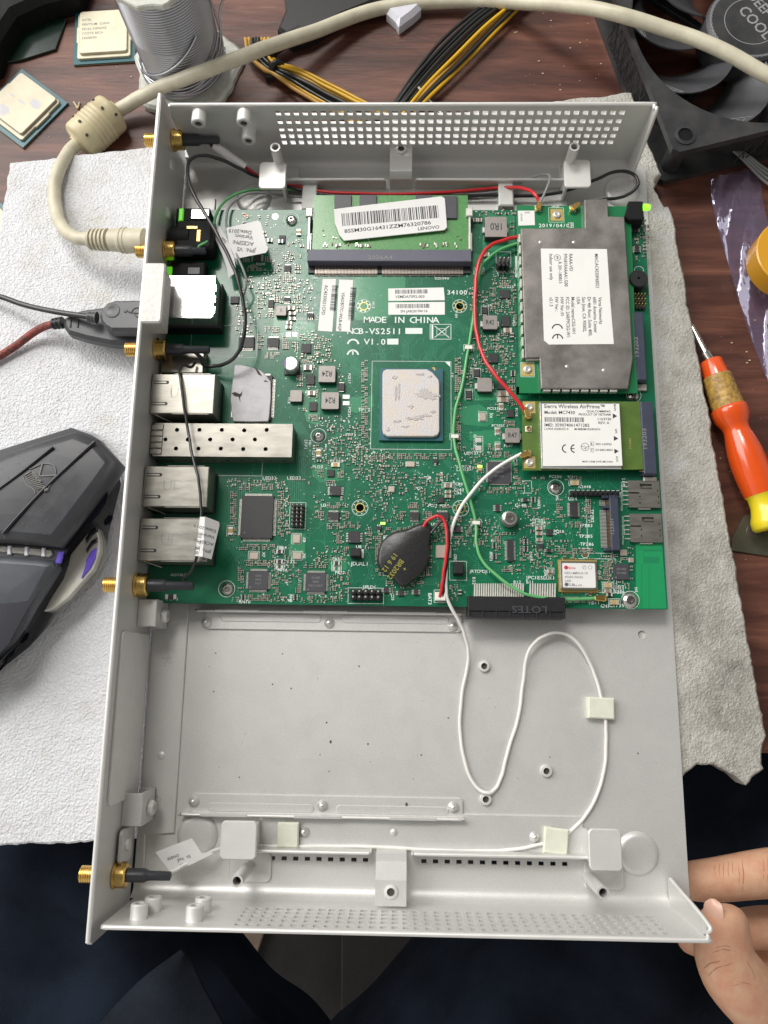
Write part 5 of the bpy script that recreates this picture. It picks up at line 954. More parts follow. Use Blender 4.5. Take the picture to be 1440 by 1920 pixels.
def dn(s_, px, py, h, wd=None): t.text(s_, *U(px, py, zl+0.02), zl+0.02, h, -90.5, wd=wd)
dn('MAC:AC4330F6E021', 1115, 476, 1.5, 16.2); dn('RAAA-VS1', 1067, 476, 1.5, 8.2); dn('P/N:81RAAAA1.G00', 1057, 476, 1.5, 15.6); dn('R 201-180813', 1047, 491, 1.4, 10.2); dn('Indoor use only', 1030, 476, 1.5, 12.6)
q = U(1045, 483, zl+0.02); t.ring(q[0], q[1], 1.45, 0.2, zl+0.02, 20); t.line([(q[0]-0.9, q[1]+0.5), (q[0]+0.7, q[1]+0.4)], 0.2, zl+0.02); t.line([(q[0]-0.8, q[1]-0.3), (q[0]+0.9, q[1]-0.2)], 0.2, zl+0.02); t.line([(q[0], q[1]+0.9), (q[0]+0.1, q[1]-0.9)], 0.2, zl+0.02)
for i, (s_, wd_) in enumerate((('Versa Networks', 12.6), ('6001 America Center', 16.6), ('Dr 4th floor, Suite 400,', 18.2), ('San Jose, CA 95002,', 16.2), ('USA', 3.4), ('Model name:CSG-W1', 17.0), ('FCC ID: 2ARF9CSG-W1', 18.6), ('HW Ver.:01', 8.8), ('FW Ver.:', 6.7), ('v3.1.5', 4.4))): dn(s_, 1122-10.2*i+0.3*i*0, 557, 1.45, wd_)
ce(t, 1045, 617, 2.15, zl+0.02, -90, 0.55)
t.build('printed_sticker', ['paper_bright', 'ink'], wsh)
zl = zb+0.12; t = MB(); t.prism([U(a_, b_, zl) for a_, b_ in ((971, 395), (1002, 395), (1003, 422), (972, 423))], zl-0.1, zl); t.mi = 1; t.text('2900', *U(984, 400, zl+.02), zl+0.02, 0.8); t.text('AC4330', *U(976, 400, zl+.02), zl+0.02, 0.8, -90); t.build('small_sticker', ['paper_bright', 'ink_and_stamp_shade'], WM)
t = MB(); tx('2019/04/09', 1010, 426, 1.75, mb=t, z=zb+0.03); tx('MAIN', 1035, 389, 0.9, mb=t, z=zb+0.03); t.build('card_print', 'silk', WM); t = MB(); tx('G', 1069, 424, 1.4, mb=t, z=zb+0.03); t.rectline(*RP(1071, 422, 9, 9, zb+0.03), 0.18, zb+0.03); t.rectline(*RP(1043, 403, 29, 27, zb+0.03), 0.18, zb+0.03); t.rectline(*RP(989, 693, 26, 27, zb+0.03), 0.18, zb+0.03); t.build('card_print', 'silk', WM)
def goldpad(par, px, py, w_, h_, z):
    a = RP(px, py, w_, h_, z); t = MB(); t.box(*a, z+0.02, z+0.08, 0.02); gp_ = t.build('gold_pad', 'dull_gold', par)
    c = ((a[0]+a[1])/2, (a[2]+a[3])/2); t = MB(); t.lathe([(1.9, 0), (1.8, 0.5), (1.4, 0.8), (0.9, 0.85), (0.3, 0.5), (0, 0.5)], (c[0], c[1], z+0.08), n=20, sharp=False, caps=False); t.box(c[0]-0.9, c[0]+0.9, c[1]-0.12, c[1]+0.12, z+0.88, z+0.95); t.build('card_screw', 'solder', gp_)
goldpad(WM, 1044, 403, 24, 22, zb); goldpad(WM, 989, 693, 24, 24, zb)
def plugbase(par, px, py, z):
    a = RP(px, py, 12, 11, z+0.6); t = MB(); t.box(*a, z+0.02, z+0.5, 0.1); t.mi = 1; c = ((a[0]+a[1])/2, (a[2]+a[3])/2); t.lathe([(1.0, 0), (1.0, 0.8), (0.7, 0.8), (0.7, 0.2)], (c[0], c[1], z+0.5), n=16, caps=False); t.lathe([(0.22, 0), (0.22, 0.7)], (c[0], c[1], z+0.4), n=8); t.build('antenna_socket', ['white_ceramic', 'gold'], par)
plugbase(WM, 1009, 390, zb); plugbase(WM, 1074, 391, zb)
# mobile network card
LM = thing('mobile_data_card', 'olive green card with a large white printed label and three gold antenna sockets', 'mobile data card', (180, 215, 13))
t = MB(); t.prism([U(a_, b_, zb) for a_, b_ in ((979, 752), (1202, 753), (1213, 880), (980, 882))], zb-1, zb)
t.build('card_board', 'lte_pcb', LM)
ly = (U(1012, 754, 16.2), U(1166, 879, 16.2)); t = MB(); t.box(ly[0][0], ly[1][0], ly[1][1], ly[0][1], zb+0.02, 16.2, 0.3); lsh = t.build('metal_shield', 'mirror_steel', LM)
zl = 16.34; t = MB(); t.prism([U(a_, b_, zl) for a_, b_ in ((1016, 757), (1161, 757), (1167, 873), (1018, 874))], zl-0.12, zl); t.mi = 1
def lt(s_, px, py, h, wd=None, rot=0): t.text(s_, *U(px, py, zl+0.02), zl+0.02, h, rot, wd=wd)
lt('Sierra Wireless AirPrime™', 1020, 765, 1.7, 25.5); lt('Model: MC7430', 1021, 776, 1.45, 12.8); lt('QUALCOMM®4G', 1100, 773, 0.95, 10); lt('PRODUCT OF VIETNAM', 1085, 779, 1.0, 13.4); lt('1103730', 1121, 788, 1.1, 5.6); lt('REV: A', 1122, 795, 1.1, 4.6); lt('IMEI: 359074061471282', 1021, 799.5, 1.35, 18.8); lt('LU935102850210', 1021, 806, 0.95, 10)
barcode(t, *U(1021, 791, zl), 16.6, 2.1, zl+0.02, 0, 44); barcode(t, *U(1077, 806.5, zl), 10.8, 0.9, zl+0.02, 0, 34)
ce(t, 1062, 841, 1.65, zl+0.02, 0, 0.5); q = U(1097, 838, zl+.02); t.ring(q[0], q[1], 1.65, 0.2, zl+0.02, 20); t.line([(q[0]-1.6, q[1]+0.2), (q[0]-0.2, q[1]+0.5), (q[0]+0.3, q[1]-0.1), (q[0]+1.6, q[1]+0.2)], 0.2, zl+0.02); t.line([(q[0]-0.9, q[1]-0.5), (q[0]+0.9, q[1]-0.5)], 0.2, zl+0.02); t.line([(q[0], q[1]-0.4), (q[0], q[1]-1.2)], 0.2, zl+0.02)
lt('R', 1108, 834.5, 0.95); lt('T', 1108, 846, 0.95); t.rectline(*RP(1110.5, 832, 6, 7, zl+.02), 0.12, zl+0.02); t.rectline(*RP(1110.5, 844, 6, 7, zl+.02), 0.12, zl+0.02); lt('003-160025', 1117, 834.5, 0.9, 6.6); lt('D160014003', 1117, 845.5, 0.9, 7.0); lt('MSIP-CRM-SWR-MC7430', 1092, 867, 0.75, 12.6)
lt('MAIN', 1151, 758, 0.85, None, -90); lt('GPS', 1153, 804, 0.85, None, -90); lt('AUX', 1155, 855, 0.85, None, -90)
for py, px in ((780, 1153), (822, 1155), (846, 1156)): q = U(px, py, zl+.02); t.add([(q[0]-0.9, q[1]+1.1, zl+.02), (q[0]-0.9, q[1]-1.1, zl+.02), (q[0]+1.0, q[1], zl+.02)], [[0, 1, 2]])
t.build('printed_sticker', ['paper_bright', 'ink'], lsh)
goldpad(LM, 992, 764, 24, 22, zb); goldpad(LM, 993, 867, 22, 22, zb)
for px, py in ((990, 778), (991, 804), (990, 850)): plugbase(LM, px, py, zb)
t = MB(); t.text('9T2308G', *U(1184, 842, zb+.03), zb+0.03, 0.9, 90); t.build('card_print', 'dull_gold', LM)
# ================================================================ coin battery in black sleeve
BA = thing('wrapped_battery', 'coin cell in black sleeve with yellow print, lying on the circuit board', 'battery', (124, 165, BT))
c = V(757, 1040, BT+4.5); t = MB(); n_ = 48
def teardrop(s_, z):
    o = []
    for k in range(n_):
        a_ = 2*pi*k/n_; r_ = 10.6*s_
        for ang, ex, wd_ in ((radians(52), 6.6, 0.34), (radians(-92), 2.4, 0.28), (radians(205), 1.0, 0.3)):
            d_ = (a_-ang+pi) % (2*pi)-pi; r_ += ex*s_*math.exp(-(d_/wd_)**2)
        o.append((c.x+r_*cos(a_), c.y+r_*sin(a_), z))
    return o
rs = [teardrop(0.93, BT+1.2), teardrop(1.0, BT+2.0), teardrop(1.0, BT+3.2), teardrop(0.95, BT+4.3), teardrop(0.86, BT+4.7)]
vs = sum(rs, []); t.add(vs, [[k*n_+i, k*n_+(i+1) % n_, (k+1)*n_+(i+1) % n_, (k+1)*n_+i] for k in range(4) for i in range(n_)]+[[4*n_+i for i in range(n_)]], True); cell_ = t.build('sleeved_cell', 'black_gloss', BA)
t = MB()
t.text('19 6 12', *U(738, 1037, BT+4.75), BT+4.75, 2.1, -125, sx=1.0); t.text('BR2032', *U(750, 1048, BT+4.75), BT+4.75, 2.1, -125); t.text('+', *U(757, 1062, BT+4.75), BT+4.75, 1.8, -125); t.build('yellow_lettering', 'yellow_print', cell_)
def path(pts): return [V(*p_) for p_ in pts]
def wire(par, pts, r_, m_, name='wire', n=8): t = MB(); t.tube(path(pts), r_, n, 6); return t.build(name, m_, par)
wire(BA, [(794, 988, 14), (803, 975, 15), (818, 968, 16), (830, 972, 16), (837, 992, 16), (838, 1020, 16), (834, 1060, 15), (829, 1095, 14), (825, 1119, 12.5)], 0.68, 'wire_red')
wire(BA, [(808, 1000, 14), (820, 985, 14), (834, 976, 14.5), (841, 992, 14.5), (842, 1022, 14.5), (837, 1060, 14), (833, 1095, 13), (830, 1119, 12.3)], 0.55, 'wire_black')
# ================================================================ antenna leads
def sma(par, py, z, L_=11.5, tip='shrink_black', boot=None):
    y = V(250, py, z).y; z0 = z
    t = MB(); pr = [(2.2, 0)]; h = 0.6
    while h < L_-1: pr += [(3.1, h), (3.1, h+0.35), (2.75, h+0.7)]; h += 0.85
    pr += [(3.1, L_-1), (3.1, L_)]
    t.lathe([(1.6, 0.3)]+pr, (-1.6-L_, y, z), (1, 0, 0), 24, caps=False); t.lathe([(1.6, 0.3), (1.6, 6)], (-1.6-L_, y, z), (1, 0, 0), 16, caps=False); t.build('threaded_barrel', 'gold', par)
    t = MB(); t.lathe([(4.7, 0), (4.7, 3.4), (4.1, 3.9), (2.4, 3.9)], (1.0, y, z), (1, 0, 0), 6, caps=True); t.lathe([(4.9, 0), (4.9, 0.8)], (0.2, y, z), (1, 0, 0), 24); t.build('hex_nut', 'gold', par)
    bl = boot or 16
    t = MB(); t.lathe([(2.5, 0), (2.5, 6.5), (2.1, 7.3), (1.75, 8), (1.65, bl), (1.1, bl+0.3)], (4.8, y, z), (1, 0, 0), 16, sharp=False, caps=True); t.build('shrink_boot', tip, par)
    return Vector((4.8+bl, y, z))
def wirew(par, start, pts, r_, m_): t = MB(); t.tube([start]+path(pts), r_, 8, 6); return t.build('wire', m_, par)
def crimp(par, px, py, ang, z):   # small gold right-angle plug
    q = V(px, py, z); t = MB(); t.T = Matrix.Translation(q) @ Matrix.Rotation(radians(ang), 4, 'Z')
    t.lathe([(1.35, 0), (1.35, 1.1), (1.1, 1.35), (0, 1.35)], (0, 0, -0.7), n=16, caps=False); t.prism([(-0.6, -1.25), (2.2, -1.1), (3.8, -0.75), (3.8, 0.75), (2.2, 1.1), (-0.6, 1.25)], 0.0, 1.15, 0.2); t.build('crimp_plug', 'gold', par)
def flag(par, pts, z, lines, rot, h, m_=('paper', 'ink_and_stamp_shade'), thick=0.25):
    t = MB(); vs = [V(*p_) for p_ in pts]; n_ = len(vs); cc = sum(vs, Vector())/n_; nq = sum(((vs[i]-cc).cross(vs[(i+1) % n_]-cc) for i in range(n_)), Vector()).normalized()
    for v in vs: v.z = cc.z-((v.x-cc.x)*nq.x+(v.y-cc.y)*nq.y)/nq.z
    t.add([tuple(v) for v in vs]+[(v.x, v.y, v.z-thick) for v in vs], [list(range(n_))[::-1], [n_+i for i in range(n_)]]+[[i, (i+1) % n_, n_+(i+1) % n_, n_+i] for i in range(n_)])
    nr = nq; c_ = vs[0]
    t.mi = 1
    for s_, px, py in lines:
        k0 = len(t.v); t.text(s_, *U(px, py, z), z, h, rot)
        for i in range(k0, len(t.v)): v = t.v[i]; v.z = c_.z-((v.x-c_.x)*nr.x+(v.y-c_.y)*nr.y)/nr.z+0.12
    t.build('cable_label', m_, par)
A1 = thing('antenna_lead', 'red antenna lead from the topmost gold socket, with a white sleeve label', 'antenna lead', (0, 350, 20), 'antenna leads with gold threaded sockets')
e_ = sma(A1, 263, 20, boot=16)
wirew(A1, e_, [(392, 264, 19), (402, 272, 17), (430, 292, 15), (458, 312, 12), (485, 330, 8), (510, 342, 5), (560, 350, 4), (620, 361, 4), (740, 364, 4), (860, 359, 4), (935, 352, 4.5), (975, 352, 10), (1000, 362, 16), (1012, 378, 16)], 0.8, 'wire_red')
wirew(A1, e_, [(395, 270, 17.5), (402, 276, 16)], 0.7, 'wire_black'); crimp(A1, 1009, 390, 72, 16)
t = MB(); t.tube([V(402, 273, 17.3), V(430, 293, 15.3), V(460, 314, 12)], 2.0, 10, 4); t.mi = 1; t.build('sleeve_label', ['paper', 'ink_and_stamp_shade'], A1)
A2 = thing('antenna_lead', 'green antenna lead from the second gold socket from the top, beside the power socket', 'antenna lead', (0, 300, 20), 'antenna leads with gold threaded sockets')
e_ = sma(A2, 470, 19, boot=13)
wirew(A2, e_, [(372, 464, 20), (385, 455, 20), (395, 448, 18), (398, 440, 16), (402, 415, 14), (410, 392, 12), (428, 372, 10), (455, 360, 8), (490, 355, 5), (560, 356, 3.5), (640, 366, 3), (800, 366, 3), (890, 355, 3), (940, 350, 4)], 0.62, 'wire_green')
wirew(A2, V(968, 456, 13.2), [(935, 470, 14), (912, 487, 14.5), (902, 502, 13), (893, 540, 12.5), (888, 590, 12.5), (878, 655, 11.3), (867, 720, 12), (854, 770, 12), (851, 825, 11.3), (862, 870, 12), (882, 940, 12), (893, 985, 11.3), (893, 1020, 12), (907, 1055, 12.5), (945, 1090, 14), (990, 1115, 15), (1040, 1123, 14), (1090, 1123, 12), (1118, 1122, 11.6)], 0.66, 'wire_green')
crimp(A2, 1132, 1122, 180, 11.5)
flag(A2, [(402, 445, 14), (411, 424, 16), (424, 445, 18), (438, 480, 19), (444, 512, 17), (428, 520, 16), (424, 500, 17), (416, 475, 15)], 18, [('Date:', 425, 452), ('Spec', 412, 444)], 130, 1.2)
A3 = thing('antenna_lead', 'grey antenna lead with a square white label printed upside down, near the power socket', 'antenna lead', (40, 300, 16), 'antenna leads with gold threaded sockets')
wire(A3, [(455, 560, 15), (462, 530, 18), (456, 505, 19), (440, 470, 18), (428, 440, 16), (424, 412, 14), (432, 385, 12), (455, 368, 10), (490, 362, 6), (600, 372, 3.2), (760, 372, 3), (930, 360, 3.6), (965, 348, 5), (1005, 330, 8), (1028, 328, 14), (1030, 340, 17), (1020, 365, 17), (1013, 380, 17)], 0.55, 'wire_grey')
crimp(A3, 1074, 391, 35, 16)
flag(A3, [(424, 427, 20), (484, 414, 21), (489, 418, 21), (502, 468, 20), (498, 473, 20), (442, 486, 18), (430, 460, 19)], 20, [('JPN:  VS', 480, 466), ('ACESPN:', 476, 454), ('Version:', 475, 443), ('Date:2019', 472, 434)], 172, 1.75)
A4 = thing('antenna_lead', 'black antenna lead looping high over the top left corner, from the third gold socket', 'antenna lead', (0, 265, 20), 'antenna leads with gold threaded sockets')
e_ = sma(A4, 655, 21, boot=18)
wirew(A4, e_, [(368, 661, 21), (378, 672, 19), (382, 684, 17), (400, 687, 16), (430, 678, 19), (450, 655, 22), (459, 620, 25), (458, 580, 27), (448, 530, 29), (428, 480, 30), (402, 430, 31), (375, 385, 31), (355, 345, 30), (352, 312, 28), (362, 296, 26), (385, 291, 24), (415, 300, 20), (455, 318, 14), (485, 333, 8), (540, 350, 4.4), (620, 366, 4), (760, 369, 4), (900, 366, 4.5), (970, 368, 4.5), (1030, 364, 5), (1075, 354, 6), (1120, 335, 8), (1155, 322, 9), (1185, 325, 9), (1197, 342, 9), (1185, 360, 8), (1160, 371, 7), (1135, 374, 8), (1110, 378, 12)], 0.78, 'wire_black')
A5 = thing('antenna_lead', 'thin black antenna lead with a folded white label, running across the network jacks', 'antenna lead', (0, 155, 20), 'antenna leads with gold threaded sockets')
e_ = sma(A5, 1097, 22, boot=18)
wirew(A5, e_, [(343, 1088, 22), (358, 1072, 24), (368, 1045, 26), (373, 1010, 27), (377, 970, 27), (376, 930, 27), (370, 890, 27), (360, 850, 26), (351, 800, 25), (344, 750, 25.5), (338, 710, 25.5), (338, 692, 24), (345, 685, 22), (358, 688, 20), (366, 680, 18)], 0.62, 'wire_black')
flag(A5, [(375, 969, 28), (385, 969, 29.5), (380, 1044, 29), (366, 1042, 27.5)], 28, [('Z/5', 380, 1003), ('D', 378, 1015), ('99', 376, 1024), ('08', 373, 1034)], 172, 1.3)
flag(A5, [(385, 969, 29.5), (410, 978, 26), (411, 985, 25.5), (397, 1049, 25), (380, 1044, 29)], 27, [('Date:2019', 404, 993), ('Version:', 402, 1005), ('ACESPN:', 400, 1018), ('JPN: VS', 396, 1032)], 172, 1.2)
A6 = thing('antenna_lead', 'white antenna lead from the lowest gold socket, looping over the bare case floor', 'antenna lead', (0, 50, 20), 'antenna leads with gold threaded sockets')
e_ = sma(A6, 1641, 20, boot=16)
wirew(A6, e_, [(308, 1640, 19), (330, 1631, 15), (355, 1617, 11), (390, 1600, 8), (420, 1590, 5), (480, 1586, 2), (540, 1587, 1.8), (620, 1586, 1.0), (700, 1588, 1.0), (800, 1593, 1.0), (880, 1596, 1.0), (950, 1594, 1.2), (1010, 1584, 1.8), (1045, 1575, 2), (1068, 1560, 1.4), (1095, 1533, 1.0), (1120, 1490, 1.0), (1134, 1435, 1.0), (1137, 1380, 1.0), (1134, 1345, 1.8), (1127, 1305, 1.8), (1112, 1258, 1.5), (1095, 1222, 3), (1072, 1195, 4), (1042, 1186, 5), (1010, 1198, 5), (988, 1230, 4), (981, 1280, 2), (973, 1340, 1.0), (955, 1400, 1.0), (942, 1450, 1.0), (930, 1478, 1.0), (913, 1487, 2.2), (893, 1475, 1.2), (873, 1435, 1.0), (863, 1370, 1.0), (866, 1300, 1.5), (877, 1250, 2), (877, 1215, 4), (868, 1180, 7), (852, 1150, 10), (838, 1118, 12), (836, 1080, 13), (840, 1030, 13.5), (848, 990, 13), (868, 945, 13), (905, 900, 14), (945, 868, 15), (978, 851, 15.6)], 0.72, 'wire_white')
crimp(A6, 990, 850, 205, 15.6)
flag(A6, [(292, 1597, 13), (358, 1573, 15), (379, 1600, 12), (398, 1594, 11), (400, 1600, 11), (326, 1637, 13), (315, 1632, 13)], 13, [('450NO', 314, 1614), ('JPN:  VS', 332, 1617), ('N', 338, 1626)], 20, 1.1)
A7 = thing('link_lead', 'short red lead from under the wireless card down to the mobile data card', 'antenna lead', (170, 260, 14))
wire(A7, [(972, 444, 13.0), (950, 449, 14), (920, 460, 15), (902, 482, 15.5), (893, 520, 15.5), (890, 570, 15.5), (894, 625, 15.5), (906, 668, 16), (930, 705, 17), (957, 735, 17), (974, 756, 16.5), (982, 768, 16)], 0.85, 'wire_red'); crimp(A7, 990, 780, 108, 15.6)
# ================================================================ cable clips of foam, stuck to the case
def clip(px, py, w_, h_, ang, label, m_, z=0, hz=3.6):
    q = V(px, py, hz); s_ = U(px+w_/2, py, hz)[0]-U(px-w_/2, py, hz)[0]; s2 = U(px, py-h_/2, hz)[1]-U(px, py+h_/2, hz)[1]
    t = MB(); t.T = Matrix.Translation((q.x, q.y, 0)) @ Matrix.Rotation(radians(ang), 4, 'Z'); x_, y_ = s_/2, s2/2
    t.prism([(-x_, -y_), (x_, -y_), (x_, y_), (-x_, y_)], 0.05, 1.0, 0.1); t.prism([(-x_, -y_), (x_, -y_), (x_, y_), (-x_, y_)], hz-1.3, hz, 0.55); t.box(-x_, -x_+s_*0.3, -y_+0.1, y_-0.1, 0.8, hz-1.2)
    return tag(t.build('cable_clip', m_), label, 'cable clip', 'soft white cable clips stuck to the case')
clip(1128, 1328, 50, 40, -2, 'pale foam cable clip alone on the bare right part of the case floor', 'foam_clip')
clip(1043, 1578, 46, 50, -6, 'yellowish foam cable clip at the right end of the lower rail', 'foam_clip')
clip(540, 1566, 40, 48, 0, 'yellowish foam cable clip at the left end of the lower rail', 'foam_clip')
clip(949, 361, 28, 48, 0, 'white foam cable clip above the board, left of the wireless card', 'foam_clip_white', hz=6)
clip(580, 368, 28, 48, 0, 'white foam cable clip above the board, left of the memory module', 'foam_clip_white', hz=5)
# ================================================================ things on the bench
# beige cable with its ferrite lump and round plug
BC = thing('beige_cable', 'thick beige cable with a moulded lump and ribbed round plug, across the top', 'cable', (0, 330, TZ))
zc_ = TZ+3.6
t = MB(); t.tube([V(1480, 165, 20), V(1440, 142, 20), V(1350, 92, 20), V(1250, 55, 18), V(1150, 24, 18), V(1060, 10, 10), V(960, 4, -3), V(860, 3, -7), V(760, 8, -7), V(690, 22, -6), V(600, 55, 0), V(520, 82, 8), V(440, 112, 16), V(370, 138, 14), V(300, 165, 4), V(250, 190, -3), V(210, 215, -6)], 3.3, 14, 6); t.build('cable_jacket', 'cable_beige', BC)
t = MB(); t.tube([V(152, 266, -4), V(130, 283, -1), V(109, 322, 2.4), V(102, 365, 3), V(108, 405, 5), V(122, 432, 10), V(145, 446, 14), V(168, 449, 16)], 3.0, 14, 6); t.build('cable_jacket', 'cable_beige', BC)
a = V(143, 272, TZ+8); b = V(218, 205, TZ+8); d = (b-a); L_ = d.length
t = MB(); pr = [(4.2, 0), (4.4, 1.2), (8.2, 1.8), (9.3, 2.8), (9.6, 4)]
for k in range(5): h = L_*0.5-5+k*2.2; pr += [(9.6, h), (9.9, h+0.3), (9.9, h+1.1), (9.6, h+1.4)]
pr += [(9.6, L_-4), (9.2, L_-2.4), (8.4, L_-1.8), (5.2, L_-1.2), (4.6, L_)]
t.lathe(pr, a, d, 32, sharp=False); t.build('ferrite_lump', 'ferrite_beige', BC)
t = MB(); dn_ = d.normalized(); q = dn_.to_track_quat('Z', 'Y').to_matrix()
for h, an in ((0.28, 60), (0.74, 75), (0.3, 15), (0.76, 28), (0.2, 100), (0.85, 110)):
    best = None
    for k in range(36):
        v_ = q @ Vector((cos(k*pi/18), sin(k*pi/18), 0))
        if best is None or v_.z > best.z: best = v_; 
    side = dn_.cross(best); ang = radians(an-60); v_ = best*cos(ang)+side*sin(ang); c_ = a+d*h+v_*9.45
    t.lathe([(0.75, 0), (0.75, 0.55)], c_, v_, 12)
t.build('dimple', 'dirt_and_hole_shade', BC)
a = V(166, 449, 16); b = V(272, 452, 19); d = b-a; L_ = d.length; t = MB(); pr = [(3.4, 0)]
for k in range(5): h = 1.0+k*1.9; pr += [(4.6+0.1*k, h), (4.6+0.1*k, h+0.9), (3.7, h+1.0), (3.7, h+1.8)]
pr += [(4.9, 11), (5.1, 15), (5.6, 16), (5.6, 16.8), (5.3, 17), (5.3, 17.6), (5.7, 17.8), (5.7, 18.6), (5.4, 18.8), (5.4, L_)]
t.lathe(pr, a, d, 24, sharp=True); t.build('round_plug', 'cable_beige', BC)
# spool of solder standing on its flange
SP = thing('solder_spool', 'upright spool wound with dull silver solder wire, on a melted white flange', 'solder spool', (*U(352, 130, TZ), TZ))
c0 = V(352, 132, TZ); R = 20.5; cx, cy = c0.x, c0.y
t = MB(); po = []
for k in range(60):
    a_ = 2*pi*k/60; r_ = 27+1.6*sin(3*a_+1)+1.2*sin(7*a_)+random.uniform(-0.4, 0.4)
    if -2.4 < (a_-pi if a_ > pi else a_) < -0.4 or 3.9 < a_ < 5.6: r_ += 2.5*sin(5*a_)
    po.append((cx+r_*cos(a_), cy+r_*sin(a_)))
t.prism(po, TZ+0.05, TZ+4, 1.4); t.build('lower_flange', 'melted_plastic', SP)
t = MB(); pr = []; h = 4.2; k = 0
while h < 60: rr_ = R*(0.95+0.05*min(1, h/30)); pr += [(rr_-0.75, h), (rr_-0.2, h+0.25), (rr_, h+0.7), (rr_-0.2, h+1.15), (rr_-0.75, h+1.4)]; h += 1.4
t.lathe(pr, (cx, cy, TZ), (0, 0, 1), 48, sharp=False, caps=False); t.build('wound_wire', 'solder_wire', SP)
t = MB()
for k, (z0, z1, ph, tw) in enumerate(((5, 20, 3.6, 2.6), (7, 26, 3.3, 2.9), (9, 38, 3.0, 2.5), (4.6, 12, 3.8, 2.6), (5.5, 15, 3.5, 2.8), (12, 22, 3.4, 3.0), (6, 10, 3.7, 2.4), (10, 17, 3.5, 2.7), (14, 40, 6.1, 0.9), (7, 9, 3.3, 3), (8.5, 13, 3.2, 3))):
    pts = []
    for i in range(14): f_ = i/13; pts.append((cx+(R+1.1)*cos(ph+tw*f_), cy+(R+1.1)*sin(ph+tw*f_), TZ+z0+(z1-z0)*(f_**1.6)))
    t.tube(pts, 0.6, 8, 3)
pts = [(cx+R*0.9, cy-R*0.7, TZ+14), (cx+R*1.1, cy-R*0.1, TZ+24), (cx+R*1.2, cy+R*0.3, TZ+34), (cx+R*1.8, cy+R*0.9, TZ+44)]; t.tube(pts, 0.55, 8, 5)
t.build('loose_strands', 'solder_wire', SP)
t = MB(); po = [(cx+(R+2.5+random.uniform(-1.4, 1.6))*cos(2*pi*k/40), cy+(R+2.5+random.uniform(-1.4, 1.6))*sin(2*pi*k/40)) for k in range(40)]; t.prism(po, TZ+60.5, TZ+63, 0.5); t.build('upper_flange', 'melted_plastic', SP)
# processors lying about
def cpu(px, py, ang, w_, label, writing, stain):
    q = V(px, py, TZ+3.5); o = thing('loose_processor', label, 'processor', (q.x, q.y, TZ), 'loose processors at the top left of the bench'); M_ = Matrix.Translation((q.x, q.y, TZ)) @ Matrix.Rotation(radians(ang), 4, 'Z'); h = w_/2
    t = MB(); t.T = M_; t.box(-h, h, -h, h, 0.05, 1.3, 0.1); t.mi = 1; t.box(-h, h, -h-0.02, h+0.02, 0.3, 0.75); t.build('processor_board', ['substrate_teal', 'dull_gold'], o)
    t = MB(); t.T = M_; k = h*0.86; t.prism([(-k, -k*0.95), (-k+1, -k), (k-1, -k), (k, -k*0.95), (k, -k*0.3), (k*1.04, -k*0.3), (k*1.04, k*0.4), (k, k*0.4), (k, k-1), (k-1, k), (-k+1, k), (-k, k-1), (-k, k*0.4), (-k*1.04, k*0.4), (-k*1.04, -k*0.3), (-k, -k*0.3)], 1.3, 2.6, 0.2); t.prism(rrect(-k*0.90, k*0.90, -k*0.86, k*0.98, 1.5), 2.6, 4.0, 0.25); hs_ = t.build('heat_spreader', 'ihs_dark' if stain else 'ihs_cream', o)
    t = MB(); t.T = M_
    for i, s_ in enumerate(writing): t.text(s_, -k*0.8, k*0.55-i*k*0.2, 4.02, 1.35)
    if writing: t.build('engraved_text', 'ink_and_stamp_shade', o)
    if stain:
        t = MB(); t.T = M_
        for bx, by, rx, ry in ((k*0.45, k*0.35, 3.4, 2.6), (-k*0.35, -k*0.55, 5, 3.2), (0, 0.1*k, 2.6, 0.9), (-k*0.5, k*0.1, 2.2, 0.6)):
            t.flat([(bx+rx*random.uniform(0.6, 1.2)*cos(2*pi*j/18), by+ry*random.uniform(0.6, 1.2)*sin(2*pi*j/18)) for j in range(18)], 4.03)
        t.build('grey_stain', 'thermal_pad', o)
cpu(194, 62, 4, 32, 'square processor with engraved cream lid, lying flat left of the solder spool', ('INTEL', 'PENTIUM  G2030', 'SR163 3.00GHZ', 'COSTA RICA', '3320B500'), False)
cpu(38, 196, -38, 33, 'processor with grey paste stains on its cream lid, at the left edge above the foam', (), True)
cpu(-42, 424, -40, 33, 'teal corner of a processor just reaching in at the left edge beside the foam', (), True)
# black things in the top left corner
t = MB(); z_ = TZ+6
t.prism([U(a_, b_, z_) for a_, b_ in ((-60, -60), (180, -60), (150, 8), (90, 22), (40, 45), (10, 90), (-4, 130), (-60, 160))], TZ+0.05, TZ+14, 3.5); tag(t.build('black_box', 'black_junk'), 'shiny black box in the darkest top left corner of the bench', 'box')
t = MB(); t.prism([U(a_, b_, TZ+1.5) for a_, b_ in ((-40, 125), (-40, 20), (124, 36), (104, 92), (40, 112))], TZ+0.05, TZ+1.6, 0.2); tag(t.build('dark_board', 'dark_green_board'), 'thin dark green board sticking out from under the black box', 'board')
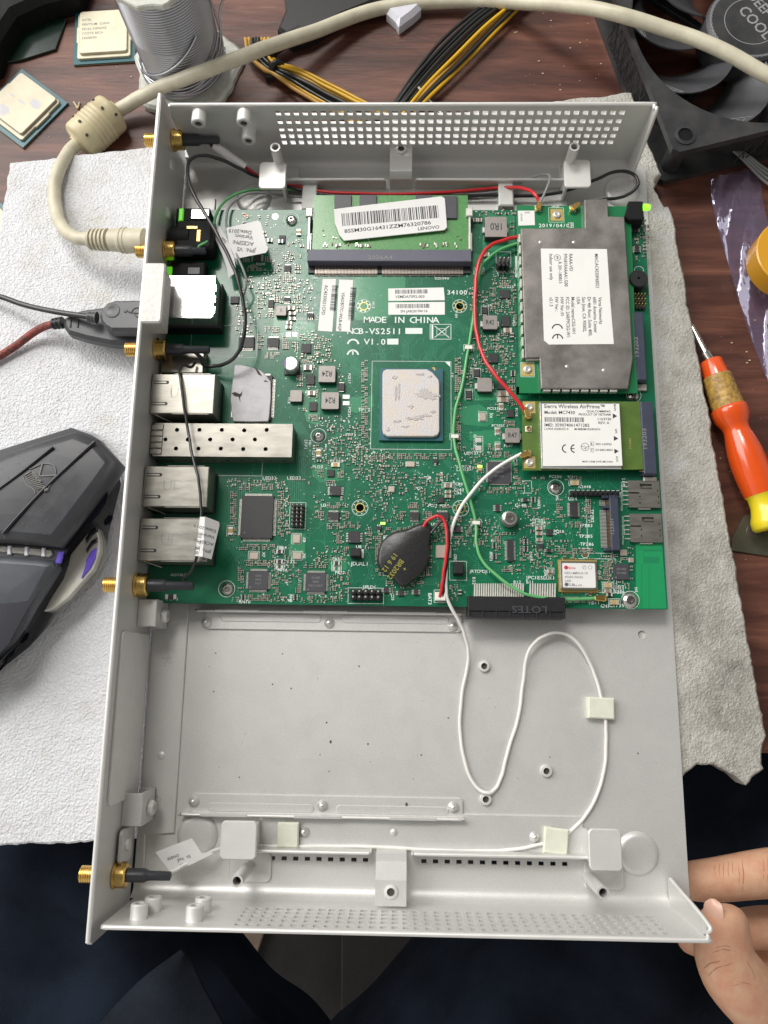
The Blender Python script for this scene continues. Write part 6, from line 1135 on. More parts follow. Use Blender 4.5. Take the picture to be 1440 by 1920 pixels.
# power supply leads: yellow and black bundles
def bundle(label, ctr, spread, cols, seed=1):
    rnd = random.Random(seed); c_ = V(*ctr[0][:2], 0); o = thing('power_lead_bundle', label, 'wire bundle', (c_.x, c_.y, TZ))
    n_ = len(cols)
    for k, m_ in enumerate(cols):
        off = (k-(n_-1)/2); pts = []
        for i, (px, py, z) in enumerate(ctr):
            a_ = Vector(ctr[max(0, i-1)][:2]); b_ = Vector(ctr[min(len(ctr)-1, i+1)][:2]); d_ = (b_-a_).normalized(); nn = Vector((-d_.y, d_.x)); s_ = spread[i]*off+rnd.uniform(-1, 1); pts.append(V(px+nn.x*s_, py+nn.y*s_, z+rnd.uniform(0, 1.5)+(k % 2)*1.4))
        t = MB(); t.tube(pts, 0.95, 8, 6); t.build('lead', m_, o)
    return o
o = bundle('yellow and black power leads held by a cable tie, below the beige cable', [(482, 72, -8), (482, 95, -8), (500, 118, -8), (520, 130, -8), (560, 150, -8.5), (620, 182, -9), (700, 222, -9), (760, 240, -9)], [6, 5, 4, 3.2, 5, 6, 6, 6], ['psu_yellow', 'psu_yellow', 'psu_orange', 'wire_black', 'wire_black', 'wire_black', 'psu_yellow', 'psu_orange'], seed=3)
a = V(505, 138, -8); b = V(533, 122, -8); t = MB(); t.tube([a, (a+b)/2+Vector((0, 0, 4.5)), b], 1.5, 8, 6); t.box(a.x-2, a.x+2.2, a.y-2, a.y+1.6, TZ+0.1, TZ+4.5, 0.6); t.build('cable_tie', 'black_plastic', o)
o = bundle('black and yellow power leads without a tie, running up towards the fan', [(735, 235, -9), (760, 198, -8), (800, 150, -8), (850, 98, -8), (905, 45, -8), (960, 0, -8), (1010, -45, -8)], [5, 5, 6.5, 7.5, 7, 5, 5], ['wire_black', 'wire_black', 'wire_black', 'wire_black', 'wire_black', 'psu_yellow', 'psu_orange', 'wire_black', 'psu_yellow'], seed=5)
PL_ = thing('black_power_plug', 'black plug housing with a sleeve, under the beige cable at the top', 'plug', (*U(600, 30, TZ), TZ))
t = MB(); t.prism([U(a_, b_, TZ+8) for a_, b_ in ((528, -40), (760, -40), (720, -2), (640, 30), (575, 68), (545, 75), (520, 55), (535, 20))], TZ+0.05, TZ+9, 1.6); t.build('plug_housing', 'black_plastic', PL_)
t = MB(); t.tube([V(565, 60, -6), V(520, 85, -6), V(505, 98, -7), V(495, 105, -8)], 3.6, 10, 5); t.build('plug_sleeve', 'black_plastic', PL_)
# translucent plastic cap, wire end, crumbs
t = MB(); t.prism([U(a_, b_, TZ+6) for a_, b_ in ((724, -10), (790, -10), (790, 14), (775, 28), (756, 42), (748, 48), (742, 38), (724, 22))], TZ+0.05, TZ+7, 2.2); tag(t.build('plastic_lump', 'translucent_white'), 'small translucent white plastic lump just below the beige cable', 'plastic piece')
t = MB(); t.tube([V(784, 163, -5), V(797, 178, -7), V(812, 196, -9), V(830, 215, -10)], 0.55, 8, 5); tag(t.build('wire_end', 'wire_white'), 'thin white wire end poking up behind the perforated wall', 'wire')
t = MB()
for k in range(90):
    px, py = random.choice([(random.uniform(60, 250), random.uniform(100, 290)), (random.uniform(960, 1130), random.uniform(20, 170)), (random.uniform(1300, 1430), random.uniform(600, 1100))]); q = V(px, py, TZ+0.2); r_ = random.choice([0.12, 0.16, 0.22, 0.4])
    t.box(q.x-r_, q.x+r_, q.y-r_*0.7, q.y+r_*0.6, TZ+0.02, TZ+r_)
q = V(146, 199, TZ); t.rod((q.x-2, q.y+2, TZ+0.6), (q.x+0.5, q.y-2, TZ+0.8), 0.5, n=6); t.rod((q.x+0.5, q.y-2, TZ+0.7), (q.x+1, q.y+1.6, TZ+0.7), 0.5, n=6)
kind(t.build('crumbs', 'crumb'), 'stuff')
# case fan in the top right corner
zt_ = TZ+25
pc = V(1265, 287, zt_); hub = V(1425, 12, zt_); v_ = hub-pc; ang0 = atan2(v_.y, v_.x); half = 60.0; ctr = pc+Vector((cos(ang0), sin(ang0), 0))*half*sqrt(2)
FA = thing('case_fan', 'square dusty black fan with curved grey blades in the top right corner', 'fan', (ctr.x, ctr.y, TZ)); rot = ang0-pi/4
FM_ = Matrix.Translation((ctr.x, ctr.y, TZ)) @ Matrix.Rotation(rot, 4, 'Z')
def ringwall(t, r0, r1, z0, z1, n=72):
    t.lathe([(r0, z0), (r1, z0), (r1, z1), (r0, z1), (r0, z0)], (0, 0, 0), n=n, caps=False)
def corner_plate(t, z0, z1):
    n = 20
    for q_ in range(4):
        base = -pi/4+q_*pi/2; P_ = []
        cxx = half*sqrt(2)*cos(base+pi/2*0); 
    for q_ in range(4):
        a0 = q_*pi/2; cs = [(half*cos(a0)-half*sin(a0)*0, 0)]
        c1 = (cos(a0+pi/4)*half*sqrt(2), sin(a0+pi/4)*half*sqrt(2)); e0 = (cos(a0)*half, sin(a0)*half); e1 = (cos(a0+pi/2)*half, sin(a0+pi/2)*half)
        arc = [(58.2*cos(a0+pi/2*k/n), 58.2*sin(a0+pi/2*k/n)) for k in range(n, -1, -1)]
        poly_ = [e0, (c1[0]*0.96+e0[0]*0.04, c1[1]*0.96+e0[1]*0.04), (c1[0]*0.96+e1[0]*0.04, c1[1]*0.96+e1[1]*0.04), e1]+arc
        t.prism(poly_, z0, z1, 0.0)
t = MB(); t.T = FM_; ringwall(t, 57.6, 59.3, 0.2, 24.6); corner_plate(t, 0.05, 3.6); corner_plate(t, 21.4, 25.0)
for q_ in range(4):
    a0 = q_*pi/2+pi/4; cxx, cyy = 74.2*cos(a0), 74.2*sin(a0); t.lathe([(4.4, 3.6), (4.4, 21.4)], (cxx, cyy, 0), n=16, caps=False)
t.build('fan_frame', 'fan_black', FA)
for q_ in range(4):
    t = MB(); t.T = FM_; a0 = q_*pi/2+pi/4; cxx, cyy = 74.2*cos(a0), 74.2*sin(a0)
    t.mi = 0; t.lathe([(5.0, 25.02), (5.0, 25.5), (3.4, 25.7), (3.4, 25.05)], (cxx, cyy, 0), n=24, caps=False); t.mi = 1; t.lathe([(3.4, 25.06), (0, 25.06)], (cxx, cyy, 0), n=24, caps=False); t.lathe([(2.2, 3.65), (0, 3.65)], (cxx*0.93, cyy*0.93, 0), n=16, caps=False)
    t.build('screw_hole', ['fan_black', 'black_junk'], FA)
# the frame's outer groove with a row of moulded crosses
for q_ in range(4):
    a0 = q_*pi/2; t = MB(); t.T = FM_
    for k in range(-4, 5):
        u = k*5.2; 
        for s_ in (-1, 1):
            p0 = (59.0, u-2.2, 0); p1 = (59.0, u+2.2, 0)
            t.tube([Vector((60.1*cos(a0)-(u-2.2*s_)*sin(a0), 60.1*sin(a0)+(u-2.2*s_)*cos(a0), 5)), Vector((60.1*cos(a0)-(u+2.2*s_)*sin(a0), 60.1*sin(a0)+(u+2.2*s_)*cos(a0), 20))], 0.3, 5, 1)
    t.build('frame_ribbing', 'fan_black', FA)
t = MB(); t.T = FM_; t.lathe([(21, 6), (21, 20.5), (20.2, 21.6), (19.0, 22.0), (0, 22.0)], (0, 0, 0), n=56, caps=False); hb = t.build('fan_hub', 'fan_blade', FA)
t = MB(); t.T = FM_; t.lathe([(18.6, 22.03), (0, 22.06)], (0, 0, 0), n=56, caps=False); hs2 = t.build('hub_sticker', 'fan_black', hb)
t = MB(); t.T = FM_; t.ring(0, 0, 12.8, 0.35, 22.1, 48); t.ring(0, 0, 19.4, 0.25, 22.06, 60)
for k in range(60):
    a0 = 2*pi*k/60; a1 = 2*pi*(k+1)/60; t.line([(18.7*cos(a0), 18.7*sin(a0)), (20.1*cos(a1), 20.1*sin(a1))], 0.2, 22.03); t.line([(18.7*cos(a1), 18.7*sin(a1)), (20.1*cos(a0), 20.1*sin(a0))], 0.2, 22.035)
tt = U(1402, 2, zt_-3); lx = FM_.inverted() @ Vector((tt[0], tt[1], 0))
lr = math.degrees(-rot)-55
p1 = FM_.inverted() @ Vector((*U(1400, -6, zt_-3), 0)); p2 = FM_.inverted() @ Vector((*U(1383, 20, zt_-3), 0))
t.text('DEEP', p1.x, p1.y, 22.1, 5.0, lr, sx=0.9); t.text('COOL', p2.x, p2.y, 22.1, 5.6, lr, sx=0.9); t.build('hub_print', 'fan_hatch', hb)
def blade(k0, n=9):
    t = MB(); t.T = FM_; A = 2*pi*k0/n; nu, nv_ = 10, 8; vs = []
    for i in range(nu+1):
        u = i/nu; r_ = 20.8+u*34.4; sweep = 0.42*u*u*1.1
        for j in range(nv_+1):
            v2 = j/nv_; wd_ = (0.62+0.06*u)*2*pi/n*1.42; a_ = A-sweep+(v2-0.5)*wd_; z = 6.5+13.5*v2**0.9-2.5*u*(1-v2); vs.append((r_*cos(a_), r_*sin(a_), z))
    m_ = (nu+1)*(nv_+1); vs2 = [(x_, y_, z-0.9) for x_, y_, z in vs]; w1 = nv_+1
    fs = [[i*w1+j, (i+1)*w1+j, (i+1)*w1+j+1, i*w1+j+1] for i in range(nu) for j in range(nv_)]
    t.add(vs, fs, True); t.add(vs2, [f[::-1] for f in fs], True)
    ed = [(i*w1, (i+1)*w1) for i in range(nu)]+[((i+1)*w1+nv_, i*w1+nv_) for i in range(nu)]+[(nu*w1+j, nu*w1+j+1) for j in range(nv_)]
    t.add(vs+vs2, [[a_, b_, m_+b_, m_+a_] for a_, b_ in ed])
    b_ = t.build('fan_blade', 'fan_blade', FA)
    h_ = MB(); h_.T = FM_
    def at(u, v2):
        r_ = 20.8+u*34.4; sweep = 0.462*u*u; wd_ = (0.62+0.06*u)*2*pi/n*1.42; a_ = A-sweep+(v2-0.5)*wd_; return Vector((r_*cos(a_), r_*sin(a_), 6.5+13.5*v2**0.9-2.5*u*(1-v2)+0.14))
    for j in range(11):
        v0, v1 = 0.12+j*0.075, 0.12+(j+1)*0.075; v1 = min(v1, 0.97)
        for u0, u1 in ((0.86, 0.98), (0.98, 0.86)): h_.tube([at(u0, v0), at((u0+u1)/2, (v0+v1)/2), at(u1, v1)], 0.16, 4, 1)
    h_.tube([at(0.85, 0.1), at(0.85, 0.5), at(0.85, 0.96)], 0.14, 4, 4); h = h_.build('blade_hatching', 'fan_hatch', FA)
    h.parent = b_
for k in range(9): blade(k+0.35)
for k in range(4):
    t = MB(); t.T = FM_; a0 = k*pi/2+0.5; t.prism([(18*cos(a0)-1.8*sin(a0), 18*sin(a0)+1.8*cos(a0)), (18*cos(a0)+1.8*sin(a0), 18*sin(a0)-1.8*cos(a0)), (58*cos(a0+.1)+1.8*sin(a0), 58*sin(a0+.1)-1.8*cos(a0)), (58*cos(a0+.1)-1.8*sin(a0), 58*sin(a0+.1)+1.8*cos(a0))], 0.1, 3, 0.2); t.build('motor_strut', 'fan_black', FA)
for k in range(4): t = MB(); t.tube([V(1372+k*4, 280, -6), V(1392+k*5, 298-k, -6), V(1415+k*5, 322-k*3, -8), V(1440+k*6, 345-k*5, -9.5), V(1480+k*6, 370-k*6, -9.5)], 0.7, 8, 5); t.build('fan_wire', 'wire_grey', FA)
# purple plastic bag
t = MB(); g = [(1332, 335, 1), (1372, 325, 5), (1412, 330, 6), (1440, 325, 3), (1480, 340, 2)]; g2 = [(1470, 760, 0)]
L1 = [(1331, 333), (1334, 370), (1345, 420), (1360, 475), (1378, 535), (1396, 595), (1417, 655), (1440, 712), (1475, 800)]
nn_ = 9; vs = []; rb = random.Random(4)
for i in range(25):
    f_ = i/24*(len(L1)-1); k = min(int(f_), len(L1)-2); f_ -= k; bx = L1[k][0]*(1-f_)+L1[k+1][0]*f_; by = L1[k][1]*(1-f_)+L1[k+1][1]*f_
    for j in range(16):
        u = j/15; ed_ = min(u, 1-u)*2; z = TZ+1.2+6.5*ed_**0.6*(0.5+0.5*sin(i*0.9+j*0.7))*(0.6+0.4*rb.random()); vs.append(V(bx+u*95, by-u*(22 if i < 3 else 5)+2*sin(j*1.7), z))
t.add(vs, [[i*16+j, (i+1)*16+j, (i+1)*16+j+1, i*16+j+1] for i in range(24) for j in range(15)], True)
vs = [Vector((v.x, v.y, TZ+0.3)) for v in vs]; t.add(vs, [[i*16+j, i*16+j+1, (i+1)*16+j+1, (i+1)*16+j] for i in range(24) for j in range(15)], True)
tag(t.build('plastic_bag', 'purple_film'), 'crinkled see-through purple plastic bag at the right edge, under the amber tape roll', 'plastic bag')
q = V(1482, 482, TZ+16); t = MB(); t.lathe([(9, 0), (16.5, 0), (17, 0.6), (17, 11.5), (16.5, 12), (9, 12), (9, 0)], (q.x, q.y, TZ+8.2), n=56, caps=False); tag(t.build('tape_roll', 'amber_tape'), 'roll of amber tape cut off by the right edge of the photo', 'tape')
# screwdriver
SD = thing('screwdriver', 'screwdriver with an orange handle, dirty yellow tape round its neck and a yellow end cap', 'screwdriver', (*U(1380, 820, TZ), TZ))
a = V(1333, 678, TZ+8.5); b = V(1441, 968, TZ+8.5); d = (b-a); dn_ = d.normalized(); L_ = d.length
t = MB(); t.rod(V(1296, 612, TZ+6.0), V(1326, 668, TZ+8), 1.6, n=14); t.rod(V(1322, 662, TZ+8), V(1336, 684, TZ+8.3), 2.4, n=14); t.build('steel_shaft', 'screw_steel', SD)
t = MB(); t.lathe([(4.4, -0.5), (4.9, 0.2), (5.4, 6.6), (5.6, 7.4)], a, d, 28, sharp=False); t.build('neck_collar', 'orange_grip', SD)
t = MB(); pr = [(5.7, 7.2), (6.1, 7.4)]+[(6.2+0.055*h+0.12*sin(h*2.1), 7.6+h) for h in range(0, 15)]+[(7.0, 22.8)]; t.lathe(pr, a, d, 28, sharp=False); t.build('taped_section', 'dirty_tape', SD)
t = MB(); pr = [(6.9, 22.6), (7.6, 23), (7.9, 24.2), (7.9, 26), (7.4, 28.5), (5.9, 31.5), (5.5, 33), (5.7, 35), (6.6, 39), (7.4, 44), (7.7, 49), (7.6, 55), (7.1, 61), (6.7, 64)]; t.lathe(pr, a, d, 36, sharp=False)
t.build('orange_handle', 'orange_grip', SD)
t = MB(); t.lathe([(6.7, 64), (5.9, 65), (5.9, 69), (6.7, 72), (8.0, 75), (8.2, 78), (7.2, 79.5), (0, 80)], a, d, 32, sharp=False); t.build('end_cap', 'yellow_grip', SD)
# metal plate
t = MB(); z_ = TZ+1.2; po = [U(a_, b_, z_) for a_, b_ in ((1372, 1012), (1396, 968), (1402, 964), (1500, 985), (1500, 1052), (1372, 1032))]; hc = U(1412, 997, z_)
t.prism(po, TZ+0.05, z_, 0.2); t.mi = 1; t.flat(circ(hc[0], hc[1], 2.6, 24), z_+0.02); t.mi = 0; t.lathe([(2.6, 0.02), (2.8, 0.12), (3.0, 0.02)], (hc[0], hc[1], z_), n=24, caps=False)
tag(t.build('metal_plate', ['olive_plate', 'dirt_and_hole_shade']), 'flat olive metal plate with a round hole, beneath the end of the screwdriver', 'plate')
# usb plugs and their cables
UP = thing('usb_plug', 'flat black USB plug with embossed mark and thin cable, upper of the two', 'usb plug', (-20, 275, 15))
zz = 21.5; po = [U(a_, b_, zz) for a_, b_ in ((276, 561), (214, 562), (200, 567), (190, 577), (186, 590), (188, 602), (196, 612), (208, 619), (276, 619))]
t = MB(); t.prism(po, 15.2, zz, 1.2); t.build('plug_body', 'usb_black', UP)
t = MB(); q = V(211, 583, zz); t.lathe([(3.3, 0.05), (3.0, 0.3), (2.4, 0.12), (0, 0.1)], (q.x, q.y, zz), n=24, sharp=False, caps=False)
t.tube([V(236, 581, zz+.15), V(245, 586, zz+.15), V(262, 587, zz+.15), V(272, 587, zz+.15)], 0.28, 6, 3); t.tube([V(246, 586, zz+.15), V(252, 578, zz+.15), V(262, 577, zz+.15)], 0.25, 6, 3); t.tube([V(250, 587, zz+.15), V(257, 594, zz+.15), V(266, 594, zz+.15)], 0.25, 6, 3); q = V(235, 583, zz); t.lathe([(0.8, 0.3), (0, 0.4)], (q.x, q.y, zz), n=10, caps=False)
t.build('embossed_mark', 'usb_black', UP)
t = MB(); t.lathe([(2.0, 0), (2.3, 1), (2.0, 1.6), (2.4, 2.4), (2.1, 3), (2.6, 4)], V(165, 594, 18), V(192, 597, 18)-V(165, 594, 18), 14, sharp=False); t.build('strain_relief', 'usb_black', UP)
t = MB(); t.tube([V(-40, 548, 4), V(0, 556, 6), V(40, 570, 8), V(80, 580, 11), (V(125, 588, 15)), V(168, 594, 18)], 1.25, 10, 6); t.build('thin_cable', 'wire_black', UP)
UQ = thing('usb_plug', 'long black USB plug with red and black braided cable, lower of the two', 'usb plug', (-30, 270, 5))
zz = 13; po = [U(a_, b_, zz) for a_, b_ in ((276, 574), (200, 573), (150, 580), (128, 588), (118, 596), (118, 612), (126, 624), (160, 634), (205, 643), (240, 646), (276, 640))]
t = MB(); t.prism(po, 7, zz, 1.6); t.build('plug_body', 'usb_black', UQ)
t = MB()
for px in (133, 147): a_ = V(px, 598, zz); b_ = V(px-1, 614, zz); t.tube([a_, b_], 0.45, 6, 1)
t.build('grip_ridge', 'black_plastic', UQ)
t = MB(); t.lathe([(1.8, 0), (2.5, 0.6), (2.5, 1.4), (1.9, 1.8), (2.6, 2.4), (2.6, 3.2), (2.0, 3.6), (2.7, 4.2), (2.7, 5.2)], V(98, 608, 9), V(122, 604, 10)-V(98, 608, 9), 16, sharp=False); t.build('strain_relief', 'black_plastic', UQ)
t = MB(); t.tube([V(-40, 690, 1.5), V(0, 667, 1.5), V(30, 648, 2), (V(62, 624, 4)), V(84, 612, 7), V(104, 607, 9)], 1.75, 12, 6); t.build('braided_cable', 'braid', UQ)
# computer mouse
MO = thing('computer_mouse', 'large dark mouse with chrome edge and faint shield emblem, on the foam', 'computer mouse', (*U(80, 1000, 0), -1))
def loft(t, rings, cap=True, smooth=True):
    n = len(rings[0]); vs = [tuple(p_) for r_ in rings for p_ in r_]; t.add(vs, [[k*n+i, k*n+(i+1) % n, (k+1)*n+(i+1) % n, (k+1)*n+i] for k in range(len(rings)-1) for i in range(n)], smooth)
    if cap: t.add([tuple(p_) for p_ in rings[-1]], [list(range(n))], smooth)
def ringz(pts, z): return ccw([U(a_, b_, z) for a_, b_ in pts])
def r3(pts, z, k=1.0, c_=None):
    p_ = ccw([U(a_, b_, z) for a_, b_ in pts]); n = len(p_); m_ = c_ or (sum(a_[0] for a_ in p_)/n, sum(a_[1] for a_ in p_)/n); return [(m_[0]+(a_[0]-m_[0])*k, m_[1]+(a_[1]-m_[1])*k, z) for a_ in p_]
base = [(-140, 905), (-20, 852), (60, 826), (134, 802), (180, 812), (214, 852), (226, 885), (231, 905), (222, 940), (207, 1000), (202, 1050), (176, 1092), (135, 1128), (95, 1174), (54, 1219), (0, 1262), (-80, 1330), (-150, 1300)]
t = MB(); loft(t, [r3(base, 0.5, 0.985), r3(base, 1.5), r3(base, 6, 0.99), r3(base, 8, 0.97)]); t.build('chrome_base', 'mouse_chrome', MO)
body = [(-140, 900), (-20, 848), (60, 823), (134, 800), (172, 813), (196, 828), (214, 853), (226, 866), (222, 884), (204, 912), (203, 938), (188, 966), (160, 988), (127, 1033), (106, 1064), (84, 1094), (50, 1145), (14, 1212), (-60, 1290), (-150, 1260)]
t = MB(); loft(t, [r3(body, 8, 0.95), r3(body, 12, 0.97), r3(body, 17, 0.99), r3(body, 21, 0.985)], True); t.build('side_body', 'mouse_dark', MO)
def panel(name, pts, z0, z1, m_, b=3.5, hi=None):
    t = MB(); ring = ccw([U(a_, b_, z1) for a_, b_ in pts]); n = len(ring); i1 = inset(ring, b*0.45); i2 = inset(ring, b)
    f = hi or (lambda x, y: 0)
    rs_ = [[(x, y, z0) for x, y in ring], [(x, y, z1-2.4+f(x, y)) for x, y in ring], [(x, y, z1-0.7+f(x, y)) for x, y in i1], [(x, y, z1+f(x, y)) for x, y in i2]]
    loft(t, rs_, False, True)
    cx_ = sum(p_[0] for p_ in i2)/n; cy_ = sum(p_[1] for p_ in i2)/n; prev = rs_[-1]
    for k in (0.66, 0.33): cur = [(cx_+(x-cx_)*k, cy_+(y-cy_)*k) for x, y in i2]; cur = [(x, y, z1+f(x, y)+0.6*(1-k)) for x, y in cur]; loft(t, [prev, cur], False, True); prev = cur
    t.add(prev+[(cx_, cy_, z1+f(cx_, cy_)+0.7)], [[i, (i+1) % n, n] for i in range(n)], True)
    return t.build(name, m_, MO)
mc = U(60, 900, 30)
hump = lambda x, y: -0.0022*((x-mc[0])**2+(y-mc[1])**2)
shell = [(-150, 930), (-60, 880), (0, 850), (60, 828), (136, 803), (178, 819), (216, 862), (190, 902), (155, 950), (100, 1021), (0, 1012), (-150, 1010)]
panel('palm_shell', shell, 18, 31, 'mouse_black', 4, hump)
btn = [(-150, 1050), (-60, 1042), (0, 1040), (60, 1044), (92, 1048), (96, 1062), (78, 1092), (48, 1138), (10, 1204), (-70, 1285), (-150, 1270)]
panel('main_button', btn, 16, 26, 'mouse_grey', 3, hump)
t = MB(); strip = [(-150, 1012), (0, 1022), (60, 1026), (97, 1030), (100, 1040), (92, 1046), (60, 1042), (0, 1036), (-150, 1040)]; t.prism([U(a_, b_, 22) for a_, b_ in strip], 18, 21.8, 0.5)
t.mi = 1
for px in (14, 46, 78): t.prism([U(px+a_, 1030+b_+px*0.06, 22.2) for a_, b_ in ((0, -8), (7, -8), (6, 9), (-1, 9))], 20, 22.3, 0.3)
t.build('vent_strip', ['mouse_vent', 'translucent_white'], MO)
def patch(name, pts, z, m_, z0=None): t = MB(); t.prism([U(a_, b_, z) for a_, b_ in pts], z0 if z0 is not None else z-1.5, z, 0.3); return t.build(name, m_, MO)
patch('side_plate', [(164, 1000), (180, 990), (186, 1010), (186, 1035), (174, 1068), (150, 1095), (126, 1122), (98, 1142), (82, 1146), (96, 1120), (118, 1085), (128, 1058), (132, 1040)], 12, 'mouse_cream', 7)
for pts in ([(160, 1010), (170, 992), (182, 988), (182, 996), (172, 1004), (162, 1018)], [(161, 1030), (171, 1014), (181, 1008), (181, 1016), (172, 1022), (162, 1036)]): patch('side_light', pts, 13, 'mouse_dark')
patch('side_light', [(162, 1048), (170, 1034), (180, 1026), (178, 1046), (168, 1066), (152, 1084), (158, 1066)], 13, 'mouse_purple')
patch('side_light', [(108, 1034), (119, 1034), (112, 1056), (103, 1056)], 22, 'mouse_purple', 20.5)
patch('side_light', [(194, 908), (200, 893), (220, 872), (222, 884), (206, 905)], 10, 'mouse_purple', 7)
for px, py, rx, ry in ((203, 975, 2.6, 1.4), (46, 1196, 2.6, 1.2), (20, 1226, 1.8, 0.8), (8, 1240, 1.8, 0.8), (2, 1252, 1.6, 0.7)):
    t = MB(); q = V(px, py, 8.2); an = radians(55); t.flat([(q.x+rx*cos(a_)*cos(an)-ry*sin(a_)*sin(an), q.y+rx*cos(a_)*sin(an)+ry*sin(a_)*cos(an)) for a_ in [2*pi*k/16 for k in range(16)]], 8.1); t.build('base_opening', 'mouse_dark', MO)
# seams running along the palm shell and the emblem
def onshell(px, py, dz=0.15):
    z = 31.0
    for _ in range(6): x, y = U(px, py, z); z = 31+hump(x, y)+0.5+dz
    return Vector((x, y, z))
t = MB()
for pts in ([(178, 828), (130, 872), (80, 920), (40, 962), (6, 1000)], [(100, 838), (40, 886), (-20, 930)]): t.tube([onshell(a_, b_, 0.0) for a_, b_ in pts], 0.75, 6, 5)
t.build('shell_seam', 'mouse_dark', MO)
t = MB(); E_ = lambda pts, r_: t.tube([onshell(a_, b_, 0.1) for a_, b_ in pts], r_, 5, 2)
E_([(80, 869), (98, 871), (104, 880), (103, 892), (96, 906), (90, 916)], 0.22); E_([(43, 892), (48, 906), (54, 912), (64, 918), (66, 926)], 0.22); E_([(80, 869), (74, 892)], 0.4); E_([(72, 893), (106, 891)], 0.35); E_([(56, 880), (80, 869)], 0.2)
q0 = onshell(52, 884); q1 = onshell(84, 914)
for k in range(10): f_ = k/9; a_ = onshell(47+8*f_+3*(k % 2), 886+26*f_+0*k); b_ = onshell(58+27*f_, 882+26*f_); t.tube([onshell(46+24*f_, 892+24*f_), onshell(58+28*f_, 884+30*f_)], 0.32, 4, 1)
E_([(84, 912), (86, 922), (90, 916)], 0.6)
k0 = len(t.v); pz = onshell(60, 889); t.text('KINDA', pz.x, pz.y, pz.z+0.7, 1.2, -44); t.build('shell_emblem', 'mouse_logo', MO)
t = MB(); rs2 = random.Random(9)
for k in range(46):
    px, py = rs2.uniform(0, 150), rs2.uniform(850, 1010)
    if py > 1010-(0 if px < 90 else (px-90)*1.1): continue
    a_ = onshell(px, py, 0.05); an = rs2.uniform(0, 6.28); l_ = rs2.uniform(0.15, 1.3); b_ = onshell(px+l_*4*cos(an), py+l_*4*sin(an), 0.05); t.tube([a_, b_], 0.06, 3, 1)
kind(t.build('scratch_marks', 'mouse_logo', MO), 'stuff')
# ================================================================ the person holding the case
PE = thing('person', 'person in dark navy clothes, bare hand gripping the lower right corner of the case', 'person', (*U(1300, 1900, -120), -120))
def skin_mesh(chains, name, m_, parent, sub=2, label=None):
    """chains: list of lists of (Vector, rx, ry); first chain's first vertex is the root; later chains may start at an existing vertex by index tuple"""
    me = bpy.data.meshes.new(name); vs = []; es = []; rr_ = []
    for ch in chains:
        prev = None
        for item in ch:
            if isinstance(item, int): prev = item; continue
            vs.append(item[0]); rr_.append(item[1:]); k = len(vs)-1
            if prev is not None: es.append((prev, k))
            prev = k
    org = ORG[parent.name]; me.from_pydata([tuple((v-org)*S) for v in vs], es, []); o = bpy.data.objects.new(name, me); COL.objects.link(o); o.parent = parent; ORG[o.name] = org
    md = o.modifiers.new('skin', 'SKIN'); md.use_smooth_shade = True; md.branch_smoothing = 0.6
    for i, sv in enumerate(me.skin_vertices[0].data): sv.radius = (rr_[i][0]*S, rr_[i][1]*S); sv.use_root = (i == 0)
    s_ = o.modifiers.new('sub', 'SUBSURF'); s_.levels = sub; s_.render_levels = sub
    me.materials.append(MATS[m_])
    if label: o['label'] = label
    return o
X = lambda px, py, z, r_, r2=None: (V(px, py, z), r_, r_ if r2 is None else r2)
hand = [
  [X(1600, 1890, -34, 21, 16), X(1560, 1960, -30, 22, 17), X(1640, 2100, -30, 26, 24), X(1740, 2260, -40, 30, 30)],                  # palm, wrist, forearm
  [0, X(1545, 1790, -30, 17, 13)],
  [1, X(1490, 1945, -12, 16, 14), X(1420, 1880, 0, 13.6, 13), X(1364, 1818, 7, 13.2, 12.2), X(1352, 1768, 9, 11.4, 10.4), X(1358, 1728, 10, 10.2, 9), X(1352, 1694, 10, 8.2, 7)],
  [4, X(1560, 1680, -22, 12.5, 12), X(1475, 1632, -14, 11.0, 10.6), X(1410, 1640, -13, 9.8, 9.4), X(1345, 1650, -14, 9.2, 8.8), X(1300, 1652, -14, 8.4, 8.0), X(1272, 1652, -14, 7.2, 6.8)],
  [4, X(1530, 1765, -34, 11, 10.5), X(1440, 1735, -34, 9.6, 9.2), X(1375, 1745, -34, 8.8, 8.5), X(1310, 1757, -28, 8.4, 8.2), X(1276, 1756, -22, 7.2, 7)],
  [0, X(1530, 1830, -46, 10.5, 10), X(1455, 1795, -50, 9, 8.8), X(1405, 1795, -50, 8.4, 8), X(1350, 1798, -44, 7.6, 7.4)],
  [0, X(1560, 1900, -58, 9.5, 9), X(1500, 1870, -62, 8, 7.8), X(1455, 1862, -62, 7.4, 7), X(1415, 1862, -56, 6.6, 6.4)]]
HAND = skin_mesh(hand, 'body', 'skin', PE)
# thumb nail facing the camera side
def nail(c_, ax, up, L_, w_):
    t = MB(); ax = Vector(ax).normalized(); up = Vector(up).normalized(); sd = ax.cross(up).normalized(); up = sd.cross(ax); vs = []; n = 8
    for i in range(n+1):
        u = i/n
        for j in range(n+1):
            v_ = (j/n-0.5)*2; ww = w_*max(0.05, 1-abs(2*u-1)**3.2)**0.5; vs.append(Vector(c_)+ax*((u-0.5)*L_)+sd*(v_*ww/2)+up*(-0.9*v_*v_-0.5*(2*u-1)**2))
    t.add(vs, [[i*(n+1)+j, (i+1)*(n+1)+j, (i+1)*(n+1)+j+1, i*(n+1)+j+1] for i in range(n) for j in range(n)], True); t.build('fingernail', 'nail', PE)
nail(V(1354, 1708, 10)+Vector((-0.75, 0.10, 0.65))*7.35, V(1353, 1694, 10)-V(1357, 1728, 11), (-0.75, 0.10, 0.65), 9.0, 7.6)
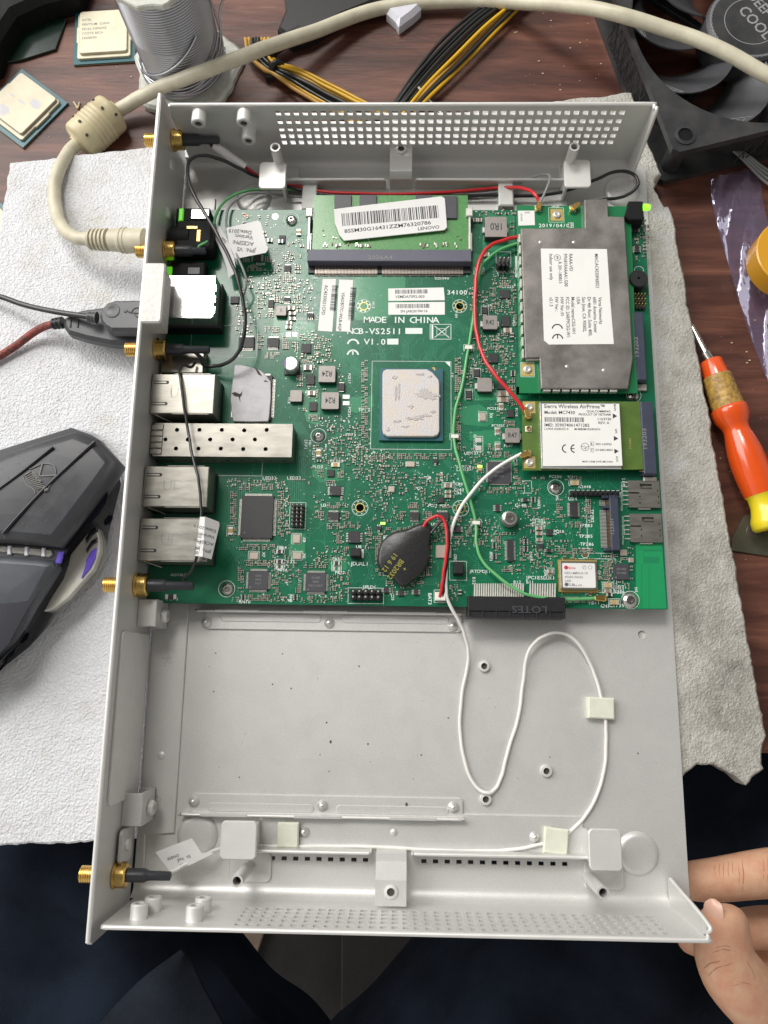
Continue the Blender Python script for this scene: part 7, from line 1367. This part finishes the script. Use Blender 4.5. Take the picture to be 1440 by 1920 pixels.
# skin folds over the finger joints, laid on the hand's own surface
bpy.context.view_layer.update(); dg_ = bpy.context.evaluated_depsgraph_get(); he = HAND.evaluated_get(dg_); hm = he.to_mesh(); from mathutils.bvhtree import BVHTree
bv = BVHTree.FromPolygons([HAND.matrix_world @ v.co for v in hm.vertices], [list(p_.vertices) for p_ in hm.polygons]); he.to_mesh_clear()
def onhand(px, py):
    d_ = (CR @ Vector(((px-720)/F, -(py-960)/F, -1))).normalized(); r_ = bv.ray_cast(CAM*S, d_); return r_[0]/S-d_*0.04 if r_[0] else None
t = MB()
for a_, b_, c_, wd_ in (((1391, 1612), (1394, 1640), (1392, 1672), 0.2), ((1384, 1618), (1386, 1640), (1385, 1660), 0.12), ((1342, 1616), (1340, 1628), (1341, 1640), 0.11), ((1350, 1615), (1348, 1630), (1349, 1644), 0.13), ((1358, 1615), (1356, 1630), (1357, 1646), 0.13), ((1366, 1615), (1365, 1632), (1366, 1648), 0.12), ((1374, 1614), (1373, 1628), (1374, 1640), 0.11),
    ((1312, 1822), (1332, 1806), (1362, 1800), 0.2), ((1318, 1840), (1342, 1816), (1374, 1806), 0.16), ((1336, 1786), (1356, 1780), (1380, 1784), 0.15), ((1340, 1778), (1358, 1773), (1376, 1776), 0.12), ((1398, 1800), (1410, 1818), (1416, 1838), 0.14), ((1372, 1850), (1392, 1842), (1410, 1846), 0.12), ((1430, 1600), (1432, 1630), (1430, 1660), 0.14), ((1438, 1602), (1440, 1630), (1438, 1655), 0.12)):
    P_ = [onhand(x, y) for x, y in (a_, ((a_[0]+b_[0])/2, (a_[1]+b_[1])/2), b_, ((b_[0]+c_[0])/2, (b_[1]+c_[1])/2), c_)]
    P_ = [q_ for q_ in P_ if q_ is not None]
    if len(P_) == 5: t = MB(); t.tube(P_, lambda u, w_=wd_: w_*(0.25+0.75*sin(pi*min(1, max(0, u)))), 5, 3); t.build('skin_crease', 'skin_crease', HAND)
# sleeve end, trousers, jacket hem
skin_mesh([[X(1690, 2200, -38, 44, 40), X(1800, 2400, -60, 52, 50)]], 'sleeve', 'navy_cloth', PE)
def cloth(name, m_, pts, thick=30, amp=6, seed=1, label=None):
    rnd = random.Random(seed); nu, nv_ = len(pts), len(pts[0]); G = [[V(*p_) for p_ in row] for row in pts]
    R = 14; rows_ = []
    for row in G: rows_.append(spline(row, R))
    cols_ = [spline([rows_[i][j] for i in range(nu)], R) for j in range(len(rows_[0]))]; m1, m2 = len(cols_), len(cols_[0]); vs = []
    f1, f2, f3 = rnd.uniform(0, 6), rnd.uniform(0, 6), rnd.uniform(0, 6)
    for i in range(m1):
        for j in range(m2):
            v_ = cols_[i][j]; z = amp*(sin(0.035*v_.x+0.06*v_.y+f1)+0.7*sin(0.09*v_.x-0.05*v_.y+f2+sin(0.04*v_.y))+0.5*abs(sin(0.035*v_.x+0.085*v_.y+f3+0.8*sin(0.03*v_.x)))); vs.append(Vector((v_.x, v_.y, v_.z+z)))
    fs = [[i*m2+j, i*m2+j+1, (i+1)*m2+j+1, (i+1)*m2+j] for i in range(m1-1) for j in range(m2-1)]; t = MB(); t.add(vs, fs, True); n = m1*m2
    lo = [Vector((v.x, v.y, v.z-thick)) for v in vs]; t.add(lo, [f[::-1] for f in fs], True)
    ed = [(i*m2, (i+1)*m2) for i in range(m1-1)]+[((i+1)*m2+m2-1, i*m2+m2-1) for i in range(m1-1)]+[(j+1, j) for j in range(m2-1)]+[((m1-1)*m2+j, (m1-1)*m2+j+1) for j in range(m2-1)]
    t.add(vs+lo, [[a_, b_, n+b_, n+a_] for a_, b_ in ed]); return t.build(name, m_, PE, label)
# left thigh, right thigh
cloth('trouser_leg', 'navy_cloth', [[(-320, 1420, -110), (-40, 1500, -75), (250, 1560, -80), (430, 1590, -135)], [(-320, 1640, -90), (0, 1680, -60), (220, 1700, -70), (370, 1745, -120)], [(-320, 1860, -90), (0, 1860, -70), (250, 1850, -80), (420, 1835, -115)], [(-320, 2100, -90), (0, 2080, -70), (300, 2050, -80), (600, 2010, -105)]], 60, 6, 3)
cloth('trouser_leg', 'navy_cloth', [[(1000, 1340, -150), (1250, 1300, -90), (1500, 1300, -80), (1750, 1330, -100)], [(930, 1640, -150), (1100, 1640, -90), (1450, 1640, -80), (1750, 1640, -100)], [(745, 1860, -130), (1000, 1800, -85), (1350, 1820, -80), (1700, 1820, -100)], [(560, 2060, -130), (850, 2040, -80), (1300, 2040, -80), (1700, 2040, -100)]], 60, 6, 8)
cloth('jacket_hem', 'grey_cloth', [[(338, 1782, -58), (345, 1790, -58), (352, 1796, -60)], [(250, 1850, -50), (310, 1860, -46), (380, 1850, -55)], [(150, 1960, -48), (300, 1960, -42), (440, 1955, -55)]], 2, 0.8, 5, 'grey pointed end of the jacket')
# things on the floor far below, between the knees
t = MB(); t.prism([U(a_, b_, -440) for a_, b_ in ((355, 1770), (500, 1735), (478, 1800), (462, 1842))], -448, -440, 1); tag(t.build('pale_scrap', 'pale_card'), 'pale brown scrap on the floor far below, between the dark knees', 'scrap')
t = MB(); t.prism([U(a_, b_, -430) for a_, b_ in ((640, 1700), (960, 1700), (900, 1840), (760, 1905), (640, 1900))], -448, -430, 1); tag(t.build('dark_box', 'dark_floor'), 'dim grey box on the floor in the gap below the case', 'box')
